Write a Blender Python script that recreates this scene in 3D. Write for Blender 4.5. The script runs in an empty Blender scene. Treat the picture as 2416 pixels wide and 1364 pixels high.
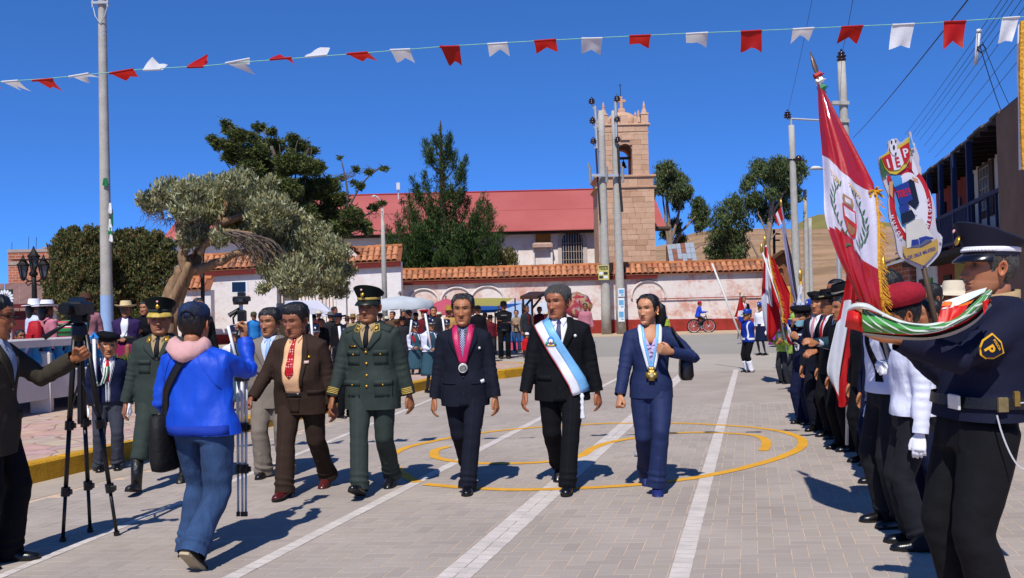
import bpy,bmesh,math,random
import numpy as np
from mathutils import Vector,Matrix,Quaternion
from mathutils.bvhtree import BVHTree
R=math.radians
random.seed(7);rng=np.random.default_rng(7)
C=bpy.context.scene.collection
SC=bpy.context.scene
# ------------------------------------------------------------------ camera
CAM_H,FPX,W0,H0=1.5,2200.0,2416,1364
PITCH,ROLL=R(1.2),R(1.4)
cam_data=bpy.data.cameras.new('camera');cam=bpy.data.objects.new('camera',cam_data);C.objects.link(cam)
cam_data.sensor_width=36;cam_data.lens=36*FPX/W0;cam_data.clip_start=.1;cam_data.clip_end=6000
CM=Matrix.Rotation(R(90)+PITCH,4,'X') @ Matrix.Rotation(-ROLL,4,'Z')
cam.matrix_world=Matrix.Translation((0,0,CAM_H)) @ CM
SC.camera=cam
CR=CM.to_3x3()
def ray(px,py):return CR @ Vector(((px-W0/2)/FPX,-(py-H0/2)/FPX,-1))
def P(px,py,Y):
    d=ray(px,py);t=Y/d.y
    return Vector((d.x*t,Y,CAM_H+d.z*t))
def G(px,py,z=0.):
    d=ray(px,py);t=(z-CAM_H)/d.z
    return Vector((d.x*t,d.y*t,z))
# ------------------------------------------------------------------ world, sun, exposure
world=bpy.data.worlds.new('World');SC.world=world;world.use_nodes=True
SUN_EL,SUN_AZ=R(53),math.atan2(.225,1.)        # shadows run along (.225, 1)
wn=world.node_tree.nodes;wl=world.node_tree.links
bg=wn['Background'];sky=wn.new('ShaderNodeTexSky');sky.sky_type='NISHITA';sky.sun_disc=False
sky.sun_elevation=SUN_EL;sky.sun_rotation=math.pi+SUN_AZ;sky.altitude=3900;sky.air_density=.3;sky.dust_density=0.;sky.ozone_density=6.
gam=wn.new('ShaderNodeGamma');gam.inputs[1].default_value=.62      # the camera's own tone response, over the whole dome alike
tint=wn.new('ShaderNodeVectorMath');tint.operation='MULTIPLY';tint.inputs[1].default_value=(1.05,2.45,4.5)
wl.new(sky.outputs[0],gam.inputs[0]);wl.new(gam.outputs[0],tint.inputs[0]);wl.new(tint.outputs[0],bg.inputs[0]);bg.inputs[1].default_value=.10
sd=bpy.data.lights.new('sun','SUN');sun=bpy.data.objects.new('sun',sd);C.objects.link(sun)
sd.energy=5.0;sd.angle=R(.53);sd.color=(1,.955,.88)
sun.rotation_euler=Vector((math.sin(SUN_AZ)*math.cos(SUN_EL),math.cos(SUN_AZ)*math.cos(SUN_EL),-math.sin(SUN_EL))).to_track_quat('-Z','Y').to_euler()
SC.view_settings.view_transform='Standard';SC.view_settings.look='None';SC.view_settings.exposure=0;SC.view_settings.gamma=1
SC.view_settings.use_curve_mapping=False
SC.render.engine='CYCLES'
try:
    SC.cycles.max_bounces=5;SC.cycles.diffuse_bounces=3;SC.cycles.glossy_bounces=2;SC.cycles.transparent_max_bounces=6
    SC.cycles.use_denoising=True
except Exception:pass
# ------------------------------------------------------------------ materials
def lin(h):
    if not isinstance(h,str):return tuple(h)[:3]
    h=h.lstrip('#');v=[int(h[i:i+2],16)/255 for i in (0,2,4)]
    return tuple(((c+.055)/1.055)**2.4 if c >.04045 else c/12.92 for c in v)
MATS={}
def mat(name,col,rough=.8,var=.15,vs=3.,bump=.0,bs=60.,metal=0.,spec=.3,coat=0.,aniso=None,island=0.,transl=0.,sheen=0.,obj=True):
    """plain surface: base colour with two scales of noise variation, fine bump"""
    if name in MATS:return MATS[name]
    m=bpy.data.materials.new(name);m.use_nodes=True;n=m.node_tree.nodes;l=m.node_tree.links
    b=n['Principled BSDF'];c=lin(col)
    b.inputs['Roughness'].default_value=rough;b.inputs['Metallic'].default_value=metal
    b.inputs['Specular IOR Level'].default_value=spec;b.inputs['Coat Weight'].default_value=coat;b.inputs['Sheen Weight'].default_value=sheen
    tc=n.new('ShaderNodeTexCoord');mp=n.new('ShaderNodeMapping');l.new(tc.outputs['Object'],mp.inputs[0])
    if aniso:mp.inputs['Scale'].default_value=aniso
    fac=None
    if var >0:
        t=n.new('ShaderNodeTexNoise');t.inputs['Scale'].default_value=vs;t.inputs['Detail'].default_value=6;t.inputs['Roughness'].default_value=.65
        l.new(mp.outputs[0],t.inputs['Vector'])
        mr=n.new('ShaderNodeMapRange');mr.inputs[1].default_value=.25;mr.inputs[2].default_value=.75;mr.inputs[3].default_value=1-var;mr.inputs[4].default_value=1+var
        l.new(t.outputs[0],mr.inputs[0]);fac=mr.outputs[0]
    if island >0:
        g=n.new('ShaderNodeNewGeometry');mr2=n.new('ShaderNodeMapRange');mr2.inputs[3].default_value=1-island;mr2.inputs[4].default_value=1+island
        oi=n.new('ShaderNodeObjectInfo');ad=n.new('ShaderNodeMath');ad.operation='ADD';fr=n.new('ShaderNodeMath');fr.operation='FRACT'
        l.new(g.outputs['Random Per Island'],ad.inputs[0]);l.new(oi.outputs['Random'],ad.inputs[1]);l.new(ad.outputs[0],fr.inputs[0]);l.new(fr.outputs[0],mr2.inputs[0])
        if fac is None:fac=mr2.outputs[0]
        else:
            mu=n.new('ShaderNodeMath');mu.operation='MULTIPLY';l.new(fac,mu.inputs[0]);l.new(mr2.outputs[0],mu.inputs[1]);fac=mu.outputs[0]
    if fac is None:b.inputs['Base Color'].default_value=(*c,1)
    else:
        vm=n.new('ShaderNodeVectorMath');vm.operation='SCALE';vm.inputs[0].default_value=c
        l.new(fac,vm.inputs['Scale']);l.new(vm.outputs[0],b.inputs['Base Color'])
    if bump >0:
        t2=n.new('ShaderNodeTexNoise');t2.inputs['Scale'].default_value=bs;t2.inputs['Detail'].default_value=4;l.new(mp.outputs[0],t2.inputs['Vector'])
        bp=n.new('ShaderNodeBump');bp.inputs['Strength'].default_value=bump;bp.inputs['Distance'].default_value=.02
        l.new(t2.outputs[0],bp.inputs['Height']);l.new(bp.outputs[0],b.inputs['Normal'])
    if transl >0:
        tr=n.new('ShaderNodeBsdfTranslucent');mx=n.new('ShaderNodeMixShader');mx.inputs[0].default_value=transl
        if fac is None:tr.inputs[0].default_value=(*c,1)
        else:l.new(vm.outputs[0],tr.inputs[0])
        l.new(b.outputs[0],mx.inputs[1]);l.new(tr.outputs[0],mx.inputs[2]);l.new(mx.outputs[0],n['Material Output'].inputs[0])
    MATS[name]=m;return m
def cloth_mat(name,col,rough=.85,var=.1,bump=.25,spec=.12,sheen=.0):return mat(name,col,rough,var,5.,bump*1.1,13.,0,spec,sheen=sheen)
def nodes_mat(name,fn,rough=.85):
    if name in MATS:return MATS[name]
    m=bpy.data.materials.new(name);m.use_nodes=True
    b=m.node_tree.nodes['Principled BSDF'];b.inputs['Roughness'].default_value=rough;b.inputs['Specular IOR Level'].default_value=.25
    fn(m.node_tree.nodes,m.node_tree.links,b);MATS[name]=m;return m
def N(n,t,**kw):
    x=n.new('ShaderNode'+t)
    for k,v in kw.items():
        if k.startswith('i_'):x.inputs[k[2:].replace('_',' ')].default_value=v
        else:setattr(x,k,v)
    return x
def ramp(n,l,src,stops):
    r=n.new('ShaderNodeValToRGB');e=r.color_ramp.elements
    while len(e)<len(stops):e.new(.5)
    for k,(p,c) in enumerate(stops):e[k].position=p;e[k].color=(*lin(c),1) if not isinstance(c,(int,float)) else (c,c,c,1)
    l.new(src,r.inputs[0]);return r.outputs[0]
def mixc(n,l,f,a,b,mode='MIX'):
    m=n.new('ShaderNodeMix');m.data_type='RGBA';m.blend_type=mode
    for s,v in ((m.inputs[0],f),(m.inputs[6],a),(m.inputs[7],b)):
        if isinstance(v,(int,float)):s.default_value=v
        elif isinstance(v,(str,tuple)):s.default_value=(*lin(v),1)
        else:l.new(v,s)
    return m.outputs[2]
# ------------------------------------------------------------------ objects
def setp(o,label=None,cat=None,group=None,kind=None):
    if label:o['label']=label
    if cat:o['category']=cat
    if group:o['group']=group
    if kind:o['kind']=kind
    return o
def thing(name,label,cat,loc=(0,0,0),group=None,rz=0.):
    o=bpy.data.objects.new(name,None);C.objects.link(o);o.location=loc;o.rotation_euler=(0,0,rz);o.empty_display_size=.1
    return setp(o,label,cat,group)
def copy_tree(o,parent=None):
    c=o.copy();C.objects.link(c);c.parent=parent
    for ch in list(o.children):copy_tree(ch,c)
    return c
def frame_of(d,up=Vector((0,0,1))):
    d=Vector(d).normalized()
    if abs(d.dot(up))>.98:up=Vector((0,1,0))
    a=d.cross(up).normalized();b=a.cross(d).normalized()
    return a,b
class MB:
    def __init__(s):s.v=[];s.f=[];s.m=[]
    def add(s,vs,fs,mi=0):
        o=len(s.v);s.v.extend([tuple(p) for p in vs]);s.f.extend([tuple(i+o for i in q) for q in fs]);s.m.extend([mi]*len(fs));return s
    def box(s,c,sz,rz=0.,mi=0,M=None):
        hx,hy,hz=sz[0]/2,sz[1]/2,sz[2]/2
        vs=[Vector((x,y,z)) for z in (-hz,hz) for y in (-hy,hy) for x in (-hx,hx)]
        Q=M if M is not None else Matrix.Rotation(rz,3,'Z')
        c=Vector(c)
        return s.add([c+Q@v for v in vs],[(0,2,3,1),(4,5,7,6),(0,1,5,4),(2,6,7,3),(0,4,6,2),(1,3,7,5)],mi)
    def cbox(s,c,sz,ch=.01,rz=0.,mi=0):
        """box with a chamfered top rim"""
        hx,hy,hz=sz[0]/2,sz[1]/2,sz[2]/2;c=Vector(c);Q=Matrix.Rotation(rz,3,'Z');vs=[]
        for (z,k) in ((-hz,0),(hz-ch,0),(hz,ch)):
            for (a,b) in ((-1,-1),(1,-1),(1,1),(-1,1)):vs.append(c+Q@Vector((a*(hx-k),b*(hy-k),z)))
        fs=[(3,2,1,0),(8,9,10,11)]
        for r in (0,4):
            for i in range(4):fs.append((r+i,r+(i+1) % 4,r+4+(i+1) % 4,r+4+i))
        return s.add(vs,fs,mi)
    def beam(s,a,b,w,h=None,mi=0,up=Vector((0,0,1))):
        a,b=Vector(a),Vector(b);d=b-a;x,y=frame_of(d,up);h=h or w
        vs=[]
        for p in (a,b):
            for (i,j) in ((-1,-1),(1,-1),(1,1),(-1,1)):vs.append(p+x*(i*w/2)+y*(j*h/2))
        return s.add(vs,[(0,1,2,3),(7,6,5,4),(0,4,5,1),(1,5,6,2),(2,6,7,3),(3,7,4,0)],mi)
    def tube(s,pts,rad,n=8,cap=True,mi=0,up=Vector((0,0,1)),exps=None):
        pts=[Vector(p) for p in pts];k=len(pts)
        if isinstance(rad,(int,float)):rad=[rad]*k
        vs=[];prev=None
        for i in range(k):
            d=(pts[min(i+1,k-1)]-pts[max(i-1,0)])
            if d.length <1e-9:d=Vector((0,0,1))
            d.normalize()
            if prev is None:a,b=frame_of(d,up)
            else:
                a=prev-d*prev.dot(d)
                if a.length <1e-6:a,_=frame_of(d,up)
                a.normalize();b=a.cross(d).normalized()
            prev=a
            r=rad[i];rx,ry=(r,r) if isinstance(r,(int,float)) else r
            for j in range(n):
                t=2*math.pi*j/n;ct,st=math.cos(t),math.sin(t)
                if exps:ct=math.copysign(abs(ct)**exps,ct);st=math.copysign(abs(st)**exps,st)
                vs.append(pts[i]+a*(rx*ct)+b*(ry*st))
        fs=[(i*n+j,i*n+(j+1) % n,(i+1)*n+(j+1) % n,(i+1)*n+j) for i in range(k-1) for j in range(n)]
        if cap:fs += [tuple(range(n-1,-1,-1)),tuple((k-1)*n+j for j in range(n))]
        return s.add(vs,fs,mi)
    def lathe(s,prof,c=(0,0,0),n=16,mi=0,sx=1.,sy=1.,cap=True,M=None):
        c=Vector(c);vs=[]
        for (r,z) in prof:
            for j in range(n):
                t=2*math.pi*j/n;p=Vector((r*math.cos(t)*sx,r*math.sin(t)*sy,z));vs.append(c+(M@p if M is not None else p))
        k=len(prof)
        fs=[(i*n+j,i*n+(j+1) % n,(i+1)*n+(j+1) % n,(i+1)*n+j) for i in range(k-1) for j in range(n)]
        if cap:fs += [tuple(range(n-1,-1,-1)),tuple((k-1)*n+j for j in range(n))]
        return s.add(vs,fs,mi)
    def grid(s,A,mi=0,close=False):
        """A[r][c] points"""
        r,c=len(A),len(A[0]);vs=[p for row in A for p in row]
        fs=[(i*c+j,i*c+(j+1) % c,(i+1)*c+(j+1) % c,(i+1)*c+j) for i in range(r-1) for j in range(c if close else c-1)]
        return s.add(vs,fs,mi)
    def prism(s,poly,off,mi=0):
        """polygon of 3-D points extruded by vector off"""
        k=len(poly);off=Vector(off);vs=[Vector(p) for p in poly];vs += [p+off for p in vs]
        fs=[tuple(range(k-1,-1,-1)),tuple(range(k,2*k))]+[(i,(i+1) % k,k+(i+1) % k,k+i) for i in range(k)]
        return s.add(vs,fs,mi)
    def quad(s,a,b,c,d,mi=0):return s.add([a,b,c,d],[(0,1,2,3)],mi)
    def build(s,name,mats,parent=None,smooth=False,local=False,uv=None,auto=None):
        me=bpy.data.meshes.new(name)
        off=Vector((0,0,0));q=parent if not local else None
        while q is not None:off=off+q.location;q=q.parent
        if off.length >0:vs=[(p[0]-off.x,p[1]-off.y,p[2]-off.z) for p in s.v]
        else:vs=s.v
        me.from_pydata(vs,[],s.f)
        if not isinstance(mats,(list,tuple)):mats=[mats]
        for m in mats:me.materials.append(m)
        if len(mats)>1:me.polygons.foreach_set('material_index',s.m)
        bm=bmesh.new();bm.from_mesh(me);bmesh.ops.recalc_face_normals(bm,faces=bm.faces);bm.to_mesh(me);bm.free()
        if smooth:me.polygons.foreach_set('use_smooth',[True]*len(me.polygons))
        if auto:
            me.polygons.foreach_set('use_smooth',[True]*len(me.polygons))
            try:me.set_sharp_from_angle(angle=R(auto))
            except Exception:pass
        me.update()
        o=bpy.data.objects.new(name,me);C.objects.link(o)
        if parent is not None:o.parent=parent
        return o
def np_mesh(name,V,F,mats,parent=None,smooth=True,recalc=False):
    me=bpy.data.meshes.new(name);me.from_pydata(V.tolist() if hasattr(V,'tolist') else V,[],F.tolist() if hasattr(F,'tolist') else F)
    for m in (mats if isinstance(mats,(list,tuple)) else [mats]):me.materials.append(m)
    if recalc:
        bm=bmesh.new();bm.from_mesh(me);bmesh.ops.recalc_face_normals(bm,faces=bm.faces);bm.to_mesh(me);bm.free()
    if smooth:me.polygons.foreach_set('use_smooth',[True]*len(me.polygons))
    o=bpy.data.objects.new(name,me);C.objects.link(o)
    if parent is not None:o.parent=parent
    return o
def linked(o,name,M,parent):
    c=bpy.data.objects.new(name,o.data);C.objects.link(c);c.parent=parent;c.matrix_basis=M;return c
# smooth 3-D noise from sines, vectorised
_K=rng.normal(size=(3,10,3));_PH=rng.uniform(0,6.28,size=(3,10))
def wnoise(p,f,s=0):
    k=_K[s % 3];return np.sin((p@k.T)*f+_PH[s % 3]+s*1.7).sum(1)/4.5
_tc={}
def text_geo(txt,bold=0.):
    key=(txt,bold)
    if key not in _tc:
        cu=bpy.data.curves.new('t','FONT');cu.body=txt;cu.align_x='CENTER';cu.align_y='CENTER';cu.size=1;cu.offset=bold;cu.resolution_u=3
        ob=bpy.data.objects.new('t',cu);C.objects.link(ob);dg=bpy.context.evaluated_depsgraph_get()
        me=bpy.data.meshes.new_from_object(ob.evaluated_get(dg));v=[tuple(x.co) for x in me.vertices];f=[tuple(q.vertices) for q in me.polygons]
        bpy.data.objects.remove(ob);bpy.data.curves.remove(cu);bpy.data.meshes.remove(me);_tc[key]=(v,f)
    return _tc[key]
# ================================================================== ground
def pave_far(n,l,b):
    g=N(n,'NewGeometry');mp=N(n,'Mapping');l.new(g.outputs['Position'],mp.inputs[0])
    br=N(n,'TexBrick',i_Scale=1.);br.inputs['Brick Width'].default_value=.2;br.inputs['Row Height'].default_value=.1;br.inputs['Mortar Size'].default_value=.005
    br.inputs['Color1'].default_value=(*lin('#a2978f'),1);br.inputs['Color2'].default_value=(*lin('#9d9289'),1);br.inputs['Mortar'].default_value=(*lin('#a8947f'),1)
    l.new(mp.outputs[0],br.inputs['Vector']);t=N(n,'TexNoise',i_Scale=1.1,i_Detail=8.);l.new(g.outputs['Position'],t.inputs['Vector'])
    l.new(mixc(n,l,1.,br.outputs[0],ramp(n,l,t.outputs[0],[(.3,.84),(.7,1.1)]),'MULTIPLY'),b.inputs['Base Color'])
M_PAVEFAR=nodes_mat('paver_far',pave_far,.9)
def pav(n,l,b):
    g=N(n,'NewGeometry');oi=N(n,'ObjectInfo');ad=N(n,'Math',operation='ADD');fr=N(n,'Math',operation='FRACT')
    l.new(g.outputs['Random Per Island'],ad.inputs[0]);l.new(oi.outputs['Random'],ad.inputs[1]);l.new(ad.outputs[0],fr.inputs[0])
    c=ramp(n,l,fr.outputs[0],[(0.,'#9c9189'),(.35,'#a2978f'),(.7,'#a69b91'),(1.,'#9f948a')])
    t=N(n,'TexNoise',i_Scale=.9,i_Detail=8.);l.new(g.outputs['Position'],t.inputs['Vector'])
    c=mixc(n,l,1.,c,ramp(n,l,t.outputs[0],[(.3,.86),(.7,1.08)]),'MULTIPLY')
    t2=N(n,'TexNoise',i_Scale=140.,i_Detail=4.);l.new(g.outputs['Position'],t2.inputs['Vector'])
    c=mixc(n,l,1.,c,ramp(n,l,t2.outputs[0],[(.25,.82),(.75,1.14)]),'MULTIPLY')
    t3=N(n,'TexNoise',i_Scale=2.6,i_Detail=10.,i_Roughness=.75);l.new(g.outputs['Position'],t3.inputs['Vector'])
    c=mixc(n,l,ramp(n,l,t3.outputs[0],[(.63,0.),(.78,.45)]),c,'#6f655c');l.new(c,b.inputs['Base Color'])
    bp=N(n,'Bump',i_Strength=.35,i_Distance=.004);l.new(t2.outputs[0],bp.inputs['Height']);l.new(bp.outputs[0],b.inputs['Normal'])
M_PAV=nodes_mat('paver_stone',pav,.9)
M_SAND=mat('joint_sand','#c9ae95',.95,.2,6,.4,120);M_CONC=mat('concrete_slab','#a89f94',.9,.10,.7,.3,90);M_STREET=mat('grey_street','#969088',.9,.10,.5,.3,60)
M_DIRT=mat('dry_dirt','#9c8263',.95,.2,.3,.4,8);M_GUT=mat('gutter_concrete','#a39688',.9,.15,2,.3,60)
def sheet(name,pts,z,m,kind='structure',parent=None):
    mb=MB();mb.add([(x,y,z) for x,y in pts],[tuple(range(len(pts)))]);o=mb.build(name,m,parent);setp(o,kind=kind);return o
sheet('ground',[(-1500,-60),(1500,-60),(1500,2600),(-1500,2600)],-.09,M_DIRT)
CURB=lambda Y:-4.4+.302*(Y-8.7)
road=sheet('road',[(CURB(-4)-.05,-4),(16,-4),(20,14.0),(CURB(14.0)-.05,14.0)],-.0015,M_SAND)
sheet('road',[(CURB(14.0)-.05,14.0),(20,14.0),(22,20.8),(CURB(20.8)-.05,20.8)],-.001,M_PAVEFAR)
sheet('concrete_band',[(-8,20.8),(22,20.8),(24,27.7),(-10,27.7)],-.004,M_CONC)
sheet('street',[(-60,27.7),(60,27.7),(60,46),(-60,46)],-.006,M_STREET)
sheet('dirt_verge',[(-60,46),(60,46),(60,60),(-60,60)],-.003,mat('beige_pavement','#b6a184',.9,.15,1.,.3,40))
# herringbone pavers, skewed a little with the street
UX=Vector((1,-.05));UY=Vector((.255,1.));PW=.1
def paver_mb(sx,sy,g=.005,ch=.002):
    mb=MB();f=lambda a,b,z:(a*UX.x+b*UY.x,a*UX.y+b*UY.y,z)
    x0,y0,x1,y1=g/2,g/2,sx-g/2,sy-g/2
    vs=[f(x0,y0,-.0016),f(x1,y0,-.0016),f(x1,y1,-.0016),f(x0,y1,-.0016),f(x0+ch,y0+ch,0),f(x1-ch,y0+ch,0),f(x1-ch,y1-ch,0),f(x0+ch,y1-ch,0)]
    mb.add(vs,[(4,5,6,7),(0,1,5,4),(1,2,6,5),(2,3,7,6),(3,0,4,7)]);return mb
pm={k:paver_mb(*s) for k,s in (('h',(.2,.1)),('v',(.1,.2)))}
cand=[]
for j in range(38,150):
    for i in range(-140,140):
        k=(i-j) % 4
        if k not in (0,3):continue
        a,b=i*PW,j*PW;x=a*UX.x+b*UY.x;y=a*UX.y+b*UY.y
        if y <4.5 or y >14.05 or abs(x)>.57*y+.4 or x <CURB(y)+.62:continue
        dz=random.uniform(0,.0008);cand.append((y+abs(x)*.12,x,y,dz,'h' if k == 0 else 'v'))
cand.sort();po={}
for n_,(q,x,y,dz,k) in enumerate(cand[:300]):
    if k not in po:po[k]=pm[k].build('paver',M_PAV,road,local=True);o=po[k]
    else:o=bpy.data.objects.new('paver',po[k].data);C.objects.link(o);o.parent=road
    o.location=(x,y,dz)
mb=MB()
for (q,x,y,dz,k) in cand[300:]:mb.add([(v[0]+x,v[1]+y,v[2]+dz) for v in pm[k].v],pm[k].f)
o=mb.build('paver',M_PAV,road);setp(o,kind='stuff')
M_LINE=mat('worn_white_paint','#c3bab3',.85,.2,4,.3,90,island=.04);M_YEL=mat('yellow_road_paint','#d39a2a',.8,.16,6,.3,110)
def road_line(pa,pb,w,rows=1,y1=20.7,piece=.1):
    a,b=G(*pa),G(*pb);d=(b-a).normalized();nrm=Vector((d.y,-d.x,0));a=a-d*3;mb=MB();s=0;L=(y1-a.y)/d.y
    while s <L:
        k=piece if (a+d*s).y <14 else .6
        for r in range(rows):
            o=(r-(rows-1)/2)*w/rows;hw=w/rows/2-.0015;c0=a+d*(s+.0014)+nrm*o;c1=a+d*(s+k-.0014)+nrm*o;z=Vector((0,0,.0028))
            j=random.uniform(-.004,.004)
            mb.quad(c0-nrm*(hw+j)+z,c0+nrm*hw+z,c1+nrm*(hw+j)+z,c1-nrm*hw+z)
        s += k
    setp(mb.build('road_line',M_LINE),kind='structure')
road_line((1602,1364),(1735,880),.115);road_line((1070,1364),(1480,1000),.20,2);road_line((545,1364),(1270,990),.10);road_line((270,1250),(1000,950),.075)
# painted spiral
def spiral(ps,w,name='painted_spiral'):
    pts=[G(*q) for q in ps];c=[]
    for i in range(len(pts)-1):
        p0,p1,p2,p3=pts[max(0,i-1)],pts[i],pts[i+1],pts[min(len(pts)-1,i+2)]
        for k in range(10):
            t=k/10;c.append(.5*((2*p1)+(p2-p0)*t+(2*p0-5*p1+4*p2-p3)*t*t+(3*p1-p0-3*p2+p3)*t**3))
    c.append(pts[-1]);mb=MB();A=[]
    for i,q in enumerate(c):
        d=(c[min(i+1,len(c)-1)]-c[max(0,i-1)]).normalized();n_=Vector((-d.y,d.x,0));j=random.uniform(-.006,.006);A.append([q+n_*(w/2+j)+V3_(0,0,.0046),q-n_*(w/2-j)+V3_(0,0,.0046)])
    mb.grid(A);o=mb.build(name,M_YEL);setp(o,kind='structure')
V3_=lambda *a:Vector(a)
spiral([(1800,1064),(1808,1052),(1806,1040),(1780,1028),(1700,1022),(1600,1022),(1510,1032),(1440,1044),(1400,1058),(1370,1076),(1310,1088),(1240,1093),(1150,1094),(1080,1090),(1035,1082),(1024,1074),(1030,1062),(1060,1054)],.10)
spiral([(1003,1143),(1080,1150),(1200,1156),(1330,1154),(1480,1146),(1640,1128),(1780,1098),(1870,1068),(1894,1046),(1880,1030),(1830,1016),(1740,1006),(1600,999),(1480,999),(1400,1001),(1250,1010),(1120,1024),(1010,1044),(950,1060),(922,1080),(930,1100),(955,1122),(985,1139)],.10)
# gutter, kerb, plaza pavement
mb=MB();mb.add([(CURB(-4),-4,.001),(CURB(-4)+.62,-4,.001),(CURB(19.5)+.62,19.5,.001),(CURB(19.5),19.5,.001)],[(0,1,2,3)]);setp(mb.build('gutter',M_GUT),kind='structure')
kerb_line=[(CURB(y_),y_) for y_ in np.arange(3,19.2,1.0)]+[(-.9,19.6),(-.2,20.1),(.35,20.9),(.5,21.8),(.2,22.7),(-.6,23.6)]
PZ=.19
def plaza_m(n,l,b):
    g=N(n,'NewGeometry');br=N(n,'TexVoronoi',i_Scale=2.6,feature='DISTANCE_TO_EDGE');l.new(g.outputs['Position'],br.inputs['Vector'])
    v=N(n,'TexVoronoi',i_Scale=2.6);l.new(g.outputs['Position'],v.inputs['Vector'])
    c=mixc(n,l,.3,'#b69a8a',v.outputs['Color']);c=mixc(n,l,.75,c,'#b79a88')
    t=N(n,'TexNoise',i_Scale=5.,i_Detail=8.);l.new(g.outputs['Position'],t.inputs['Vector']);c=mixc(n,l,1.,c,ramp(n,l,t.outputs[0],[(.3,.8),(.7,1.12)]),'MULTIPLY')
    l.new(mixc(n,l,ramp(n,l,br.outputs['Distance'],[(.015,1.),(.03,0.)]),c,'#96786a'),b.inputs['Base Color'])
    bp=N(n,'Bump',i_Strength=.6,i_Distance=.01);l.new(ramp(n,l,br.outputs['Distance'],[(.0,0.),(.04,1.)]),bp.inputs['Height']);l.new(bp.outputs[0],b.inputs['Normal'])
pts=[(x-.17,y) for x,y in kerb_line]+[(-8,25.5),(-40,27),(-40,3)]
sheet('plaza_pavement',pts,PZ-.004,nodes_mat('pink_paving',plaza_m,.9))
M_KERB=mat('yellow_kerb_paint','#b98a1d',.75,.22,7,.4,40)
kb=sheet('kerb_bed',[(CURB(3)-.1,3),(CURB(3)-.05,3),(CURB(19)-.05,19),(CURB(19)-.1,19)],-.002,M_GUT);kb.name='kerb'
for i in range(len(kerb_line)-1):
    a,b=Vector((*kerb_line[i],0)),Vector((*kerb_line[i+1],0));d=(b-a);n_=Vector((-d.y,d.x,0)).normalized();mb=MB();g_=d.normalized()*.006
    c=(a+b)/2+n_*.085+Vector((0,0,PZ/2));mb.cbox(c,(d.length-.012,.17,PZ),.02,math.atan2(d.y,d.x));o=mb.build('kerb_block',M_KERB,kb)
# ------------------------------------------------------------------ hills
def hill(name,prof,Y,depth,m,seed,amp):
    """ridge given in pixels at distance Y; slopes towards the camera"""
    xs=np.linspace(prof[0][0],prof[-1][0],90);ys=np.interp(xs,[p[0] for p in prof],[p[1] for p in prof]);A=[]
    for k in range(26):
        t=k/25;Yk=Y-depth*(1-t);row=[]
        for x,y in zip(xs,ys):
            q=P(x,y,Y);w=q.x*(Yk/Y)**.0;h=(q.z+1)*(t**1.15)-1
            row.append((w,Yk,h+amp*math.sin(w*.11+seed)*math.sin(Yk*.05+seed)*min(t,1-t*.98)*2+random.uniform(-.25,.25)*amp*.3))
        A.append(row)
    mb=MB();mb.grid(A);o=mb.build(name,m,smooth=True);setp(o,kind='structure')
def hill_m(n,l,b):
    g=N(n,'NewGeometry');t=N(n,'TexNoise',i_Scale=.05,i_Detail=10.,i_Roughness=.7);l.new(g.outputs['Position'],t.inputs['Vector'])
    mp=N(n,'Mapping');mp.inputs['Scale'].default_value=(.02,.02,.9);l.new(g.outputs['Position'],mp.inputs[0]);t2=N(n,'TexNoise',i_Scale=1.,i_Detail=4.);l.new(mp.outputs[0],t2.inputs['Vector'])
    c=ramp(n,l,t.outputs[0],[(.32,'#7d6247'),(.5,'#9c7d5c'),(.62,'#a08069'),(.75,'#6f6040')]);c=mixc(n,l,1.,c,ramp(n,l,t2.outputs[0],[(.35,.78),(.6,1.12)]),'MULTIPLY')
    v=N(n,'TexVoronoi',i_Scale=.35);l.new(g.outputs['Position'],v.inputs['Vector']);c=mixc(n,l,ramp(n,l,v.outputs['Distance'],[(.12,.6),(.3,0.)]),c,'#6a6440');l.new(c,b.inputs['Base Color'])
M_HILL=nodes_mat('dry_hillside',hill_m,.95)
hill('hills',[(900,640),(1250,620),(1420,600),(1560,580),(1640,547),(1780,540),(1930,540),(2100,535),(2300,560),(2700,600)],330,250,M_HILL,1,1.2)
hill('hills',[(1500,640),(1780,585),(1860,545),(1900,516),(1930,506),(1990,503),(2060,520),(2200,540),(2500,600)],620,250,mat('far_hillside','#77703f',.95,.3,.03,.3,.3),3,2.)
# ================================================================== churchyard wall, gate, church, tower
def plaster(name,base,peel,lo,hi,sc=.9):
    def f(n,l,b):
        g=N(n,'NewGeometry');t=N(n,'TexNoise',i_Scale=sc,i_Detail=12.,i_Roughness=.72);l.new(g.outputs['Position'],t.inputs['Vector'])
        t2=N(n,'TexNoise',i_Scale=7.,i_Detail=8.,i_Roughness=.7);l.new(g.outputs['Position'],t2.inputs['Vector'])
        mm=N(n,'Math',operation='ADD');m2=N(n,'Math',operation='MULTIPLY');m2.inputs[1].default_value=.45;l.new(t2.outputs[0],m2.inputs[0]);l.new(t.outputs[0],mm.inputs[0]);l.new(m2.outputs[0],mm.inputs[1])
        f1=ramp(n,l,mm.outputs[0],[(lo,0.),(hi,1.)]);c=mixc(n,l,f1,base,peel)
        c=mixc(n,l,1.,c,ramp(n,l,t2.outputs[0],[(.3,.88),(.7,1.06)]),'MULTIPLY');l.new(c,b.inputs['Base Color'])
        bp=N(n,'Bump',i_Strength=.5,i_Distance=.05);l.new(mm.outputs[0],bp.inputs['Height']);l.new(bp.outputs[0],b.inputs['Normal'])
    return nodes_mat(name,f,.95)
M_PLW=plaster('peeling_white_plaster','#d9d2cf','#c09585',.76,.92);M_PLW2=plaster('clean_white_plaster','#dcd7d6','#cdb3a8',.70,.95);M_PLP=plaster('pink_white_plaster','#e4dbd6','#cfb4a8',.70,.95)
M_PLR=plaster('worn_wall_plaster','#d8cfca','#c49384',.70,.86,1.1)
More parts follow.
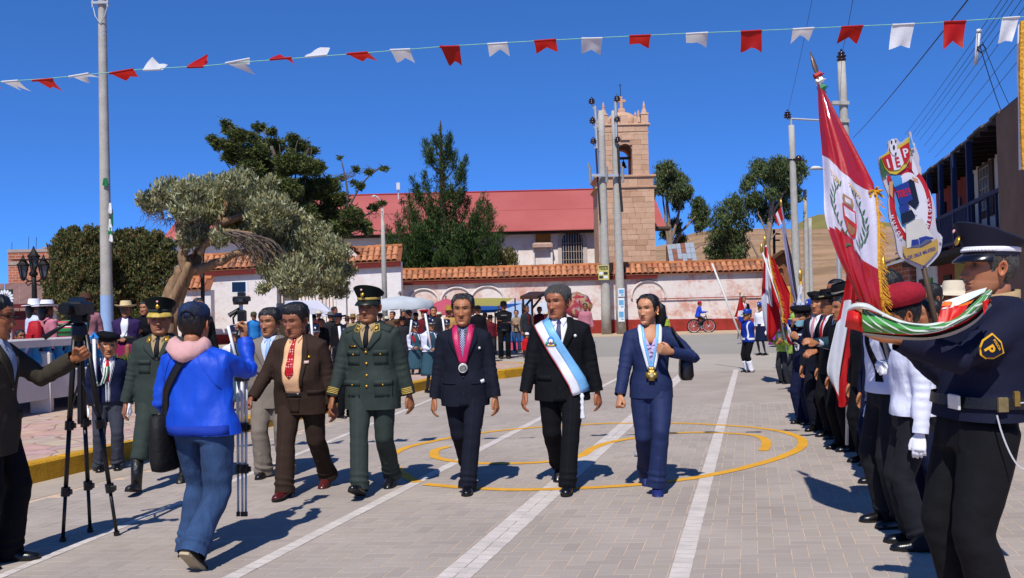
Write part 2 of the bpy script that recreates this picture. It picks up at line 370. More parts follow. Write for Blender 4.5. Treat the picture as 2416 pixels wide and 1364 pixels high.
M_REDB=mat('red_base_paint','#8f2f28',.9,.3,3,.5,12);M_EAVE=mat('dark_red_eave','#64211d',.85,.2,4)
def tile_m(n,l,b):
    oi=N(n,'ObjectInfo');g=N(n,'NewGeometry');t=N(n,'TexNoise',i_Scale=9.,i_Detail=6.);l.new(g.outputs['Position'],t.inputs['Vector'])
    c=ramp(n,l,oi.outputs['Random'],[(0.,'#a5654a'),(.3,'#b57855'),(.55,'#bf835e'),(.8,'#a26d50'),(1.,'#87604b')]);l.new(mixc(n,l,1.,c,ramp(n,l,t.outputs[0],[(.25,.7),(.7,1.15)]),'MULTIPLY'),b.inputs['Base Color'])
M_TILE=nodes_mat('terracotta',tile_m,.9)
mb=MB();A=[];A2=[]
for y_,r in ((0,.15),(.46,.125)):
    A.append([(r*math.cos(t)*1.02,y_,r*math.sin(t)*.8) for t in [math.pi*i/8 for i in range(9)]]);A2.append([((r-.02)*math.cos(t),y_,(r-.02)*math.sin(t)*.8-.004) for t in [math.pi*i/8 for i in range(9)]])
mb.grid(A);mb.grid(A2)
for k in range(8):mb.quad(A[0][k],A[0][k+1],A2[0][k+1],A2[0][k])
TILE_SRC=mb
_tile=[]
def put_tile(M,parent):
    if not _tile:_tile.append(TILE_SRC.build('roof_tile',M_TILE,None,smooth=True));o=_tile[0];o.data.polygons.foreach_set('use_smooth',[True]*len(o.data.polygons))
    else:o=bpy.data.objects.new('roof_tile',_tile[0].data);C.objects.link(o)
    o.parent=parent;o.matrix_basis=Matrix.Translation(-parent.location)@M
def tile_run(parent,a,b,rows,slope=40,step=.32,back=True):
    """tiles with the lower edge along a-b, running up and back (+Y)"""
    a,b=Vector(a),Vector(b);d=b-a;n_=int(d.length/step);dx=d.normalized();up=Vector((0,math.cos(R(slope)),math.sin(R(slope))))
    for i in range(n_):
        for r in range(rows):
            p=a+dx*step*(i+.5)+up*(r*.40)+Vector((0,0,.06+random.uniform(-.012,.012)))
            Q=Matrix((dx,up,dx.cross(up))).transposed()@Matrix.Rotation(random.uniform(-.05,.05),3,'Z')@Matrix.Rotation(random.uniform(-.03,.03),3,'X');put_tile(Matrix.Translation(p)@Q.to_4x4(),parent)
    mb=MB();z0=Vector((0,0,.03));mb.prism([a+z0-dx*.05,b+z0+dx*.05,b+z0+up*(rows*.40+.05)+dx*.05,a+z0+up*(rows*.40+.05)-dx*.05],Vector((0,0,-.05)));mb.build('tile_bed',mat('tile_bed','#7a4a33',.95,.3,6),parent)
    mb=MB();t=up*(rows*.40);k=int(d.length/.45)
    for i in range(k):c=a+dx*(d.length*(i+.5)/k)+t+Vector((0,.02,.10+random.uniform(-.015,.015)));mb.tube([c-dx*.25,c+dx*.25],[.13,.11],8)
    mb.build('ridge_cap',mat('ridge_terracotta','#a5673f',.9,.3,5,island=.25),parent)
WY=52.
def arc_mold(parent,cx,cy,r,Y,m):
    c=P(cx,cy,Y);rr=r/2200*Y;mb=MB();pts=[c+Vector((rr*math.cos(t),-.02,rr*math.sin(t)*.95)) for t in [R(-10+200*i/24) for i in range(25)]];mb.tube(pts,[(.06,.09)]*25,6,up=Vector((0,1,0)));mb.build('blind_arch',m,parent,smooth=True)
a0,a1=P(945,664,WY-.25),P(1836,640,WY-.25);w0=P(945,785,WY);
cw=thing('churchyard_wall','long peeling white churchyard wall with red base, blind arches and orange tile coping','wall',(a0.x,WY,0))
mb=MB();mb.prism([(a0.x,WY,0),(a1.x,WY,0),(a1.x,WY,a1.z),(a0.x,WY,a0.z)],(0,.7,0));mb.build('wall_body',M_PLR,cw)
mb=MB();mb.prism([(a0.x,WY-.05,0),(a1.x,WY-.05,0),(a1.x,WY-.05,.62),((a0.x+a1.x)/2,WY-.05,.75),(a0.x,WY-.05,.6)],(0,.06,0));mb.build('red_base',M_REDB,cw)
mb=MB();e_=a0.lerp(a1,.68);mb.beam(a0+Vector((0,.12,-.1)),e_+Vector((0,.12,-.1)),.18,.22);mb.build('eave_board',M_EAVE,cw)
for cx,cy,r in ((1000,716,36),(1078,714,38),(1150,713,40),(1530,700,40)):arc_mold(cw,cx,cy,r,WY,M_PLW)
tile_run(cw,a0,a1,2,42);tile_run(cw,a0+Vector((0,1.3,0)),a0+Vector((.35,1.3,0)),1)
mb=MB();mb.beam(P(1500,707,WY-.1),P(1870,697,WY-.1),.05,.05);mb.build('red_cord',mat('red_cord','#8e2a2e',.7),cw)
for k in range(7):# hairline cracks as raised seams of render
    x_=1480+k*55;pts=[P(x_+random.uniform(-4,4),660+9*i,WY-.004) for i in range(8)]
# adobe gate pillar at the right end of the wall
gp=thing('adobe_pillar','crumbling brown adobe gate pillar at the right end of the tiled wall','pillar',P(1838,775,50.8).xy.to_3d())
c_=P(1838,700,50.8);M_ADOBE=mat('adobe','#7d5238',.95,.3,3,.9,9)
mb=MB();mb.prism([(c_.x-.55,50.4,0),(c_.x+.75,50.4,0),(c_.x+.7,50.4,3.2),(c_.x+.5,50.4,3.9),(c_.x+.1,50.4,4.2),(c_.x-.3,50.4,3.9),(c_.x-.5,50.4,3.3)],(0,1.2,0));mb.build('pillar_body',M_ADOBE,gp)
mb=MB();mb.beam((c_.x-.62,50.2,3.75),(c_.x+.1,50.2,4.25),.5,.12);mb.beam((c_.x+.1,50.2,4.25),(c_.x+.85,50.2,3.4),.5,.12);mb.build('thatch_edge',mat('old_thatch','#4d3423',.95,.3,6,.8,20),gp)
for k in range(3):put_tile(Matrix.Translation((c_.x-.6+.3*k,50.2,3.55-.15*k))@Matrix.Rotation(.3,4,'Y'),gp)
# gate wall left of it
GY=49.5
b0,b1=P(452,642,GY-.25),P(944,616,GY-.25);g0,g1=P(657,790,GY),P(797,786,GY)
gw=thing('gate_wall','tall white gate wall with orange tile coping, pierced by the iron gate','wall',(b0.x,GY,0))
for (x0,x1) in ((b0.x,g0.x),(g1.x,b1.x)):
    mb=MB();f=lambda x:b0.z+(b1.z-b0.z)*(x-b0.x)/(b1.x-b0.x);mb.prism([(x0,GY,0),(x1,GY,0),(x1,GY,f(x1)),(x0,GY,f(x0))],(0,.8,0));mb.build('wall_body',M_PLW2 if x0 >g0.x else M_PLW,gw)
    mb=MB();mb.prism([(x0,GY-.04,0),(x1,GY-.04,0),(x1,GY-.04,.5),(x0,GY-.04,.5)],(0,.05,0));mb.build('red_base',M_REDB,gw)
mb=MB();mb.prism([(g0.x,GY,3.0),(g1.x,GY,3.0),(g1.x,GY,f(g1.x)),(g0.x,GY,f(g0.x))],(0,.8,0));mb.build('gate_lintel',M_PLW2,gw)
mb=MB();mb.beam(b0+Vector((0,.12,-.12)),b1+Vector((0,.12,-.12)),.2,.3);mb.build('eave_board',M_EAVE,gw)
tile_run(gw,b0,b1,3,40)
mb=MB();mb.box((g0.x-.2,GY-.12,1.6),(.42,.2,3.2));mb.build('gate_pier',M_PLW2,gw);mb=MB();mb.box((g1.x+.25,GY-.12,1.6),(.5,.2,3.2));mb.build('gate_pier',M_PLW2,gw)
c_=P(758,620,GY+.2);rr=95/2200*GY;mb=MB();arc=[(c_.x+rr*math.cos(t),GY+.05,c_.z-.2+rr*.62*math.sin(t)) for t in [math.pi*i/20 for i in range(21)]];mb.prism(arc,(0,.6,0));mb.build('gate_arch',M_PLW2,gw)
for i in range(17):
    t=math.pi*(i+.5)/17;p_=Vector((c_.x+(rr+.12)*math.cos(t),GY-.1,c_.z-.2+(rr*.62+.12)*math.sin(t)));tx=Vector((-math.sin(t),0,math.cos(t)*.62)).normalized();put_tile(Matrix.Translation(p_)@Matrix((-tx,Vector((0,1,0)),(-tx).cross(Vector((0,1,0))))).transposed().to_4x4()@Matrix.Diagonal((1,1.7,1,1)),gw)
gt=thing('iron_gate','dark iron bar gate between the white piers of the gate wall','gate',((g0.x+g1.x)/2,GY+.3,0));M_IRON=mat('dark_iron','#24211f',.6,.2,20,.1,30,.4)
mb=MB()
for z in (.15,1.55,2.75):mb.beam((g0.x,GY+.3,z),(g1.x,GY+.3,z),.05)
mb.build('gate_frame',M_IRON,gt)
for k in range(17):
    x_=g0.x+(g1.x-g0.x)*(k+.5)/17;mb=MB();mb.tube([(x_,GY+.3,.05),(x_,GY+.3,3.0)],.02,6);mb.build('gate_bar',M_IRON,gt)
lw=thing('low_wall','short white wall stub with orange and brown tiles behind the gnarled tree trunk','wall',P(470,790,47).xy.to_3d())
l0,l1=P(440,686,47),P(497,684,47);mb=MB();mb.prism([(l0.x,47,0),(l1.x,47,0),(l1.x,47,l1.z),(l0.x,47,l0.z)],(0,.6,0));mb.build('wall_body',M_PLW,lw);tile_run(lw,l0+Vector((0,-.2,0)),l1+Vector((0,-.2,0)),2,42)
# church
CY=62.;cz=6.75;cx0,cx1=P(405,560,CY).x,P(1570,560,CY).x;rz=10.0
ch=thing('church','long white church nave with a big plain red metal roof and barred arched window','church',((cx0+cx1)/2,CY,0))
mb=MB();mb.prism([(cx0,CY+.5,0),(cx0,CY+11.5,0),(cx0,CY+11.5,cz-.1),(cx0,CY+6,rz-.4),(cx0,CY+.5,cz-.1)],(cx1-cx0-.8,0,0));mb.build('nave_wall',M_PLP,ch)
def redroof(n,l,b):
    g=N(n,'NewGeometry');w=N(n,'TexWave',i_Scale=3.3);w.bands_direction='X';l.new(g.outputs['Position'],w.inputs['Vector'])
    t=N(n,'TexNoise',i_Scale=.25,i_Detail=6.);l.new(g.outputs['Position'],t.inputs['Vector']);l.new(ramp(n,l,t.outputs[0],[(.35,'#a4544f'),(.65,'#ae605b')]),b.inputs['Base Color'])
    bp=N(n,'Bump',i_Strength=.25,i_Distance=.03);l.new(w.outputs[0],bp.inputs['Height']);l.new(bp.outputs[0],b.inputs['Normal'])
M_RROOF=nodes_mat('red_metal_roof',redroof,.6)
# roof sheets, one panel each, overlapping at the seams
npan=11
for i in range(npan):
    xa=cx0-.5+(cx1+.5-cx0)*i/npan;xb=cx0-.5+(cx1+.5-cx0)*(i+1)/npan-.003;mb=MB()
    for (ya,za,yb,zb) in ((CY-.4,cz-.15,CY+2.7,(cz+rz)/2-.1),(CY+2.62,(cz+rz)/2-.1,CY+6,rz)):mb.prism([(xa,ya,za),(xb,ya,za),(xb,yb,zb),(xa,yb,zb)],(0,0,.06))
    mb.build('roof_sheet',M_RROOF,ch)
mb=MB();mb.prism([(cx0-.5,CY+6,rz),(cx1+.5,CY+6,rz),(cx1+.5,CY+12.4,cz-.15),(cx0-.5,CY+12.4,cz-.15)],(0,0,.05));mb.build('roof_sheet',M_RROOF,ch)
mb=MB();mb.beam((cx0-.5,CY+6,rz+.08),(cx1+.5,CY+6,rz+.08),.25,.08);mb.build('roof_ridge',mat('red_ridge','#a03636',.7),ch)
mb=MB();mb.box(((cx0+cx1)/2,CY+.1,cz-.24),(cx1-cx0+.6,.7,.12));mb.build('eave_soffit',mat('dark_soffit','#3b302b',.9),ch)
q=P(1281,555,CY+.47);mb=MB();mb.box((q.x,CY+.46,q.z),(1.0,.06,1.1));mb.build('ochre_patch',mat('ochre_paint','#a8733a',.9,.2,3),ch)
q=P(1280,602,CY+.4);mb=MB();mb.box((q.x,CY+.42,q.z),(1.1,.14,1.5));mb.build('blocked_window',M_PLW2,ch);qq=P(1280,578,CY);mb=MB();mb.cbox((qq.x,CY+.2,qq.z),(1.35,.7,.32),.12);mb.build('window_canopy',mat('canopy_cement','#a98d80',.9,.2,4),ch)
for s_ in (-1,1):mb=MB();mb.box((q.x+s_*.6,CY+.3,q.z-.1),(.12,.4,1.7));mb.build('canopy_post',M_PLW2,ch)
wa,wb=P(1327,622,CY+.4),P(1376,622,CY+.4);wt=P(1350,546,CY+.4);cxw=(wa.x+wb.x)/2;hw=(wb.x-wa.x)/2
def arch_pts(cx,hw,z0,zt,Y,n=12):zs=zt-hw;return [Vector((cx-hw,Y,z0)),*[Vector((cx-hw*math.cos(math.pi*i/n),Y,zs+hw*math.sin(math.pi*i/n))) for i in range(n+1)],Vector((cx+hw,Y,z0))]
wd=MB();wd.prism(arch_pts(cxw,hw,wa.z-.6,wt.z,CY+.46),(0,.1,0));wo=wd.build('arched_window',mat('dark_glass','#0d0e11',.15,.2,3),ch)
mb=MB();o_=arch_pts(cxw,hw+.28,wa.z-.6,wt.z+.28,CY+.42);i_=arch_pts(cxw,hw+.02,wa.z-.6,wt.z+.02,CY+.42)
for k in range(len(o_)-1):mb.prism([o_[k],o_[k+1],i_[k+1],i_[k]],(0,.1,0))
mb.build('window_surround',mat('grey_plaster','#b7aca7',.9,.15,4),ch)
for k in range(8):x_=cxw-hw+2*hw*(k+.5)/8;zz=wt.z-hw+math.sqrt(max(0,hw*hw-(x_-cxw)**2));mb=MB();mb.tube([(x_,CY+.36,wa.z-.6),(x_,CY+.36,zz)],.03,5);mb.build('window_bar',mat('rusty_iron','#9a8c82',.7,.3,20),wo)
for k in range(4):z_=wa.z-.3+k*.55;mb=MB();mb.beam((cxw-hw,CY+.35,z_),(cxw+hw,CY+.35,z_),.035);mb.build('window_bar',MATS['rusty_iron'],wo)
mb=MB();q=P(192,0,1);q=P(1062,600,CY+.4);
# dark annex right of the tower and patchwork tin roof
an=thing('annex','narrow dark annex wall under the end of the red roof beside the bell tower','building',P(1557,640,60).xy.to_3d());a_,b_=P(1546,640,60),P(1569,545,60)
mb=MB();mb.box(((a_.x+b_.x)/2,60.4,b_.z/2-1),(b_.x-a_.x,.8,b_.z-2));mb.build('annex_wall',mat('grey_adobe','#6f5c4b',.95,.25,2,.5,8),an);mb=MB();mb.box(((a_.x+b_.x)/2+.1,60.2,b_.z+.2),(b_.x-a_.x+.5,1.1,.14));mb.build('annex_eave',mat('weathered_beam','#57493f',.9),an)
tp=thing('tin_roof','patchwork tin sheet roof with rust patches showing above the tiled wall','roof',P(1608,640,58).xy.to_3d());A=[P(1573,578,59.5),P(1636,572,59.5),P(1646,624,57),P(1580,624,57)]
M_TIN=mat('galvanised_tin','#a9b1ba',.45,.15,3,.2,12,.35);M_RUST=mat('rust_tin','#7d5040',.85,.3,4)
for i in range(6):
    for j in range(4):
        f=lambda u,v:(A[0]*(1-u)+A[1]*u)*(1-v)+(A[3]*(1-u)+A[2]*u)*v;u0,u1,v0,v1=i/6+.004,(i+1)/6-.004,j/4+.006,(j+1)/4-.006
        mb=MB();mb.prism([f(u0,v0),f(u1,v0),f(u1,v1),f(u0,v1)],(0,-.02,.02));mb.build('tin_sheet',M_RUST if (i,j) in ((1,1),(3,0),(3,1),(1,2),(2,3),(4,3),(1,3)) else M_TIN,tp)
mb=MB();mb.prism([A[0]+V3_(0,.05,-.06),A[1]+V3_(0,.05,-.06),Vector((A[1].x,59.5,2)),Vector((A[0].x,59.5,2))],(0,.3,0));mb.build('shed_wall',M_ADOBE,tp)
# ------------------------------------------------------------------ bell tower
TY=57.;tl,tr=P(1412,560,TY).x,P(1546,560,TY).x;TW=tr-tl;TD=TW*.95
z1=P(1480,445,TY).z;z2=P(1480,417,TY).z;z3=P(1480,297,TY).z;ul,ur=P(1421,380,TY).x,P(1531,380,TY).x;tcx=(tl+tr)/2;ucx=(ul+ur)/2;UW=ur-ul
bt=thing('bell_tower','square tan stone bell tower with arched belfry, small dome and stone cross','tower',(tcx,TY,0))
def stone_m(n,l,b):
    oi=N(n,'ObjectInfo');g=N(n,'NewGeometry');t=N(n,'TexNoise',i_Scale=3.,i_Detail=10.,i_Roughness=.7);l.new(g.outputs['Position'],t.inputs['Vector'])
    c=ramp(n,l,oi.outputs['Random'],[(0.,'#bd987d'),(.4,'#c9a488'),(.75,'#c29b7e'),(1.,'#b38c70')]);l.new(mixc(n,l,1.,c,ramp(n,l,t.outputs[0],[(.28,.82),(.7,1.08)]),'MULTIPLY'),b.inputs['Base Color'])
    bp=N(n,'Bump',i_Strength=.5,i_Distance=.03);l.new(t.outputs[0],bp.inputs['Height']);l.new(bp.outputs[0],b.inputs['Normal'])
M_STONE=nodes_mat('tan_stone',stone_m,.95);M_MORT=mat('stone_mortar','#b8967d',.95,.25,2,.5,10)
mb=MB();mb.box((tcx,TY+TD/2+.03,z2/2),(TW-.06,TD-.06,z2));mb.build('tower_shaft',M_MORT,bt)
ox0,ox1=P(1461,400,TY).x,P(1493,400,TY).x;ocx=(ox0+ox1)/2;oh=(ox1-ox0)/2;ozt=P(1477,338,TY).z
def wall_arch(mb,c,d,half,z0,z1,oc,oh,ozt,th):
    """slab with an arched opening; c centre at base, d unit vector along it, th thickness vector"""
    zs=ozt-oh;pt=lambda u,z:c+d*u+Vector((0,0,z))
    mb.prism([pt(-half,z0),pt(oc-oh,z0),pt(oc-oh,zs),pt(-half,zs)],th);mb.prism([pt(oc+oh,z0),pt(half,z0),pt(half,zs),pt(oc+oh,zs)],th)
    n=10;ar=[pt(oc-oh*math.cos(math.pi*i/n),zs+oh*math.sin(math.pi*i/n)) for i in range(n+1)];tp_=[pt(-half+2*half*i/n,z1) for i in range(n+1)]
    mb.prism([pt(-half,zs),ar[0],tp_[0]],th) if False else None
    tp_[0]=pt(-half,z1);
    mb.prism([pt(-half,zs),*ar[:1],*[ar[i] for i in range(1,n//2+1)],pt(oc,z1),pt(-half,z1)],th);mb.prism([*ar[n//2:],pt(half,zs),pt(half,z1),pt(oc,z1)],th)
mb=MB();cfront=Vector((ucx,TY+.14,0));th=.7
wall_arch(mb,cfront,Vector((1,0,0)),UW/2-.05,z2,z3,ocx-ucx,oh,ozt,Vector((0,th,0)));wall_arch(mb,cfront+Vector((0,UW-th,0)),Vector((1,0,0)),UW/2-.05,z2,z3,ocx-ucx,oh*1.25,ozt,Vector((0,th,0)))
for s_ in (-1,1):wall_arch(mb,Vector((ucx+s_*(UW/2-.05),TY+.14+UW/2,0)),Vector((0,1,0)),UW/2-th-.004,z2,z3,0,oh,ozt,Vector((-s_*th,0,0)))
mb.build('belfry_wall',M_MORT,bt)
mb=MB();mb.box((ucx,TY+.14+UW/2,z3-.08),(UW-.2,UW-.2,.14));mb.build('belfry_ceiling',M_MORT,bt)
blk=MB();blk.cbox((0,0,0),(1,1,1),.02);BLK=None
def block(x0,x1,za,zb,y):
    global BLK
    if BLK is None:BLK=blk.build('stone_block',M_STONE,bt,local=True);o=BLK
    else:o=bpy.data.objects.new('stone_block',BLK.data);C.objects.link(o);o.parent=bt
    o.matrix_basis=Matrix.Translation(Vector(((x0+x1)/2,y+random.uniform(-.012,.012),(za+zb)/2))-bt.location)@Matrix.Diagonal((x1-x0-.012,.12,zb-za-.012,1))
def course(xa,xb,za,zb,y,hole=None):
    x=xa;first=random.uniform(.3,.7)
    while x <xb-.05:
        w=first or random.uniform(.5,.85);first=None;e=min(xb,x+w)
        if xb-e <.25:e=xb
        if hole and hole[0]<e and hole[1]>x:
            if x <hole[0]-.1:block(x,hole[0],za,zb,y)
            x=max(e,hole[1]) if e >hole[1]+.2 else hole[1]
            if e >hole[1]+.2:block(hole[1],e,za,zb,y);x=e
            continue
        block(x,e,za,zb,y);x=e
zc=3.2;k=0
while zc <z1-.1:zn=min(z1,zc+.33);course(tl,tr,zc,zn,TY);zc=zn
zn=z1+.22;course(tl+.04,tr-.04,z1+.14,z2-.12,TY+.03)
zc=z2+.1
while zc <z3-.4:
    zn=min(z3-.4,zc+.31);zm=zn;hole=None
    zs=ozt-oh
    if zc <ozt:
        hw_=oh if zn <= zs else (oh*math.sqrt(max(0,1-((max(zc,zs)-zs)/oh)**2)));hole=(ocx-hw_-.0,ocx+hw_)
    course(ul,ur,zc,zn,TY+.10,hole);zc=zn
course(ul,ur,z3-.4+.05,z3-.05,TY+.09)
def cornice(z,cx,w,prof,name='cornice'):
    for (dz0,dz1,ov) in prof:mb=MB();mb.cbox((cx,TY+TD/2,z+(dz0+dz1)/2),(w+2*ov,(w if w <TW-.1 else TD)+2*ov,dz1-dz0),.02);mb.build(name,M_STONE,bt)
cornice(z1,tcx,TW,((-.06,.04,.05),(.04,.14,.14)));cornice(z2,tcx,TW,((-.12,-.02,.04),(-.02,.10,.13)))
for (dz0,dz1,ov) in ((-.44,-.36,.04),(-.06,.05,.05),(.05,.14,.14)):mb=MB();mb.cbox((ucx,TY+.1+UW/2,z3+(dz0+dz1)/2),(UW+2*ov,UW+2*ov,dz1-dz0),.02);mb.build('cornice',M_STONE,bt)
zt=z3+.14;dm=MB();rd=UW*.37;dm.lathe([(rd*1.02,0),(rd*1.02,.25)]+[(rd*math.cos(a),.25+rd*.72*math.sin(a)) for a in [R(10*i) for i in range(9)]]+[(.02,.25+rd*.72)],(ucx,TY+.1+UW/2,zt),24);dm.build('dome',M_STONE,bt,smooth=False,auto=40)
for sx in (-1,1):
    for sy in (0,1):
        px_,py_=ucx+sx*(UW/2-.18),TY+.28+sy*(UW-.36);pn=MB();pn.cbox((px_,py_,zt+.28),(.44,.44,.56),.02);pn.cbox((px_,py_,zt+.60),(.5,.5,.08),.02)
        pn.lathe([(.20,.64),(.16,.78),(.10,.95),(.11,.99),(.07,1.02),(.085,1.1),(.05,1.3),(.012,1.42)],(px_,py_,zt),10);pn.build('pinnacle',M_STONE,bt)
    px_=ucx+sx*(UW/2-.72);pn=MB();pn.cbox((px_,TY+.26,zt+.2),(.26,.3,.4),.02);pn.lathe([(.10,.4),(.06,.5),(.08,.56),(.02,.78)],(px_,TY+.26,zt),8);pn.build('pinnacle',M_STONE,bt)
pn=MB();pn.cbox((ucx,TY+.3,zt+.30),(.46,.4,.6),.03);pn.build('parapet_block',M_STONE,bt)
cz_=zt+.25+rd*.72;cx_=MB();yb=TY+.1+UW/2;cx_.cbox((ucx,yb,cz_+.10),(.42,.42,.24),.06);cx_.box((ucx,yb,cz_+.60),(.17,.16,.8));cx_.box((ucx,yb,cz_+.72),(.56,.155,.16));cx_.build('stone_cross',M_STONE,bt)
rod=MB();rod.tube([(ucx+.02,yb+.2,cz_),(ucx+.0,yb+.2,P(1467,182,TY).z)],.022,5);rod.box((ucx,yb+.2,P(1467,186,TY).z),(.16,.03,.03));rod.build('lightning_rod',M_IRON,bt)
bl=MB();zb_=P(1477,384,TY).z;bl.lathe([(.20,0),(.21,.03),(.15,.12),(.11,.3),(.07,.38),(.02,.42)],(ocx+.03,TY+UW/2,zb_-.1),14);bl.tube([(ocx+.03,TY+UW/2,zb_+.25),(ocx+.03,TY+UW/2,zb_+.55)],.03,6);bl.tube([(ocx+.04,TY+UW/2,zb_-.1),(ocx+.05,TY+UW/2,z2+.2)],.012,4);bl.build('bell',mat('dark_bronze','#2a211a',.5,.2,8,.1,30,.6),bt,auto=40)
bm_=MB();bm_.beam((ucx-UW/2+.4,TY+UW/2,zb_+.5),(ucx+UW/2-.4,TY+UW/2,zb_+.5),.12,.16);bm_.beam((ucx-UW/2+.4,TY+.5,zb_+1.02),(ucx+UW/2-.4,TY+.5,zb_+1.02),.12,.12);bm_.build('bell_beam',mat('old_timber','#54402f',.9,.3,6),bt)
# ================================================================== trees
def leaf_mat(name,cols,transl=.25,rough=.6):
    def f(n,l,b):
        g=N(n,'NewGeometry');l.new(ramp(n,l,g.outputs['Random Per Island'],[(i/(len(cols)-1),c) for i,c in enumerate(cols)]),b.inputs['Base Color'])
        tr=N(n,'BsdfTranslucent');mx=N(n,'MixShader');mx.inputs[0].default_value=transl;l.new(b.inputs['Base Color'].links[0].from_socket,tr.inputs[0])
        l.new(b.outputs[0],mx.inputs[1]);l.new(tr.outputs[0],mx.inputs[2]);l.new(mx.outputs[0],n['Material Output'].inputs[0])
    return nodes_mat(name,f,rough)
L_DARK=leaf_mat('dark_leaf',['#2f3d22','#44532f','#566638','#7f633d','#67774c','#8d7048'])
L_SILV=leaf_mat('silver_leaf',['#595f42','#787c58','#959872','#b9bc98','#7d7340','#a09b68'],.2)
L_CYP=leaf_mat('cypress_leaf',['#313d1f','#47542b','#5d6834','#73713c'])
L_PINE=leaf_mat('pine_needle',['#1f3016','#2e441e','#425829','#5b6d38'])
L_EUC=leaf_mat('eucalyptus_leaf',['#304127','#475833','#5d6c40','#7a7f50'])
L_OCH=leaf_mat('dry_leaf',['#5a5330','#7a6e40','#6a6a3a','#454a28'])
BARK_PALE=mat('weathered_bark','#8a6f54',.95,.45,3,.9,14,aniso=(6,6,.8));BARK_D=mat('dark_bark','#3d3026',.95,.3,5,.8,18);BARK_G=mat('grey_twig','#5e544d',.95,.3,5);BARK_E=mat('eucalyptus_bark','#8a7767',.9,.3,3,.5,10)
def leaves(clumps,Y,n,L,Wd,orient='rand',flat=.85,shell=.45,dep=.9,tuft=1):
    """clumps: (px, py, r_px[, dy]) -> numpy quads"""
    rs=np.array([c[2] for c in clumps],float);pr=rs**2/(rs**2).sum();cnt=rng.multinomial(n,pr);VV=[]
    for c,k in zip(clumps,cnt):
        if k == 0:continue
        yy=Y+(c[3] if len(c)>3 else 0);o=np.array(P(c[0],c[1],yy));r=c[2]/FPX*yy
        d=rng.normal(size=(k,3));d /= np.linalg.norm(d,axis=1)[:,None];rad=r*(1-shell*rng.random(k)**1.5)
        rad *= 1+.28*np.sin(d[:,0]*7+c[0])*np.sin(d[:,2]*6+c[1])*np.sin(d[:,1]*5)
        pos=o+d*rad[:,None]*np.array([1,dep,flat])
        if orient == 'up':a=np.array([0,0,1.])+d*.45+rng.normal(size=(k,3))*.28
        elif orient == 'out':a=d+rng.normal(size=(k,3))*.5
        elif orient == 'down':a=np.array([0,0,-1.])+rng.normal(size=(k,3))*.45
        elif orient == 'spray':a=d*np.array([1,1,.25])+np.array([0,0,.1])+rng.normal(size=(k,3))*.35
        else:a=rng.normal(size=(k,3))
        a /= np.linalg.norm(a,axis=1)[:,None]
        if tuft >1:pos=np.repeat(pos,tuft,0)+rng.normal(size=(k*tuft,3))*L*.25;a=np.repeat(a,tuft,0)+rng.normal(size=(k*tuft,3))*.35;a /= np.linalg.norm(a,axis=1)[:,None];k *= tuft
        b=np.cross(a,rng.normal(size=(k,3)));b /= np.linalg.norm(b,axis=1)[:,None];s=rng.uniform(.6,1.35,size=(k,1))
        VV.append(np.stack([pos-a*L*s*.5,pos+b*Wd*s*.5+a*L*s*.05,pos+a*L*s*.5,pos-b*Wd*s*.5+a*L*s*.05],1).reshape(-1,3))
    V=np.vstack(VV);return V
def crown(parent,V,m,name='crown'):
    off=np.array(parent.location);V=V-off;q=len(V)//4;me=bpy.data.meshes.new(name);me.vertices.add(len(V));me.vertices.foreach_set('co',V.ravel())
    me.loops.add(q*4);me.loops.foreach_set('vertex_index',np.arange(q*4));me.polygons.add(q);me.polygons.foreach_set('loop_start',np.arange(q)*4);me.polygons.foreach_set('loop_total',np.full(q,4))
    me.materials.append(m);me.update();o=bpy.data.objects.new(name,me);C.objects.link(o);o.parent=parent;return o
def limb(mb,pts,Y,r0,r1,n=8,wob=0.,rough=.0):
    """pixel path at distance Y"""
    q=[P(p[0],p[1],Y+(p[2] if len(p)>2 else 0)) for p in pts];out=[]
    for i in range(len(q)-1):
        p0,p1,p2,p3=q[max(0,i-1)],q[i],q[i+1],q[min(len(q)-1,i+2)]
        for k in range(5):t=k/5;out.append(.5*((2*p1)+(p2-p0)*t+(2*p0-5*p1+4*p2-p3)*t*t+(3*p1-p0-3*p2+p3)*t**3))
    out.append(q[-1]);k=len(out);rr=[(r0+(r1-r0)*i/(k-1))*(1+random.uniform(-rough,rough)) for i in range(k)]
    if wob:out=[p+Vector((random.uniform(-wob,wob),random.uniform(-wob,wob),random.uniform(-wob,wob)))*(0 if i == 0 else 1) for i,p in enumerate(out)]
    mb.tube(out,rr,n);return out
def twigs(mb,a,b,n,Y,r=.012,spread=30,droop=20):
    for _ in range(n):
        t=random.random();x=a[0]+(b[0]-a[0])*t+random.uniform(-8,8);y=a[1]+(b[1]-a[1])*t+random.uniform(-8,8);dx=random.uniform(-spread,spread);dy=random.uniform(.3,1)*droop
        limb(mb,[(x,y),(x+dx*.4,y+dy*.2),(x+dx,y+dy)],Y+random.uniform(-.5,.5),r,r*.3,4,.02)
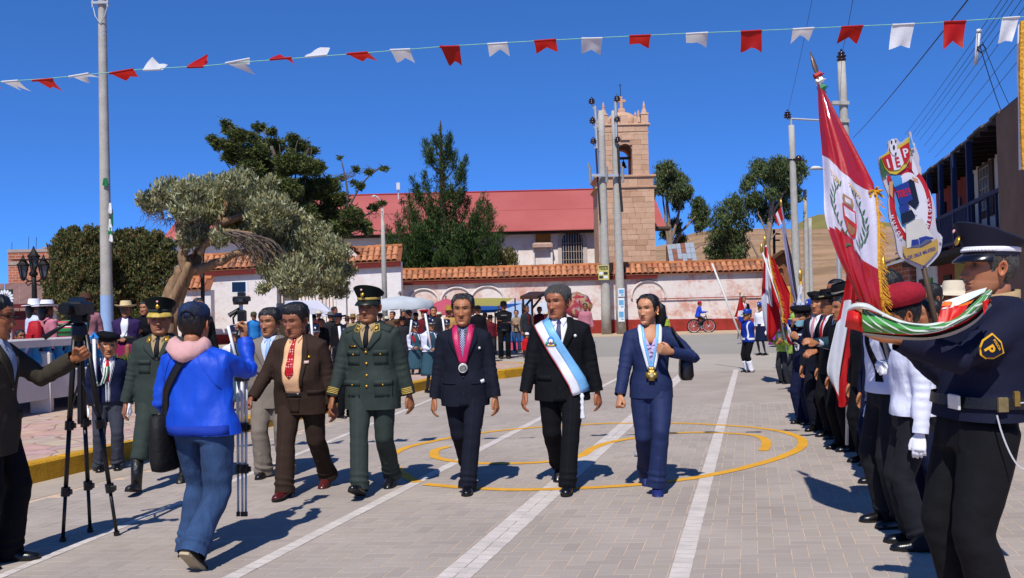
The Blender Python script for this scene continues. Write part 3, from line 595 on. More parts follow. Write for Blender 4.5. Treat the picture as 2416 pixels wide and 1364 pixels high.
# dark round trees left
for (lab,cl,YY,bx,by) in (('dark bushy round tree behind the left of the concrete flagpole',[(160,562,26),(143,590,28),(190,575,34),(150,625,36),(205,640,46),(128,672,28),(230,700,40),(180,700,42),(176,545,14),(222,552,22),(140,700,30),(120,700,18),(170,740,30),(230,745,30),(205,600,36),(138,570,14),(240,600,30),(180,660,40),(150,550,12),(206,540,10)],25.5,190,860),
                              ('dark bushy round tree with brown tips between the concrete flagpole and the gnarled trunk',[(285,566,26),(318,558,22),(350,575,34),(290,610,44),(350,640,46),(392,612,32),(300,680,46),(365,700,42),(335,546,12),(396,578,20),(262,640,36),(408,650,24),(300,548,12),(372,556,16),(330,600,40),(400,690,30),(290,735,34),(345,745,34),(250,580,18),(415,610,14)],26.5,335,850)):
    b_=G(bx,by,.1);b_=Vector((P(bx,by,YY).x,YY,.1));t=thing('bushy_tree',lab,'tree',b_,'dark round plaza trees');mb=MB()
    mb.tube([b_,b_+V3_(.05,0,.9),b_+V3_(-.05,0,1.8),P(cl[2][0],cl[2][1],YY)],[.16,.13,.11,.05],8)
    for c in cl:mb.tube([b_+V3_(0,0,1.6),P(c[0],c[1]+c[2]*.4,YY),P(c[0],c[1],YY)],[.06,.04,.015],5)
    mb.build('trunk',BARK_D,t,smooth=True);crown(t,np.vstack([leaves(cl,YY,12000,.075,.036,'up',tuft=3,shell=.5),leaves([(c[0],c[1],c[2]*.7) for c in cl],YY,5000,.13,.07,'rand'),leaves([(c[0],c[1],c[2]*1.12) for c in cl],YY,1500,.12,.05,'up',shell=.25)]),L_DARK)
# gnarled tree
YY=21.;b_=Vector((P(392,880,YY).x,YY,.15));t=thing('gnarled_tree','old twisted tree with pale bare trunk and silvery green crown leaning to the right','tree',b_);mb=MB()
limb(mb,[(378,900),(384,790),(396,715),(418,665),(440,630),(462,610)],YY,.20,.15,12,.02,.10);limb(mb,[(420,900),(405,790),(420,715),(440,660),(452,628)],YY-.15,.15,.10,10,.02,.12)
limb(mb,[(400,790),(402,720),(428,668),(446,620)],YY-.3,.11,.08,8,.02,.15)
limb(mb,[(440,640),(430,610),(436,585),(428,572)],YY-.2,.12,.09,9,.015,.1);limb(mb,[(442,640),(478,632),(520,618),(560,598),(620,590),(700,600)],YY-.1,.13,.04,9,.02)
limb(mb,[(450,630),(470,590),(500,560),(520,520),(540,470),(560,430)],YY+.2,.12,.04,9,.02);limb(mb,[(500,560),(470,520),(430,490),(380,480)],YY,.08,.025,7,.02);limb(mb,[(515,530),(580,510),(650,540),(720,580),(770,640)],YY+.2,.10,.03,7,.02)
limb(mb,[(470,600),(505,552),(550,546),(600,556),(640,590),(655,622)],YY-.4,.07,.015,6,.02)
mb.build('trunk',BARK_PALE,t,smooth=True);mb=MB()
for k in range(26):
    x0=random.uniform(500,610);y0=545+abs(x0-550)*.15;limb(mb,[(x0,y0),(x0+35,y0+12),(x0+70,y0+40),(x0+random.uniform(60,100),y0+random.uniform(60,95))],YY-.5+random.uniform(-.4,.3),.018,.005,4,.02)
twigs(mb,(340,500),(470,530),60,YY,.010,40,34);twigs(mb,(560,600),(800,640),60,YY-.3,.010,26,40)
setp(mb.build('dead_twigs',BARK_G,t),kind='stuff')
cl=[(362,478,36),(345,470,24),(400,452,42),(450,455,44),(500,450,48),(545,440,42),(575,425,34),(600,470,56),(540,485,60),(640,500,56),(690,535,52),(480,505,40),(450,560,32),(440,530,26),(560,530,46),(620,560,55),(690,590,62),(740,560,48),(780,590,44),(770,640,50),(700,650,56),(650,630,46),(735,668,38),(680,675,28),(790,650,30),(805,684,24),(768,682,24),(700,686,20),(820,640,20),(806,600,24),(480,478,40),(520,500,40),(562,520,42),(438,498,34),(470,556,30),(600,540,42),(520,560,26),(410,480,26),(510,560,28),(640,430,22),(620,680,16)]
cl=[(c[0],c[1],c[2],random.uniform(-1.0,1.2)) for c in cl]
crown(t,np.vstack([leaves(cl,YY,11500,.12,.034,'up',tuft=4,shell=.55),leaves([(c[0],c[1]+4,c[2]*.8,c[3]) for c in cl],YY,6000,.11,.05,'rand')]),L_SILV)
# cypress
YY=36.;b_=Vector((P(690,800,YY).x,YY,0));t=thing('cypress_tree','big ragged dark cypress rising behind the gnarled silver tree','tree',b_);mb=MB()
limb(mb,[(690,800),(680,600),(670,450),(640,345)],YY,.35,.06);limb(mb,[(680,560),(600,420),(560,330),(532,285)],YY,.16,.02);limb(mb,[(690,600),(720,480),(720,380),(728,350)],YY,.16,.03);limb(mb,[(700,640),(790,540),(820,470),(805,375)],YY,.12,.015);limb(mb,[(800,540),(850,440),(895,398),(920,398)],YY,.05,.01)
for (x,y) in ((530,285),(490,325),(560,340),(620,305),(660,340),(700,330),(735,350),(760,400),(790,440),(860,510),(900,490),(840,540),(870,540)):limb(mb,[(690,560),((690+x)/2,(560+y)/2+15),(x,y)],YY+random.uniform(-1,1),.07,.01,6,.03)
twigs(mb,(800,420),(900,400),25,YY,.015,30,-14);twigs(mb,(810,500),(920,510),25,YY,.015,30,20)
mb.build('trunk',BARK_G,t,smooth=True)
cl=[(532,290,12),(540,306,18),(562,318,24),(500,328,14),(520,340,22),(548,345,26),(590,325,24),(612,300,16),(640,312,14),(640,345,34),(600,360,38),(560,370,34),(690,325,16),(705,345,26),(735,356,16),(690,385,44),(640,400,50),(590,400,34),(735,395,34),(770,436,34),(720,450,52),(660,450,54),(790,470,34),(830,505,28),(760,510,48),(850,530,24),(880,490,12),(900,480,10),(870,405,10),(905,398,10),(840,400,9),(803,372,7),(806,420,9),(850,440,12),(835,430,10),(700,510,52),(800,540,34),(868,545,14),(640,500,40)]
cl=[(c[0],c[1],c[2],random.uniform(-1.6,1.6)) for c in cl];crown(t,np.vstack([leaves(cl,YY,15000,.17,.045,'spray',.6,tuft=3),leaves([(c[0],c[1],c[2]*.7,c[3]) for c in cl],YY,5000,.2,.09,'rand',.6)]),L_CYP)
# pine
YY=55.;b_=Vector((P(1050,700,YY).x,YY,0));t=thing('pine_tree','tall pointed dark green pine with upturned branches in front of the red roof','tree',b_);mb=MB()
limb(mb,[(1052,740),(1048,560),(1042,400),(1039,285)],YY,.35,.03)
tips=[(1012,350),(1002,335),(1025,320),(1060,320),(1058,350),(1074,362),(1088,390),(1098,378),(972,420),(985,440),(1000,410),(1085,450),(1096,432),(950,478),(962,462),(940,520),(928,560),(912,548),(1105,470),(1142,460),(1130,480),(1160,505),(1150,490),(1182,545),(1165,560),(930,600),(905,590),(1170,590),(975,500),(1010,460),(1065,440),(1075,480),(1120,520),(1020,500),(990,540),(1090,540),(1035,540),(960,560),(1060,560),(1000,590),(1040,600),(1085,600),(1130,590),(960,610),(1110,560)]
cl=[(1039,300,5),(1039,318,8),(1040,338,12),(1041,360,14),(1042,390,18),(1044,420,22),(1046,460,28)]
for (x,y) in tips:
    y0=min(690,y+abs(x-1045)*.75+40);dd=random.uniform(-1,1)*(2.2 if y >470 else 1.);limb(mb,[(1046,y0),(x*.7+1046*.3,y0*.62+y*.38+6,dd*.6),(x,y,dd)],YY,.06,.012,5)
    for f_ in (0,.22,.45,.7):cl.append((x*(1-f_)+(x*.75+1046*.25)*f_,y+(y0-y)*f_*.7,8+9*f_+(6 if y >480 else 0),dd*(1-f_*.5)))
mb.build('trunk',BARK_D,t,smooth=True)
cl += [(1040,560,46),(992,580,38),(1092,575,42),(1040,620,56),(982,628,42),(1098,625,46),(1135,600,28),(948,618,24),(1012,530,24),(1072,530,26),(1042,500,26)]
crown(t,np.vstack([leaves(cl,YY,15000,.26,.036,'up',1.25,.75,tuft=4),leaves([(c[0],c[1],c[2]*.6) for c in cl[-11:]],YY,2500,.3,.1,'rand')]),L_PINE)
t=thing('shrub','yellowish shrub beside the pine above the tiled wall','shrub',Vector((P(1195,640,56).x,56,0)));mb=MB();limb(mb,[(1195,760),(1193,660),(1196,600)],56,.08,.02,6);limb(mb,[(1194,680),(1175,620)],56,.05,.02,5);mb.build('stem',BARK_D,t)
crown(t,leaves([(1196,605,26),(1180,620,22),(1205,622,20),(1160,615,18)],56,2200,.22,.06,'up',tuft=1),L_OCH)
# eucalyptus
def euc(lab,Y,base,limbs,cl,n,m=L_EUC,ori='down'):
    b_=Vector((P(base[0],base[1],Y).x,Y,-.05));t=thing('eucalyptus_tree',lab,'tree',b_,'trees on the slope behind the wall');mb=MB()
    for i,(pts,r) in enumerate(limbs):limb(mb,pts,Y,r,r*.3,7,.04)
    mb.build('trunk',BARK_E,t,smooth=True);cl=[(c[0],c[1],c[2],random.uniform(-1.5,1.5)) for c in cl]
    crown(t,np.vstack([leaves(cl,Y,int(n*1.8),.25,.06,ori,.95,.6,tuft=2),leaves([(c[0],c[1],c[2]*.75,c[3]) for c in cl],Y,n//2,.34,.14,'rand')]),m)
euc('eucalyptus with pale forked trunks right behind the bell tower',66,(1578,700),[([(1578,700),(1582,560),(1575,500),(1572,420)],.22),([(1582,570),(1600,510),(1612,440)],.14),([(1580,600),(1570,520),(1560,430)],.12)],
    [(1562,402,22),(1578,396,20),(1570,425,28),(1596,420,22),(1606,445,26),(1590,462,22),(1618,462,18),(1626,450,12),(1600,485,16),(1560,445,20),(1610,425,16)],2000)
euc('leaning eucalyptus with a round crown right of the first one',68,(1572,640),[([(1572,640),(1600,560),(1640,512)],.14),([(1575,630),(1590,570),(1630,520)],.10),([(1572,640),(1585,570),(1594,540)],.08)],
    [(1646,480,18),(1656,500,22),(1644,512,20),(1662,525,16),(1650,535,14),(1594,528,15),(1600,545,11),(1570,552,14),(1572,535,10)],1300)
euc('dense dark drooping tree in front of the brown hillside',64,(1722,700),[([(1722,700),(1716,600),(1718,540),(1735,490)],.3),([(1716,600),(1680,575),(1640,585),(1630,600)],.08),([(1722,640),(1745,560)],.12)],
    [(1735,478,26),(1752,490,26),(1716,500,34),(1700,525,30),(1740,530,40),(1700,560,36),(1735,575,36),(1720,600,40),(1690,600,24),(1700,580,30),(1745,600,20),(1710,620,26),(1670,590,12)],2600)
euc('tall spreading eucalyptus behind the right street pole',60,(1812,700),[([(1810,700),(1810,590),(1816,520),(1822,470),(1815,430)],.26),([(1812,560),(1795,520),(1788,500)],.08),([(1816,520),(1840,470),(1860,430),(1875,400)],.11),([(1820,480),(1800,440),(1780,420)],.10),([(1812,570),(1840,540),(1868,520)],.05),([(1805,640),(1775,580),(1758,555)],.09)],
    [(1790,395,24),(1804,408,26),(1772,425,20),(1758,440,16),(1836,390,26),(1852,402,28),(1830,420,32),(1872,392,22),(1890,405,20),(1886,385,16),(1866,430,26),(1848,455,24),(1820,455,20),(1780,470,22),(1794,486,24),(1770,484,14),(1844,482,22),(1800,506,20),(1836,505,18),(1880,455,14),(1884,470,10),(1815,520,16),(1862,510,11),(1858,490,10)],3400)
euc('small bush on the hillside beside the tin roof',70,(1610,640),[([(1608,640),(1607,575)],.06)],[(1606,565,14),(1600,575,10)],260,L_OCH)
# ================================================================== buildings left
def brick_m(n,l,b):
    g=N(n,'NewGeometry');mp=N(n,'Mapping');mp.inputs['Rotation'].default_value=(R(90),0,0);l.new(g.outputs['Position'],mp.inputs[0]);br=N(n,'TexBrick',i_Scale=1.)
    br.inputs['Brick Width'].default_value=.5;br.inputs['Row Height'].default_value=.2;br.inputs['Mortar Size'].default_value=.02
    br.inputs['Color1'].default_value=(*lin('#b0684f'),1);br.inputs['Color2'].default_value=(*lin('#9f5a45'),1);br.inputs['Mortar'].default_value=(*lin('#b29a88'),1);l.new(mp.outputs[0],br.inputs['Vector'])
    bp=N(n,'Bump',i_Strength=.5,i_Distance=.03,invert=True);l.new(br.outputs['Fac'],bp.inputs['Height']);l.new(bp.outputs[0],b.inputs['Normal'])
    t=N(n,'TexNoise',i_Scale=1.5,i_Detail=6.);l.new(g.outputs['Position'],t.inputs['Vector']);l.new(mixc(n,l,1.,br.outputs[0],ramp(n,l,t.outputs[0],[(.3,.85),(.7,1.1)]),'MULTIPLY'),b.inputs['Base Color'])
M_BRICK=nodes_mat('red_brick',brick_m,.9)
q0,q1=P(20,700,70),P(230,700,70);qt=P(60,588,70);bb=thing('brick_building','unfinished red brick building with a water tank on its flat roof','building',(q0.x,70,0))
mb=MB();mb.box(((q0.x+q1.x)/2,74,qt.z/2),(q1.x-q0.x,8,qt.z));mb.build('brick_wall',M_BRICK,bb)
for z_ in (qt.z-.12,P(20,622,70).z):mb=MB();mb.box(((q0.x+q1.x)/2,73.98,z_),(q1.x-q0.x+.06,8.06,.22));mb.build('concrete_band',mat('old_concrete','#9a8f86',.9,.2,3),bb)
mb=MB();mb.box((P(105,580,70).x,73,qt.z+.25),(2.6,1.5,.12));mb.build('roof_slab',MATS['old_concrete'],bb)
q=P(104,582,70);mb=MB();mb.lathe([(.55,0),(.58,.2),(.58,.75),(.5,.95),(.2,1.05),(.18,1.15)],(q.x,73,qt.z+.31),14);mb.build('water_tank',mat('cream_tank','#c9b996',.6),bb,auto=40)
mb=MB()
for x_ in (22,62,80,135):q=P(x_,580,70);mb.tube([(q.x,70.3,qt.z-.2),(q.x+.05,70.3,qt.z+random.uniform(.5,1.3))],.02,4)
mb.build('rebar',M_IRON,bb)
br_=thing('brown_roofed_house','low white house with a long faded brown tin roof and red lettering','building',Vector((P(110,800,45).x,45,0)))
r0,r1,e0,e1=P(-60,672,49),P(260,668,49),P(-60,736,44.6),P(260,730,44.6);M_BRR=mat('faded_brown_tin','#7d5f56',.7,.25,1.2,.3,6,aniso=(3,.3,.3))
for i in range(9):f=lambda a,b,t:a*(1-t)+b*t;t0,t1=i/9,(i+1)/9-.004;mb=MB();mb.prism([f(e0,e1,t0),f(e0,e1,t1),f(r0,r1,t1),f(r0,r1,t0)],(0,0,.05));mb.build('roof_sheet',M_BRR,br_)
mb=MB();mb.box(((e0.x+e1.x)/2,47,e0.z/2-.02),(e1.x-e0.x,4,e0.z-.1));mb.build('house_wall',M_PLW2,br_)
mb=MB();mb.box(((e0.x+e1.x)/2,44.98,.55),(e1.x-e0.x,.06,1.1));mb.build('red_base',M_REDB,br_)
for i in range(9):q=P(-40+34*i,745,44.9);mb=MB();mb.box((q.x,44.95,q.z),(.12,.07,.5));mb.build('eave_corbel',mat('corbel_paint','#c8b6a2',.9),br_)
q=P(55,752,44.9);v,f_=text_geo('ZELI',.02);mb=MB();mb.add([(q.x+a*.75,44.94,q.z+b*.75) for a,b,_ in v],f_);mb.build('wall_lettering',mat('dark_red_lettering','#7a1f1f',.8),br_)
for i in range(3):q=P(40+i*60,800,44.9);mb=MB();mb.box((q.x,44.96,1.2),(.9,.1,2.2));mb.build('door',mat('dark_red_door','#5a1a1c',.7,.2),br_)
# ================================================================== houses right
FD=Vector((.27,1,0)).normalized();FN=Vector((-FD.y,FD.x,0));FO=P(2400,265,20.8);FO.z=0
def fp(s,out,z):p_=FO+FD*s+FN*out;return Vector((p_.x,p_.y,z))
hs_=thing('balcony_house','old two storey adobe house with blue wooden balcony and overhanging tin roof','building',fp(4,0,0))
M_HWHITE=plaster('house_white_plaster','#e2dacb','#b5a28b',.72,.95);M_HRED=mat('house_dark_red','#8d3a30',.9,.2,2);M_HBROWN=mat('house_brown_mud','#7d6350',.95,.2,1.5,.4,8);M_BLUEW=mat('blue_painted_wood','#16264a',.7,.2,6);M_DWOOD=mat('dark_wood','#241712',.8,.3,8)
EZ=5.14
def slab(name,s0,s1,o0,o1,z0,z1,m,par=None):mb=MB();mb.prism([fp(s0,o0,z0),fp(s1,o0,z0),fp(s1,o1,z0),fp(s0,o1,z0)],(0,0,z1-z0));return mb.build(name,m,par or hs_)
slab('brown_wall',-9,-3.05,1.12,-6,0,EZ-.12,M_HBROWN);slab('inner_wall',-3.04,1.95,0,-6,0,EZ,M_HBROWN);slab('white_wall',1.96,5.3,0,-6,2.75,EZ,M_HWHITE);slab('red_wall',5.3,10.4,0,-6,2.75,EZ,M_HRED);slab('ground_floor_wall',1.96,10.4,.02,-6,0,2.75,M_HRED)
slab('balcony_floor',-3.0,10.4,.03,1.11,2.56,2.70,M_DWOOD)
for k in range(6):slab('balcony_post',-.15+1.75*k,-.02+1.75*k,.98,1.10,2.7,EZ-.13,M_BLUEW)
for z_ in (2.8,3.56):slab('balcony_rail',-3.0,10.4,1.01,1.095,z_,z_+.08,M_BLUEW)
for k in range(74):s_=.05+.14*k;slab('baluster',s_,s_+.055,1.03,1.08,2.885,3.555,M_BLUEW)
for k in range(4):slab('baluster',-2.6+.75*k,-2.54+.75*k,1.03,1.08,2.885,3.555,M_BLUEW)
w_=slab('window',2.3,3.9,.0,.05,3.55,4.92,mat('brown_window_frame','#4a3226',.7,.25,8))
for i in range(3):
    for j in range(4):slab('pane',2.62+.33*i,2.92+.33*i,.04,.06,3.75+.27*j,3.99+.27*j,mat('window_glass','#5d6468',.2,.3,4,0,40,0,.6),w_)
for i in range(4):slab('muntin',2.585+.33*i,2.62+.33*i,.045,.075,3.72,4.83,mat('window_bar_cream','#a39a86',.7),w_)
for j in range(5):slab('muntin',2.585,3.61,.045,.078,3.715+.27*j,3.75+.27*j,MATS['window_bar_cream'],w_)
slab('balcony_door',4.6,5.2,.0,.05,2.7,4.85,M_DWOOD);slab('balcony_door',6.3,7.5,.0,.06,3.0,4.4,mat('grey_window','#57524d',.5,.3,6));slab('balcony_door',8.6,9.6,.0,.06,2.8,4.5,M_DWOOD)
for k,(s0,s1,z1_,m_) in enumerate(((2.0,2.9,2.1,MATS['dark_glass']),(4.2,5.3,2.2,M_DWOOD),(6.2,7.2,2.1,mat('white_door','#a9a59c',.7)),(8.0,9.2,2.2,M_DWOOD))):slab('shop_door',s0,s1,.0,.07,0,z1_,m_)
slab('shop_sign',5.2,6.9,.05,.14,2.0,2.62,mat('yellow_shop_sign','#9c8a3f',.7,.3,8));slab('shop_poster',3.1,3.8,.05,.1,1.0,2.0,mat('faded_poster','#b8b4ae',.7,.5,9))
for k in range(27):
    s0=-9.2+.75*k;j=random.uniform(-.06,.06);mb=MB();mb.prism([fp(s0,1.1+j,EZ-.10),fp(s0+.73,1.1+j,EZ-.10),fp(s0+.73,-3,EZ+1.75),fp(s0,-3,EZ+1.75)],(0,0,.05));mb.build('roof_sheet',mat('dark_tin','#5f5348',.7,.35,3) if k != 15 else mat('bright_tin','#b9bdbf',.4,.1,4),hs_)
for k in range(28):slab('rafter',-9+.7*k,-8.92+.7*k,-.1,1.05,EZ-.22,EZ-.12,M_DWOOD)
def simple_house(lab,s0,s1,h,m,roofm,doors,set_=0.,name='street_house'):
    b_=thing(name,lab,'building',fp(s0,0,0));slab('house_wall',s0,s1,set_,-6,0,h,m,b_);mb=MB();mb.prism([fp(s0-.2,set_+.7,h-.1),fp(s1+.2,set_+.7,h-.1),fp(s1+.2,-3,h+1.3),fp(s0-.2,-3,h+1.3)],(0,0,.06));mb.build('roof',roofm,b_)
    for (a,b,z0,z1,mm) in doors:slab('door' if z0 == 0 else 'window',a,b,set_,set_+.05,z0,z1,mm,b_)
simple_house('small white house with brown tin roof beyond the balcony house',10.6,15,3.3,M_HWHITE,MATS['dark_tin'],[(11.5,12.5,0,2.2,mat('green_door','#4d9a3c',.7)),(13.2,14.2,1,2.2,M_DWOOD)])
simple_house('plain brick house further down the street',15.3,24,3.0,M_BRICK,MATS['dark_tin'],[(17,18,0,2.1,M_DWOOD),(20,21.2,1,2.,MATS['dark_glass'])],.2)
simple_house('low ochre house at the far end of the street',25,40,2.7,mat('ochre_wall','#b39a72',.9,.2,2),mat('grey_tin','#8d8f92',.5,.2,3),[(27,28,0,2.1,M_DWOOD),(32,33,0,2.,MATS['dark_red_door'])],.0)
# ================================================================== poles, lamps, wires
M_POLE=mat('pole_concrete','#a8a49c',.9,.18,5,.35,30);M_GALV=mat('galvanised_steel','#b3b6b8',.45,.1,8,0,40,.4);M_INS=mat('brown_porcelain','#2a0f0b',.2,.1,8,0,40,0,.6)
def insulator(parent,p,s=1.):
    mb=MB();mb.lathe([(.03,-.22),(.05,-.16),(.16,-.15),(.18,-.10),(.07,-.08),(.17,-.05),(.19,0),(.07,.02),(.13,.05),(.14,.10),(.05,.12),(.03,.2)],p,10,sx=s,sy=s);mb.build('insulator',M_INS,parent,smooth=True)
def conc_pole(lab,top,bot,Y,r0,r1,paint=None,grp=None,name='concrete_pole'):
    a,b=P(*bot,Y),P(*top,Y);a2=a.copy();
    if a.z >0.02:a2=a+(a-b)*(a.z/(b.z-a.z))
    t=thing(name,lab,'pole',(a2.x,Y,0),grp);d=b-a2;mb=MB();n_=8;mb.tube([a2+d*(i/n_) for i in range(n_+1)],[r0+(r1-r0)*i/n_ for i in range(n_+1)],16);mb.build('shaft',M_POLE,t,smooth=True)
    if paint:c0,c1=paint;f=lambda z:a2+d*((z)/d.z);mb=MB();k=lambda z:r0+(r1-r0)*z/d.z+.004;mb.tube([f(c0),f(c1)],[k(c0),k(c1)],16,cap=False);mb.build('painted_band',mat('pale_blue_paint','#8ea9cf',.7,.1,4),t,smooth=True)
    return t,a2,b
fpz=lambda y,Y,x=252:P(x,y,Y).z
FPO,fa,fb=conc_pole('tall grey concrete pole with a pale blue painted foot by the round trees',(239,-120),(254,860),20.,.135,.075,(.05,fpz(697,20)))
mb=MB();q=P(241,10,20);mb.beam(q+V3_(-.18,-.1,0),q+V3_(.18,-.1,0),.05);
for s_ in (-1,1):mb.tube([q+V3_(s_*.16,-.1,-.1),q+V3_(s_*.16,-.1,.35)],.025,6);mb.tube([q+V3_(s_*.16,-.1,-.05),q+V3_(s_*.1,-.12,-.3),q+V3_(0,-.1,-.45)],.01,5)
mb.build('top_bracket',M_GALV,FPO);q=P(243,72,20)
for z_ in (0,-.08,-.3):mb=MB();mb.tube([q+V3_(0,0,z_),q+V3_(0,0,z_-.03)],.085,12);mb.build('pole_band',M_GALV,FPO)
for i,(x,y,w,h,m_) in enumerate(((246,430,12,20,'green'),(258,492,9,26,'white'),(258,532,9,30,'white'),(258,546,10,18,'green'),(260,562,9,18,'white'),(262,514,5,40,'green'))):
    q=P(x+2,y,19.85);k=19.85/FPX;mb=MB();mb.prism([q+V3_(-w*k*.3,0,h*k*.5),q+V3_(w*k*.3,0,h*k*.5),q+V3_(w*k*.6,-.03,-h*k*.4),q+V3_(0,.02,-h*k*.5),q+V3_(-w*k*.5,-.02,-h*k*.35)],(0,.03,0));mb.build('tied_pennant',mat('pennant_'+m_,'#1f7a4c' if m_ == 'green' else '#dfe1e2',.6),FPO)
tps=[]
for (lab,tx,ty,bx,r0,r1) in (('left one of the twin concrete power poles before the tower, with a yellow poster',1418,262,1431,.27,.17),('right one of the twin concrete power poles before the tower, with blue posters',1449,262,1466,.26,.16)):
    t,a,b=conc_pole(lab,(tx,ty),(bx,787),50.2,r0,r1,grp='twin power poles',name='power_pole');tps.append((t,a,b))
t,a,b=tps[0]
for (x,y) in ((1396,238),(1398,284),(1400,332)):q=P(x,y,50);insulator(t,q,1.);mb=MB();mb.tube([q+V3_(0,0,-.2),q+V3_(.1,0,-.45),P(1420,y+28,50.2)],.035,6);mb.build('insulator_arm',M_GALV,t)
mb=MB();mb.tube([P(1404,250,50),P(1408,350,50)],.07,6);mb.build('side_bar',M_GALV,t)
mb=MB();mb.tube([P(1406,350,50),P(1416,520,50)],.05,6);mb.build('cable_duct',mat('dark_cable','#2c2a29',.7),t)
q0,q1=P(1391,414,49.85),P(1470,414,49.85);mb=MB();mb.beam(q0,q1,.16,.14);mb.build('crossarm',M_GALV,t)
for x in (1392,1431,1469):q=P(x,412,49.7);mb=MB();mb.tube([q+V3_(0,0,-.42),q+V3_(0,0,.42)],.075,8);mb.tube([q+V3_(-.06,0,.38),q+V3_(-.06,0,.62)],.05,6);mb.build('fuse_holder',mat('grey_ceramic','#8d8b88',.4,.3,12),t)
t,a,b=tps[1]
for (x,y) in ((1456,232),(1456,280),(1457,328)):q=P(x,y,49.9);insulator(t,q,1.);mb=MB();mb.tube([q+V3_(0,0,-.2),P(1453,y+24,50.2)],.035,6);mb.build('insulator_arm',M_GALV,t)
mb=MB();mb.tube([P(1452,240,49.9),P(1454,330,49.9)],.08,6);mb.build('side_bar',M_GALV,t);mb=MB();mb.tube([P(1458,340,49.8),P(1462,430,49.8),P(1468,500,49.9)],.07,6);mb.build('cable_duct',MATS['dark_cable'],t)
def poster(parent,x,y,w,h,Y,m,name='poster',parts=()):
    k=Y/FPX;q=P(x,y,Y);mb=MB();mb.box((q.x,Y,q.z),(w*k,.02,h*k));o=mb.build(name,m,parent)
    for (dx,dy,ww,hh,mm) in parts:mb=MB();mb.box((q.x+dx*k,Y-.012,q.z-dy*k),(ww*k,.012,hh*k));mb.build('printed_block',mm,o)
    return o
M_YPOST=mat('yellow_poster_paper','#b9b06a',.7,.2,6);M_DPRINT=mat('dark_print','#2f3326',.8,.4,20);M_WPAPER=mat('white_paper','#d5d9dc',.7,.08,6);M_BPRINT=mat('blue_print','#5f9fc9',.7,.3,14)
po_=poster(tps[0][0],1424,643,25,35,49.85,M_YPOST,'poster',((-6,2,9,6,M_WPAPER),(5,2,9,6,M_DPRINT),(-6,11,9,6,M_DPRINT),(5,11,9,6,M_WPAPER),(0,-14,22,2,M_DPRINT)))
v,f_=text_geo('TECSUR',.02);q=P(1424,634,49.82);mb=MB();mb.add([(q.x+a*.135,49.825,q.z+b*.17) for a,b,_ in v],f_);mb.build('poster_lettering',mat('dark_olive_lettering','#23301c',.8),po_)
for (y,h) in ((690,20),(716,26),(744,30)):poster(tps[1][0],1466,y,15,h,49.9,M_WPAPER,'poster',((0,-2,11,h*.45,M_BPRINT),(2,h*.3,6,3,M_BPRINT)))
# right street poles
sp1,a,b=conc_pole('slim concrete street pole with a side arm and brown insulator by the adobe pillar',(1867,296),(1882,720),40.,.20,.12)
q=P(1858,270,40);insulator(sp1,q,.9);mb=MB();mb.tube([P(1858,280,40),P(1934,284,40)],.045,6);mb.tube([P(1934,284,40),P(1936,300,40)],.03,5);mb.tube([P(1867,300,40),P(1866,279,40)],.05,6);mb.build('side_arm',M_GALV,sp1)
q=P(1884,374,39.8);mb=MB();mb.lathe([(.05,-.15),(.13,-.1),(.15,0),(.1,.1),(.02,.14)],q,10);mb.beam(q+V3_(-.1,0,-.02),q+V3_(-.45,.2,-.02),.05);mb.build('insulator',M_INS,sp1,smooth=True)
sp2,a,b=conc_pole('concrete pole with cross arms partly hidden by the big hanging flag',(1985,146),(2012,720),27.,.17,.11)
q=P(1985,132,27);insulator(sp2,q,.75)
for (y) in (243,285):mb=MB();mb.beam(P(1962,y,26.9),P(2002,y+1,26.9),.14,.10);mb.build('crossarm',M_POLE,sp2)
for i,(tx,ty,bx,by,Y,r0,r1) in enumerate(((1899,448,1904,690,62,.19,.13),(1911,515,1914,690,78,.19,.14))):conc_pole(('distant bare concrete pole seen against the hillside, taller one','distant bare concrete pole seen against the hillside, shorter one')[i],(tx,ty),(bx,by),Y,r0,r1)
uo=thing('utility_post','thin dark post with two short cross bars on the hillside','pole',Vector((P(1826,640,62).x,62,0)));mb=MB();mb.tube([(P(1826,640,62).x,62,0),P(1826,542,62)],.09,6);mb.build('shaft',M_DWOOD,uo)
for y in (552,567):mb=MB();mb.beam(P(1826,y,61.9),P(1840,y,61.9),.1);mb.build('crossarm',M_DWOOD,uo)
sl=thing('street_lamp','white cobra head street lamp reaching out from behind the hanging flag','street lamp',Vector((P(2000,700,33).x,33,0)));mb=MB();mb.tube([(P(1985,700,33).x,33.2,0),P(1975,408,33.2)],.09,8);mb.tube([P(1975,408,33.2),P(1955,400,33),P(1938,399,33)],.035,6);mb.build('lamp_arm',M_GALV,sl)
q=P(1925,398,33);mb=MB();mb.tube([q+V3_(-.2,0,.0),q+V3_(-.1,0,.02),q+V3_(.08,0,.02),q+V3_(.24,0,0)],[(.05,.03),(.11,.075),(.10,.07),(.04,.035)],10);mb.build('lamp_head',mat('white_lamp_shell','#c9cac8',.5),sl,smooth=True)
bl_=thing('street_lamp','tall thin concrete lamp post with bent neck between the gnarled tree and the pine','street lamp',Vector((P(907,700,46).x,46,0)));mb=MB();mb.tube([(P(908,705,46).x,46,0),P(905,600,46),P(902,492,46)],[.15,.12,.07],10);mb.build('shaft',M_POLE,bl_,smooth=True)
mb=MB();mb.tube([P(902,494,46),P(899,475,46),P(892,466,46),P(886,463,46)],.03,6);mb.build('lamp_neck',M_GALV,bl_,smooth=True);mb=MB();q=P(884,463,46);mb.tube([q+V3_(.08,0,.01),q+V3_(-.05,0,0),q+V3_(-.16,0,-.02)],[(.04,.03),(.09,.06),(.03,.02)],8);mb.build('lamp_head',MATS['white_lamp_shell'],bl_,smooth=True)
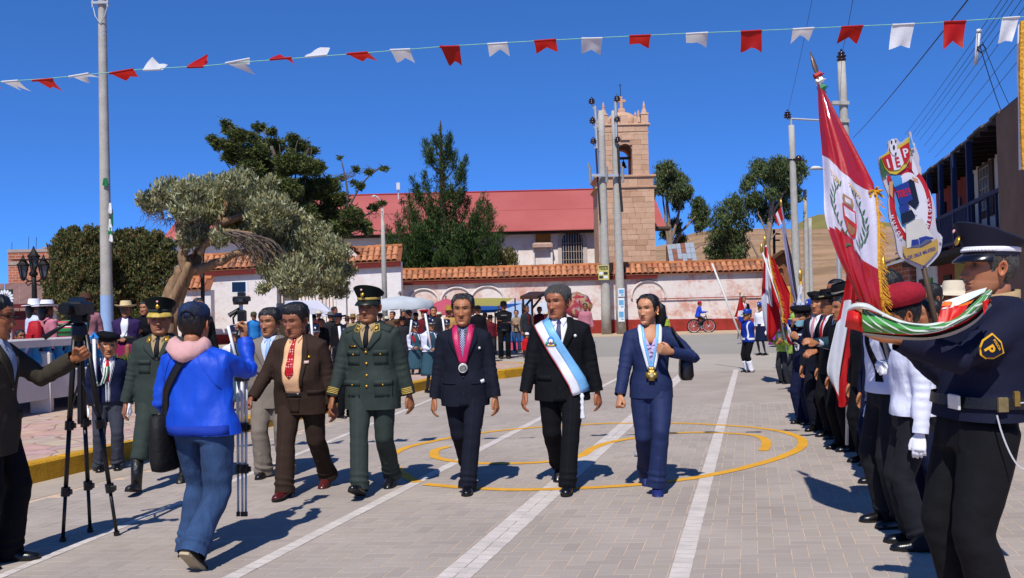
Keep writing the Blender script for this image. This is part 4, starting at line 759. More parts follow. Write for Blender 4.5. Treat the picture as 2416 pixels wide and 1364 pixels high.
dp=thing('lamp_post','thin dark metal post standing behind the man with the red tie','pole',Vector((P(478,820,23).x,23,.1)));mb=MB();mb.tube([(P(479,820,23).x,23,0),P(477,560,23)],.05,8);mb.build('shaft',M_IRON,dp,smooth=True)
an_=thing('roof_antenna','small white antenna mast on the church roof ridge','antenna',P(940,462,66));mb=MB();mb.tube([P(940,470,66),P(940,434,66)],.04,5);q=P(940,440,66);mb.box(q+V3_(0,-.1,0),(.25,.15,.5));mb.build('mast',mat('white_metal','#c8ccd0',.5),an_)
# three-armed plaza lantern
LY=19.;lm=thing('plaza_lantern','black cast iron plaza lamp with three glass lanterns','street lamp',Vector((P(82,900,LY).x,LY,.1)));k=LY/FPX
mb=MB();q=P(81,700,LY);mb.tube([(q.x,LY,0),(q.x,LY,1.0),P(81,680,LY),P(79,640,LY)],[.09,.06,.05,.045],10);mb.lathe([(.06,0),(.09,.05),(.05,.12),(.07,.2)],P(79,652,LY),10);mb.build('post',M_IRON,lm,smooth=True)
mb=MB()
for s_ in (-1,1):
    mb.tube([P(79,662,LY),P(79+s_*12,664,LY),P(79+s_*20,655,LY),P(79+s_*24,662,LY),P(79+s_*24,654,LY)],.02,6);mb.tube([P(79+s_*6,668,LY),P(79+s_*13,674,LY),P(79+s_*18,668,LY),P(79+s_*12,660,LY)],.014,5)
mb.build('scroll_arm',M_IRON,lm,smooth=True)
M_LANT=mat('lantern_glass','#5b6266',.15,.2,8,0,40,0,.5)
for (x,y) in ((55,655),(80,634),(103,654)):
    q=P(x,y,LY);mb=MB();mb.lathe([(.05,0),(.10,.24)],q,4,cap=True);o=mb.build('lantern',M_LANT,lm);mb=MB()
    for j in range(4):t=2*math.pi*j/4;mb.tube([q+V3_(.052*math.cos(t),.052*math.sin(t),0),q+V3_(.104*math.cos(t),.104*math.sin(t),.24)],.016,4)
    mb.lathe([(.125,.235),(.13,.26),(.09,.30),(.05,.36),(.03,.40),(.012,.46)],q,8);mb.lathe([(.03,-.06),(.055,-.02),(.05,.01)],q,8);mb.build('lantern_frame',M_IRON,o)
    if x != 80:mb=MB();mb.box(q+V3_((x-79)*-.0,0,.36),(.42,.16,.025));mb.build('lantern_lid',M_IRON,o)
# wires
def wire(lab,a,b,r=.012,sag=.3,n=14,grp='overhead wires'):
    a,b=Vector(a),Vector(b);mb=MB();pts=[a.lerp(b,i/n)-Vector((0,0,sag*4*(i/n)*(1-i/n))) for i in range(n+1)];mb.tube(pts,r,4,cap=False);o=mb.build('overhead_wire',mat('black_cable','#15161a',.6));setp(o,lab,'wire',grp);return o
wire('thickest black overhead cable crossing the sky at the upper right',P(2330,-60,12),P(2012,326,40),.013,.1)
for i,(x0,y0,x1,y1) in enumerate(((2390,-40,2135,318),(2405,-40,2150,320),(2425,-50,2160,322),(2445,-50,2170,330),(2470,-60,2180,345),(2480,0,2190,360),(2470,60,2205,372))):wire(('first','second','third','fourth','fifth','sixth','seventh')[i]+' from the left of the thin overhead wires running to the balcony house',P(x0,y0,13),P(x1,y1,30),.006,.05)
wire('black cable slanting down to the house roof beside the white rod',P(2308,95,16),P(2362,262,19.5),.008,.05,grp=None);wire('second cable slanting down to the house roof, right of the first',P(2318,100,16),P(2400,285,19.5),.006,.06,grp=None)
wire('faint wire from the top edge down to the side arm insulator',P(1920,-20,24),P(1858,266,40),.006,.1,grp=None);wire('faint wire from the top edge to the flag hidden pole',P(2016,-20,18),P(1986,128,27),.006,.05,grp=None)
wr=thing('hanging_rod','short white plastic rod hanging from the overhead cables','rod',P(2305,110,16));mb=MB();mb.tube([P(2310,70,16),P(2309,78,16)],.045,8);mb.tube([P(2309,78,16),P(2302,152,16)],.036,8);mb.build('rod',mat('white_pvc','#c8cacc',.5),wr,smooth=True);mb=MB();mb.tube([P(2306,112,15.95),P(2318,104,15.95),P(2326,115,15.95),P(2315,125,15.95),P(2305,115,15.95)],.012,5);mb.build('cable_loop',MATS['black_cable'],wr)
# ================================================================== people
def remesh(mb,vox,smooth=4):
    me=bpy.data.meshes.new('t');me.from_pydata([tuple(p) for p in mb.v],[],mb.f)
    bm=bmesh.new();bm.from_mesh(me);bmesh.ops.recalc_face_normals(bm,faces=bm.faces);bm.to_mesh(me);bm.free()
    o=bpy.data.objects.new('t',me);C.objects.link(o)
    m=o.modifiers.new('r','REMESH');m.mode='VOXEL';m.voxel_size=vox;m.adaptivity=0
    if smooth:
        q=o.modifiers.new('s','SMOOTH');q.factor=.5;q.iterations=smooth
    dg=bpy.context.evaluated_depsgraph_get();r=bpy.data.meshes.new_from_object(o.evaluated_get(dg))
    n=len(r.vertices);V=np.empty(n*3);r.vertices.foreach_get('co',V);V=V.reshape(-1,3)
    NN=np.empty(n*3);r.vertices.foreach_get('normal',NN);NN=NN.reshape(-1,3)
    F=[tuple(p.vertices) for p in r.polygons]
    bpy.data.objects.remove(o);bpy.data.meshes.remove(me);bpy.data.meshes.remove(r)
    return V,F,NN
HZ=[-.122,-.114,-.102,-.082,-.060,-.035,-.010,.010,.030,.055,.080,.100,.110,.1145]
HW=[.020,.034,.044,.054,.062,.0685,.0735,.0755,.077,.077,.070,.050,.029,.006]
HF=[-.052,-.076,-.085,-.084,-.0845,-.0855,-.0855,-.0845,-.088,-.085,-.068,-.040,-.016,.0]
HB=[-.01,.004,.014,.030,.048,.068,.084,.093,.097,.097,.087,.063,.040,.02]
def head_surf(a,z,off=0.,fw=1.,jaw=1.):
    w=np.interp(z,HZ,HW)*fw;w=np.where(z <-.05,w*(1+(jaw-1)*np.clip((-.05-z)/.04,0,1)),w)
    yf=np.interp(z,HZ,HF);yb=np.interp(z,HZ,HB);ym=np.minimum(.012,(yf+yb)/2)
    ca,sa=np.cos(a),np.sin(a);e=.88
    x=(w+off)*np.sign(sa)*np.abs(sa)**e
    y=np.where(ca >0,ym-(ym-yf+off)*np.abs(ca)**e,ym+(yb-ym+off)*np.abs(ca)**e)
    return x,y
def head_geo(f,nu,nv):
    """returns verts, faces, colours of a head with face"""
    skin=np.array(lin(f.get('skin','#a5714f')));fw=f.get('fw',1.)*.99;jaw=f.get('jaw',1.)
    t=np.linspace(-math.pi,math.pi,nu,endpoint=False);a=t-.5*np.sin(t)
    zs=np.linspace(-.122,.1145,nv);A,Z=np.meshgrid(a,zs);A=A.ravel();Z=Z.ravel()
    x,y=head_surf(A,Z,0,fw,jaw)
    fr=np.clip(np.cos(A)*3,0,1)
    g=lambda x0,z0,sx,sz:np.exp(-((x-x0)/sx)**2-((Z-z0)/sz)**2)
    ns=f.get('nose',1.)
    zz=np.clip((.034-Z)/.068,0,1);ht=(.003+.021*zz**1.3)*ns*np.where(Z <-.034,np.exp(-((Z+.034)/.0075)**2),1)*np.where(Z >.034,np.exp(-((Z-.034)/.012)**2),1)
    d=ht*np.exp(-(x/(.0085+.005*zz))**2)
    for sgn in (-1,1):
        d += .009*ns*g(sgn*.013,-.033,.008,.009)
        d -= .0135*g(sgn*.031,.013,.019,.0125);d += .0045*g(sgn*.031,.0125,.012,.0085)
        d += .0045*g(sgn*.028,.034,.022,.008);d += .006*g(sgn*.046,-.014,.02,.018)
        d -= .0035*g(sgn*.032,-.048,.008,.022)*f.get('fold',1.)
        d += .003*g(sgn*.04,-.07,.02,.02)
    d += .006*g(0,-.0565,.024,.006)+.0065*g(0,-.070,.020,.006)-.005*g(0,-.0633,.024,.0028)-.004*g(0,-.083,.022,.006)+.006*g(0,-.102,.02,.013)
    d += -.003*g(0,-.047,.005,.006)
    y=y-d*fr
    V=np.stack([x,y,Z],1)
    F=[(i*nu+j,i*nu+(j+1) % nu,(i+1)*nu+(j+1) % nu,(i+1)*nu+j) for i in range(nv-1) for j in range(nu)]
    F += [tuple(range(nu-1,-1,-1)),tuple((nv-1)*nu+j for j in range(nu))]
    col=np.tile(skin,(len(V),1))
    def blend(m,c):
        nonlocal col;m=np.clip(m,0,1)[:,None]*fr[:,None];col=col*(1-m)+np.array(c)*m
    blend(.35*(g(.045,-.02,.02,.02)+g(-.045,-.02,.02,.02)+g(0,-.03,.015,.012)),skin*np.array([1.08,.82,.78]))
    lipc=lin(f['lip']) if 'lip' in f else skin*np.array([.82,.55,.55])
    blend((np.abs(x)<.025-np.abs(Z+.0633)*.9)*(np.abs(Z+.0635)<.0125)*.85,lipc)
    blend((np.abs(x)<.024)*np.exp(-((Z+.0633)/.002)**2),skin*.3)
    hairc=lin(f.get('brow','#120d0b'))
    for sgn in (-1,1):
        u=x*sgn
        blend((u >.012)*(u <.05)*np.exp(-((Z-.0315-.004*np.sin((u-.012)/.038*2.6))/.0048)**2)*f.get('browk',.9),hairc)
        if f.get('eyes','open') == 'open':
            eh=.0050*np.sqrt(np.clip(1-((u-.031)/.0145)**2,0,1));inside=(np.abs(Z-.0125)<eh)
            blend(inside*1.,(.20,.17,.15));blend(inside*(np.abs(u-.031)<.0062)*1.,(.01,.006,.004))
            blend((np.abs(u-.031)<.0165)*np.exp(-((Z-.0125-eh-.001)/.0025)**2)*.9,(.015,.01,.008))
            blend((np.abs(u-.031)<.015)*np.exp(-((Z-.0125+eh+.001)/.0022)**2)*.4,skin*.35)
        else:
            blend((np.abs(u-.031)<.016)*np.exp(-((Z-.008)/.0024)**2)*.9,(.012,.008,.006))
        blend(np.exp(-((u-.009)/.004)**2-((Z+.0405)/.0028)**2),skin*.18)
    if f.get('shade'):# stubble / shaved area
        blend(f['shade']*np.clip((-.04-Z)/.03,0,1)*(np.abs(x)>.0),skin*.55)
    V=V.tolist()
    # ears
    mb=MB()
    for sgn in (-1,1):
        c=Vector((sgn*.0765*fw,.014,-.004));n1,n2=6,10;o=[]
        Q=Matrix.Rotation(sgn*R(-24),3,'Z')@Matrix.Rotation(R(-10),3,'X')
        for (s,th) in ((.2,-.004),(.62,-.002),(.86,.006),(1.,.004),(1.0,-.003),(.7,-.008)):
            for j in range(n2):
                t=2*math.pi*j/n2;k=1-.22*max(0,-math.sin(t))
                o.append(c+Q@Vector((sgn*th+sgn*.004,math.cos(t)*.0175*s*k,math.sin(t)*.032*s)))
        fs=[(i*n2+j,i*n2+(j+1) % n2,(i+1)*n2+(j+1) % n2,(i+1)*n2+j) for i in range(5) for j in range(n2)]
        fs += [tuple(range(n2)),tuple(5*n2+j for j in range(n2))]
        mb.add(o,fs)
    b=len(V);V += mb.v;F += [tuple(i+b for i in q) for q in mb.f]
    col=np.vstack([col,np.tile(skin*np.array([1.02,.85,.8]),(len(mb.v),1))])
    return np.array(V),F,col
_hand={}
def hand_geo(kind,vox=.0045):
    """right hand, wrist at the origin, fingers to -Z, thumb to -Y, palm to +X"""
    if (kind,vox) in _hand:return _hand[(kind,vox)]
    mb=MB();mb.tube([(0,0,.03),(0,.0,-.005),(.002,.0,-.04),(.002,0,-.085),(.002,0,-.097)],[(.026,.021),(.029,.019),(.039,.0165),(.041,.0155),(.036,.012)],12,up=Vector((1,0,0)))
    curl={'relax':(22,30,22),'fist':(75,88,70),'grip':(55,62,45),'flat':(6,9,6)}[kind]
    for k,(yy,L,r) in enumerate(((-.029,.074,.0092),(-.0095,.083,.0095),(.0105,.077,.0092),(.0295,.06,.0083))):
        p=Vector((.002,yy,-.085));ang=0;pts=[p+Vector((0,0,.02)),p];d=0
        for q,seg in enumerate((.45,.32,.26)):
            ang += R(curl[q]*(1+.08*k));sp=R((k-1.5)*3.2)
            p=p+Vector((math.sin(ang),math.sin(sp)*math.cos(ang),-math.cos(ang)))*L*seg;pts.append(p.copy())
        mb.tube(pts,[r*1.05,r*1.08,r,r*.92,r*.72],8,up=Vector((0,1,0)))
    if kind in ('relax','flat'):tp=[(.004,-.02,-.015),(.010,-.042,-.043),(.014,-.052,-.073),(.018,-.052,-.098)]
    elif kind == 'fist':tp=[(.004,-.02,-.015),(.014,-.043,-.043),(.03,-.047,-.07),(.043,-.028,-.088)]
    else:tp=[(.004,-.02,-.015),(.018,-.043,-.04),(.036,-.048,-.06),(.052,-.036,-.075)]
    mb.tube(tp,[.0165,.0145,.011,.0085],8,up=Vector((1,0,0)))
    V,F,_=remesh(mb,vox,2);_hand[(kind,vox)]=(V,F);return V,F
def ik(a,c,l1,l2,pole):
    d=c-a;L=min(d.length,(l1+l2)*.998);d.normalize();c=a+d*L
    x=(l1*l1-l2*l2+L*L)/(2*L);h=math.sqrt(max(l1*l1-x*x,0));p=Vector(pole);p=p-d*p.dot(d)
    if p.length <1e-5:p=Vector((0,-1,0))
    return a+d*x+p.normalized()*h,c
def V3(*a):return Vector(a)
def skin_mat():
    def f(n,l,b):
        at=N(n,'Attribute',attribute_name='Col');t=N(n,'TexNoise',i_Scale=28.,i_Detail=5.)
        tc=N(n,'TexCoord');l.new(tc.outputs['Object'],t.inputs['Vector'])
        mr=N(n,'MapRange');mr.inputs[3].default_value=.92;mr.inputs[4].default_value=1.07;l.new(t.outputs[0],mr.inputs[0])
        vm=N(n,'VectorMath',operation='SCALE');l.new(at.outputs['Color'],vm.inputs[0]);l.new(mr.outputs[0],vm.inputs['Scale']);l.new(vm.outputs[0],b.inputs['Base Color'])
        t2=N(n,'TexNoise',i_Scale=160.,i_Detail=3.);l.new(tc.outputs['Object'],t2.inputs['Vector'])
        bp=N(n,'Bump',i_Strength=.12,i_Distance=.01);b.inputs['Subsurface Weight'].default_value=.12;b.inputs['Subsurface Scale'].default_value=.012;l.new(t2.outputs[0],bp.inputs['Height']);l.new(bp.outputs[0],b.inputs['Normal'])
        b.inputs['Specular IOR Level'].default_value=.4
    return nodes_mat('skin',f,.5)
SKIN=skin_mat()
HAIR=mat('hair_black','#0d0b0b',.38,.35,4,.45,110,0,.5,aniso=(3,3,.6))
HAIR_GREY=mat('hair_grey','#4a4744',.5,.6,14,.9,90,0,.5,aniso=(3,3,.6))
def cut_end(V,F,end,d,vox,rad=.14):
    """open, crisp end of a sleeve, leg or hem: drop what lies beyond the plane through end"""
    end=np.array(end);d=np.array(d);q=V-end;t=q@d;r=np.linalg.norm(q-t[:,None]*d,axis=1);near=(r <rad) & (t <.12)
    snap=near & (t >-vox*.45) & (t <= vox*.6);V=V.copy();V[snap] -= t[snap][:,None]*d;dead=near & (t >vox*.6)
    return V,[f for f in F if not any(dead[i] for i in f)]
def seg_dist(V,a,b):
    a=np.array(a);b=np.array(b);d=b-a;t=np.clip(((V-a)@d)/max(d@d,1e-9),0,1);return np.linalg.norm(V-(a+t[:,None]*d),axis=1),t
class Person:
    def __init__(s,label,foot,top,heading=0,group=None,lod=1,w=1.08,hs=1.15,face=None,lean=(0,0),twist=0,head=(0,0,0),fL=None,fR=None,hL=None,hR=None,hLw=None,hRw=None,
                 eL=None,eR=None,handL='relax',handR='relax',thL=None,thR=None,glove=None,hat_h=.0,sit=False,belly=0.,H=None,z0=0.,legcol=None,dY=None,pelvis=0.):
        s.lod=lod;s.w=w;s.hs=hs;s.f=face or {};s.lean=lean;s.tw_a=R(twist)
        if dY is not None:loc=P(foot[0],foot[1],dY);loc.z=z0
        else:loc=G(foot[0],foot[1],z0)
        tz=P(foot[0],top,loc.y).z-z0
        s.H=H or (tz-hat_h);sc=s.H/1.7 if not sit else (H or 1.5)/1.7;s.sc=sc
        me=bpy.data.meshes.new('person');s.root=bpy.data.objects.new('person',me);C.objects.link(s.root)
        s.root.location=loc;s.root.rotation_euler=(0,0,R(heading));s.root.scale=(sc,sc,sc)
        setp(s.root,label,'person',group)
        s.MW=Matrix.Translation(loc)@Matrix.Rotation(R(heading),4,'Z')@Matrix.Diagonal((sc,sc,sc,1));s.MI=s.MW.inverted()
        s.vox=(.012,.018,.031)[lod]
        s.pel=V3(0,0,pelvis)+(V3(0,0,-.42) if sit else V3(0,0,0))
        # joints
        s.hip={k:s.pel+V3(sg*.088*w,0,.87) for k,sg in (('L',1),('R',-1))}
        fL=fL or (.105,0,.08,0);fR=fR or (-.105,0,.08,0)
        if sit:fL=(.12,-.42,.08,0);fR=(-.12,-.42,.08,0)
        s.ank={};s.knee={};s.fp={}
        for k,ff,sg in (('L',fL,1),('R',fR,-1)):
            s.knee[k],s.ank[k]=ik(s.hip[k],V3(*ff[:3]),.415,.405,(sg*.05,-1,0));s.fp[k]=(ff[3],ff[4] if len(ff)>4 else 0)
        s.sh={k:s.tw(V3(sg*.168*w,0,1.325)) for k,sg in (('L',1),('R',-1))}
        dl=s.tw(V3(.268*w,-.03,.80))-V3(0,0,0);dr=s.tw(V3(-.268*w,-.03,.80))
        s.wr={};s.elb={}
        for k,h,hw,e,sg,dd in (('L',hL,hLw,eL,1,dl),('R',hR,hRw,eR,-1,dr)):
            tgt=s.MI@Vector(hw) if hw is not None else (V3(*h) if h is not None else dd)
            s.elb[k],s.wr[k]=ik(s.sh[k],tgt,.285,.255,e or (sg*.16,.8,-.3))
        s.hk={'L':handL,'R':handR};s.th={'L':thL,'R':thR}
        yaw,pit,rol=[R(q) for q in head]
        s.chin=s.tw(V3(0,-.015,1.425))
        s.HM=Matrix.Translation(s.tw(V3(0,.0,1.44)))@Matrix.Rotation(yaw+s.tw_a*.0,4,'Z')@Matrix.Rotation(pit,4,'X')@Matrix.Rotation(rol,4,'Y')@Matrix.Translation((0,-.018,.107*hs))@Matrix.Diagonal((hs,hs,hs,1))
        s.glove=glove;s.belly=belly;s.bvh=None;s.body(legcol)
    def tw(s,p):
        p=Vector(p);k=p.z-.9;q=Matrix.Rotation(s.tw_a*min(1,max(0,k/.4)),3,'Z')@V3(p.x,p.y,0)
        return V3(q.x+s.lean[0]*k,q.y+s.lean[1]*k,p.z)+s.pel
    def rings(s,mb,rows,n=20,e=.86):
        A=[]
        for (z,rx,ry,yo) in rows:
            r=[]
            for j in range(n):
                t=2*math.pi*j/n;c,q=math.cos(t),math.sin(t)
                r.append(s.tw(V3(rx*s.w*math.copysign(abs(c)**e,c),yo+ry*math.copysign(abs(q)**e,q),z)))
            A.append(r)
        b=len(mb.v);mb.grid(A,close=True);k=len(rows)
        mb.f += [tuple(b+i for i in range(n-1,-1,-1)),tuple(b+(k-1)*n+i for i in range(n))];mb.m += [0,0]
    def body(s,legcol):
        sk=np.array(lin(s.f.get('skin','#a5714f')));mb=MB()
        s.rings(mb,[(.80,.13,.10,0),(.95,.14,.1,0),(1.1,.135,.095,0),(1.3,.15,.095,0),(1.38,.10,.075,.01)],14)
        hm=s.HM
        mb.tube([s.tw(V3(0,.015,1.32)),s.tw(V3(0,.012,1.42)),hm@V3(0,.028,-.05)],[.066,.058,.057],12)
        for k in 'LR':
            mb.tube([s.sh[k],s.elb[k],s.wr[k]],[.05,.037,.026],8)
            mb.tube([s.hip[k],(s.hip[k]+s.knee[k])/2,s.knee[k],s.knee[k]*.6+s.ank[k]*.4,s.ank[k]],[.085,.07,.05,.048,.034],8)
        V,F,_=remesh(mb,(.022,.026,.034)[s.lod],2);col=np.tile(sk,(len(V),1))
        if legcol:col[V[:,2]<.8+s.pel.z]=lin(legcol)
        nu,nv=((72,76),(40,44),(28,30))[s.lod]
        hv,hf,hc=head_geo(s.f,nu,nv);hv=np.array([hm@Vector(p) for p in hv])
        parts=[(V,F,col),(hv,hf,hc)]
        for k,sg in (('L',1),('R',-1)):
            v,f=hand_geo(s.hk[k],(.0048,.0068,.0115)[s.lod]);v=v.copy()*np.array([1.1]*3)
            if k == 'L':v[:,0] *= -1;f=[q[::-1] for q in f]
            d=(s.wr[k]-s.elb[k]).normalized();z=-d;th=Vector(s.th[k]) if s.th[k] else V3(0,-1,0)+V3(-sg*.35,0,0)
            y=-(th-z*th.dot(z)).normalized();x=y.cross(z)
            M=np.array(Matrix((x,y,z)).transposed());v=v@M.T+np.array(s.wr[k])
            if s.glove:np_mesh('glove',v,f,s.glove,s.root)
            else:parts.append((v,f,np.tile(sk,(len(v),1))))
        VV=np.vstack([p[0] for p in parts]);CC=np.vstack([p[2] for p in parts]);FF=[];o=0
        for v,f,c in parts:FF += [tuple(int(i)+o for i in q) for q in f];o += len(v)
        me=s.root.data;me.from_pydata(VV.tolist(),[],FF);me.materials.append(SKIN)
        me.polygons.foreach_set('use_smooth',[True]*len(FF))
        at=me.color_attributes.new('Col','FLOAT_COLOR','POINT');at.data.foreach_set('color',np.hstack([CC,np.ones((len(CC),1))]).ravel())
    # ---------------------------------------------------------------- clothes
    def folds(s,V,NN,amp=.004,f=16,seed=0,stretch=(1,1,1.)):
        amp=np.asarray(amp);r=1-np.abs(wnoise(V*np.array(stretch),f,seed));q=wnoise(V,f*2.3,seed+1)
        return V+NN*((r-.45)*amp+q*amp*.3)[:,None]
    def fin(s,name,V,F,m):
        o=np_mesh(name,V,F,m,s.root);return o
    def jacket(s,m,hem=.77,fit=1.,name='jacket',sleeve=True,amp=.0045,neck=True,cuff=.05,waist=.0,short=None,fl=1.):
        mb=MB();b=s.belly
        rows=[(hem-.05,.2*fl,.148,0),(hem+.02,.2*fl,.148,0)]
        if hem <.86:rows += [(.93,.195,.142,-b*.4)]
        rows += [(1.03,.180-waist,.130+b,-b*.6),(1.14,.185-waist*.6,.133+b*.7,-b*.5),(1.24,.203,.135,-.004),(1.31,.208,.126,0),(1.35,.196,.112,.005),(1.383,.152,.092,.01),(1.41,.105,.078,.013)]
        if neck:rows += [(1.435,.08,.073,.013)]
        rows=[(z,rx*fit,ry*fit,y) for z,rx,ry,y in rows];s.rings(mb,rows)
        if sleeve:
            for k in 'LR':
                e,w_=s.elb[k],s.wr[k];d=(w_-e);end=w_+d.normalized()*.045
                if short:end=s.sh[k].lerp(e,short)
                sg=1 if k == 'L' else -1
                p0=s.tw(V3(sg*.10*s.w,0,1.345))
                if short:mb.tube([p0,s.sh[k],end],[.072*fit,.079*fit,.068*fit],12)
                else:
                    mb.tube([p0,s.sh[k],s.sh[k].lerp(e,.5),e,e.lerp(end,.5),end],[.068*fit,.076*fit,.068*fit,.059*fit,.054*fit,cuff*.96*fit],12)
        V,F,NN=remesh(mb,s.vox,2)
        if s.lod <2:
            dm=np.full(len(V),9.)
            for k in 'LR':
                da,t=seg_dist(V,s.sh[k],s.elb[k]);db,t2=seg_dist(V,s.elb[k],s.wr[k]);dm=np.minimum(dm,np.minimum(da,db))
            arm=dm <.1
            V1=s.folds(V,NN,amp*(1.5+1.6*np.exp(-((V[:,2]-s.pel.z-1.0)/.14)**2)),10,0,(1,1,.8));V2=s.folds(V,NN,amp*1.5,15,1,(1,1,1.5));nz=wnoise(V,9.,2)
            for k in 'LR':
                dU,tU=seg_dist(V,s.sh[k],s.elb[k]);dF,tF=seg_dist(V,s.elb[k],s.wr[k]);sa=np.where(dU <dF,(tU-1)*.285,tF*.255);own=np.minimum(dU,dF)<.1
                V2=V2+NN*(own*(np.exp(-(sa/.09)**2)*.0038+np.exp(-((sa-.20)/.05)**2)*.0016)*min(1.6,amp/.0045)*(.5+.5*np.sin(V[:,0]*31+V[:,1]*37))*np.sin(sa*105+nz*4.2))[:,None]
            V=np.where(arm[:,None],V2,V1)
        s.bvh=BVHTree.FromPolygons(V.tolist(),F);hz=s.tw(V3(0,0,hem)).z;V,F=cut_end(V,F,s.tw(V3(0,0,hem)),(0,0,-1),s.vox,.27)
        if sleeve and not short:
            for k in 'LR':V,F=cut_end(V,F,s.wr[k]-(s.wr[k]-s.elb[k]).normalized()*.005,(s.wr[k]-s.elb[k]).normalized(),s.vox,.066)
        s.fin(name,V,F,m);return s
    def trousers(s,m,name='trousers',rad=1.,hemr=.078,amp=.006,boot=False,top=.99,crease=True,brk=True):
        mb=MB();s.rings(mb,[(.80,.165,.125,0),(.9,.17,.13,0),(top,.16,.115,0)],16)
        for k in 'LR':
            h,kn,an=s.hip[k],s.knee[k],s.ank[k];low=an+(an-kn).normalized()*.10 if not boot else an.lerp(kn,.5)
            mb.tube([h+V3(0,0,.03),h.lerp(kn,.35),kn,kn.lerp(low,.5),low],[.104*rad,.098*rad,.078*rad,.076*rad,hemr],14)
        V,F,NN=remesh(mb,s.vox*1.05,3)
        if s.lod <2:
            V0=V
            V=s.folds(V,NN,amp,11,2,(1.2,1.2,.35))
            for k in 'LR':
                kn,an,h=s.knee[k],s.ank[k],s.hip[k]
                if brk and not boot:
                    d,t=seg_dist(V0,kn,an);wgt=np.exp(-((t-.97)/.16)**2)*(d <.13)
                    V=V+NN*(wgt*np.sin(t*46+wnoise(V0,9,1)*3.6)*.0085)[:,None]
                dk=np.linalg.norm(V0-np.array(kn),axis=1);V=V+NN*(np.exp(-(dk/.11)**2)*np.sin(dk*62+wnoise(V0,7,0)*4.5)*.0045)[:,None]
                if crease and not boot:
                    d,t=seg_dist(V0,h,an);ax=np.array(h)+(np.array(an)-np.array(h))*t[:,None];fr_=np.clip(-NN[:,1],0,1)*(d <.13)*np.exp(-((V0[:,0]-ax[:,0])/.016)**2);V[:,1] -= fr_*.009
        if not boot:
            for k in 'LR':V,F=cut_end(V,F,s.ank[k]+(s.ank[k]-s.knee[k]).normalized()*.052,(s.ank[k]-s.knee[k]).normalized(),s.vox,.14)
        s.fin(name,V,F,m);return s
    def shoes(s,m,name='shoe',L=.275,hgt=.062,heel=.02,boot=0,sole=None,w=1.):
        for k in 'LR':
            an=s.ank[k];pit,yaw=s.fp[k];mb=MB();n=12;A=[]
            prof=[(.075,.018,.6),(.07,.033,1.05),(.04,.038,1.25),(.0,.039,1.3),(-.05,.042,1.),(-.10,.046,.78),(-.145,.044,.66),(-.175,.034,.5),(-.195,.012,.32)]
            for (y,hw,h) in prof:
                r=[V3(-hw*w,y*L/.27,0),V3(hw*w,y*L/.27,0)]
                for j in range(n-2):
                    t=math.pi*(j+.5)/(n-2);r.append(V3(hw*w*math.cos(t)*1.03,y*L/.27,.012+hgt*h*abs(math.sin(t))**.7))
                A.append(r)
            mb.grid(A,close=True);q=len(mb.v);mb.f += [tuple(range(n)),tuple(range(q-n,q))];mb.m += [0,0]
            if boot:mb.tube([V3(0,.02,.04),V3(0,.012,.16),V3(0,.01,boot)],[(.045,.055),(.05,.056),(.058,.062)],14)
            M=Matrix.Translation(an)@Matrix.Rotation(R(yaw),4,'Z')@Matrix.Rotation(R(pit),4,'X')@Matrix.Translation((0,0,-.08))
            mb.v=[tuple(M@Vector(p)) for p in mb.v]
            o=mb.build(name,m,s.root,smooth=True,local=True)
            sb=MB();A=[]
            for (y,hw,h) in prof:
                for_r=[V3(-hw*w*1.06,y*L/.27*1.02,-.004),V3(hw*w*1.06,y*L/.27*1.02,-.004),V3(hw*w*1.06,y*L/.27*1.02,.014),V3(-hw*w*1.06,y*L/.27*1.02,.014)];A.append(for_r)
            sb.grid(A,close=True);q=len(sb.v);sb.f += [(0,1,2,3),(q-4,q-3,q-2,q-1)];sb.m += [0,0]
            sb.v=[tuple(M@Vector(p)) for p in sb.v];sb.build('sole',sole or mat('shoe_sole','#1a1613',.8),o,local=True)
        return s
    def skirt(s,m,z0=.42,z1=1.02,r0=.27,pleats=0,name='skirt',ry=.8,amp=.012,n=72):
        A=[]
        for i in range(10):
            t=i/9;z=z1+(z0-z1)*t;rx=.165*(1-t)+r0*t;rx *= s.w;row=[]
            for j in range(n):
                a=2*math.pi*j/n;rr=1+(amp/.2)*t*(math.sin(a*pleats) if pleats else math.sin(a*9+t*2)*.6+math.sin(a*5+1)*.5)
                row.append(s.tw(V3(rx*rr*math.cos(a),rx*ry*rr*math.sin(a),z)))
            A.append(row)
        mb=MB();mb.grid(A,close=True);mb.f.append(tuple(9*n+j for j in range(n)));mb.m.append(0)
        mb.build(name,m,s.root,smooth=True,local=True);return s
    # ---------------------------------------------------------------- things lying on the torso
    def hit(s,u,z,side=-1,off=.0):
        o=s.tw(V3(u,0,z));rot=Matrix.Rotation(s.tw_a,3,'Z');d=rot@V3(0,-side,0)
        h,nrm,_,_=s.bvh.ray_cast(o-d*1.2+V3(0,0,0),d)
        if h is None:
            h,nrm,_,_=s.bvh.find_nearest(o)
        if nrm.dot(d)>0:nrm=-nrm
        return h-d*off*.6+nrm*off*.4,nrm
    def decal(s,name,rows,m,off=.004,nx=5,side=-1,rim=.008,step=.03,parent=None,cols=None):
        L=[rows[0]]
        for a,b in zip(rows[:-1],rows[1:]):
            q=max(math.hypot(a[0][0]-b[0][0],a[0][1]-b[0][1]),math.hypot(a[1][0]-b[1][0],a[1][1]-b[1][1]));k=max(1,int(q/step))
            for i in range(1,k+1):
                t=i/k;L.append(tuple((a[j][0]*(1-t)+b[j][0]*t,a[j][1]*(1-t)+b[j][1]*t) for j in (0,1)))
        A=[];B=[]
        for (l,r) in L:
            ra=[];rb=[]
            for i in range(nx+1):
                t=i/nx;p,nn=s.hit(l[0]*(1-t)+r[0]*t,l[1]*(1-t)+r[1]*t,side,off);ra.append(p);rb.append(p-nn*rim)
            A.append(ra);B.append(rb)
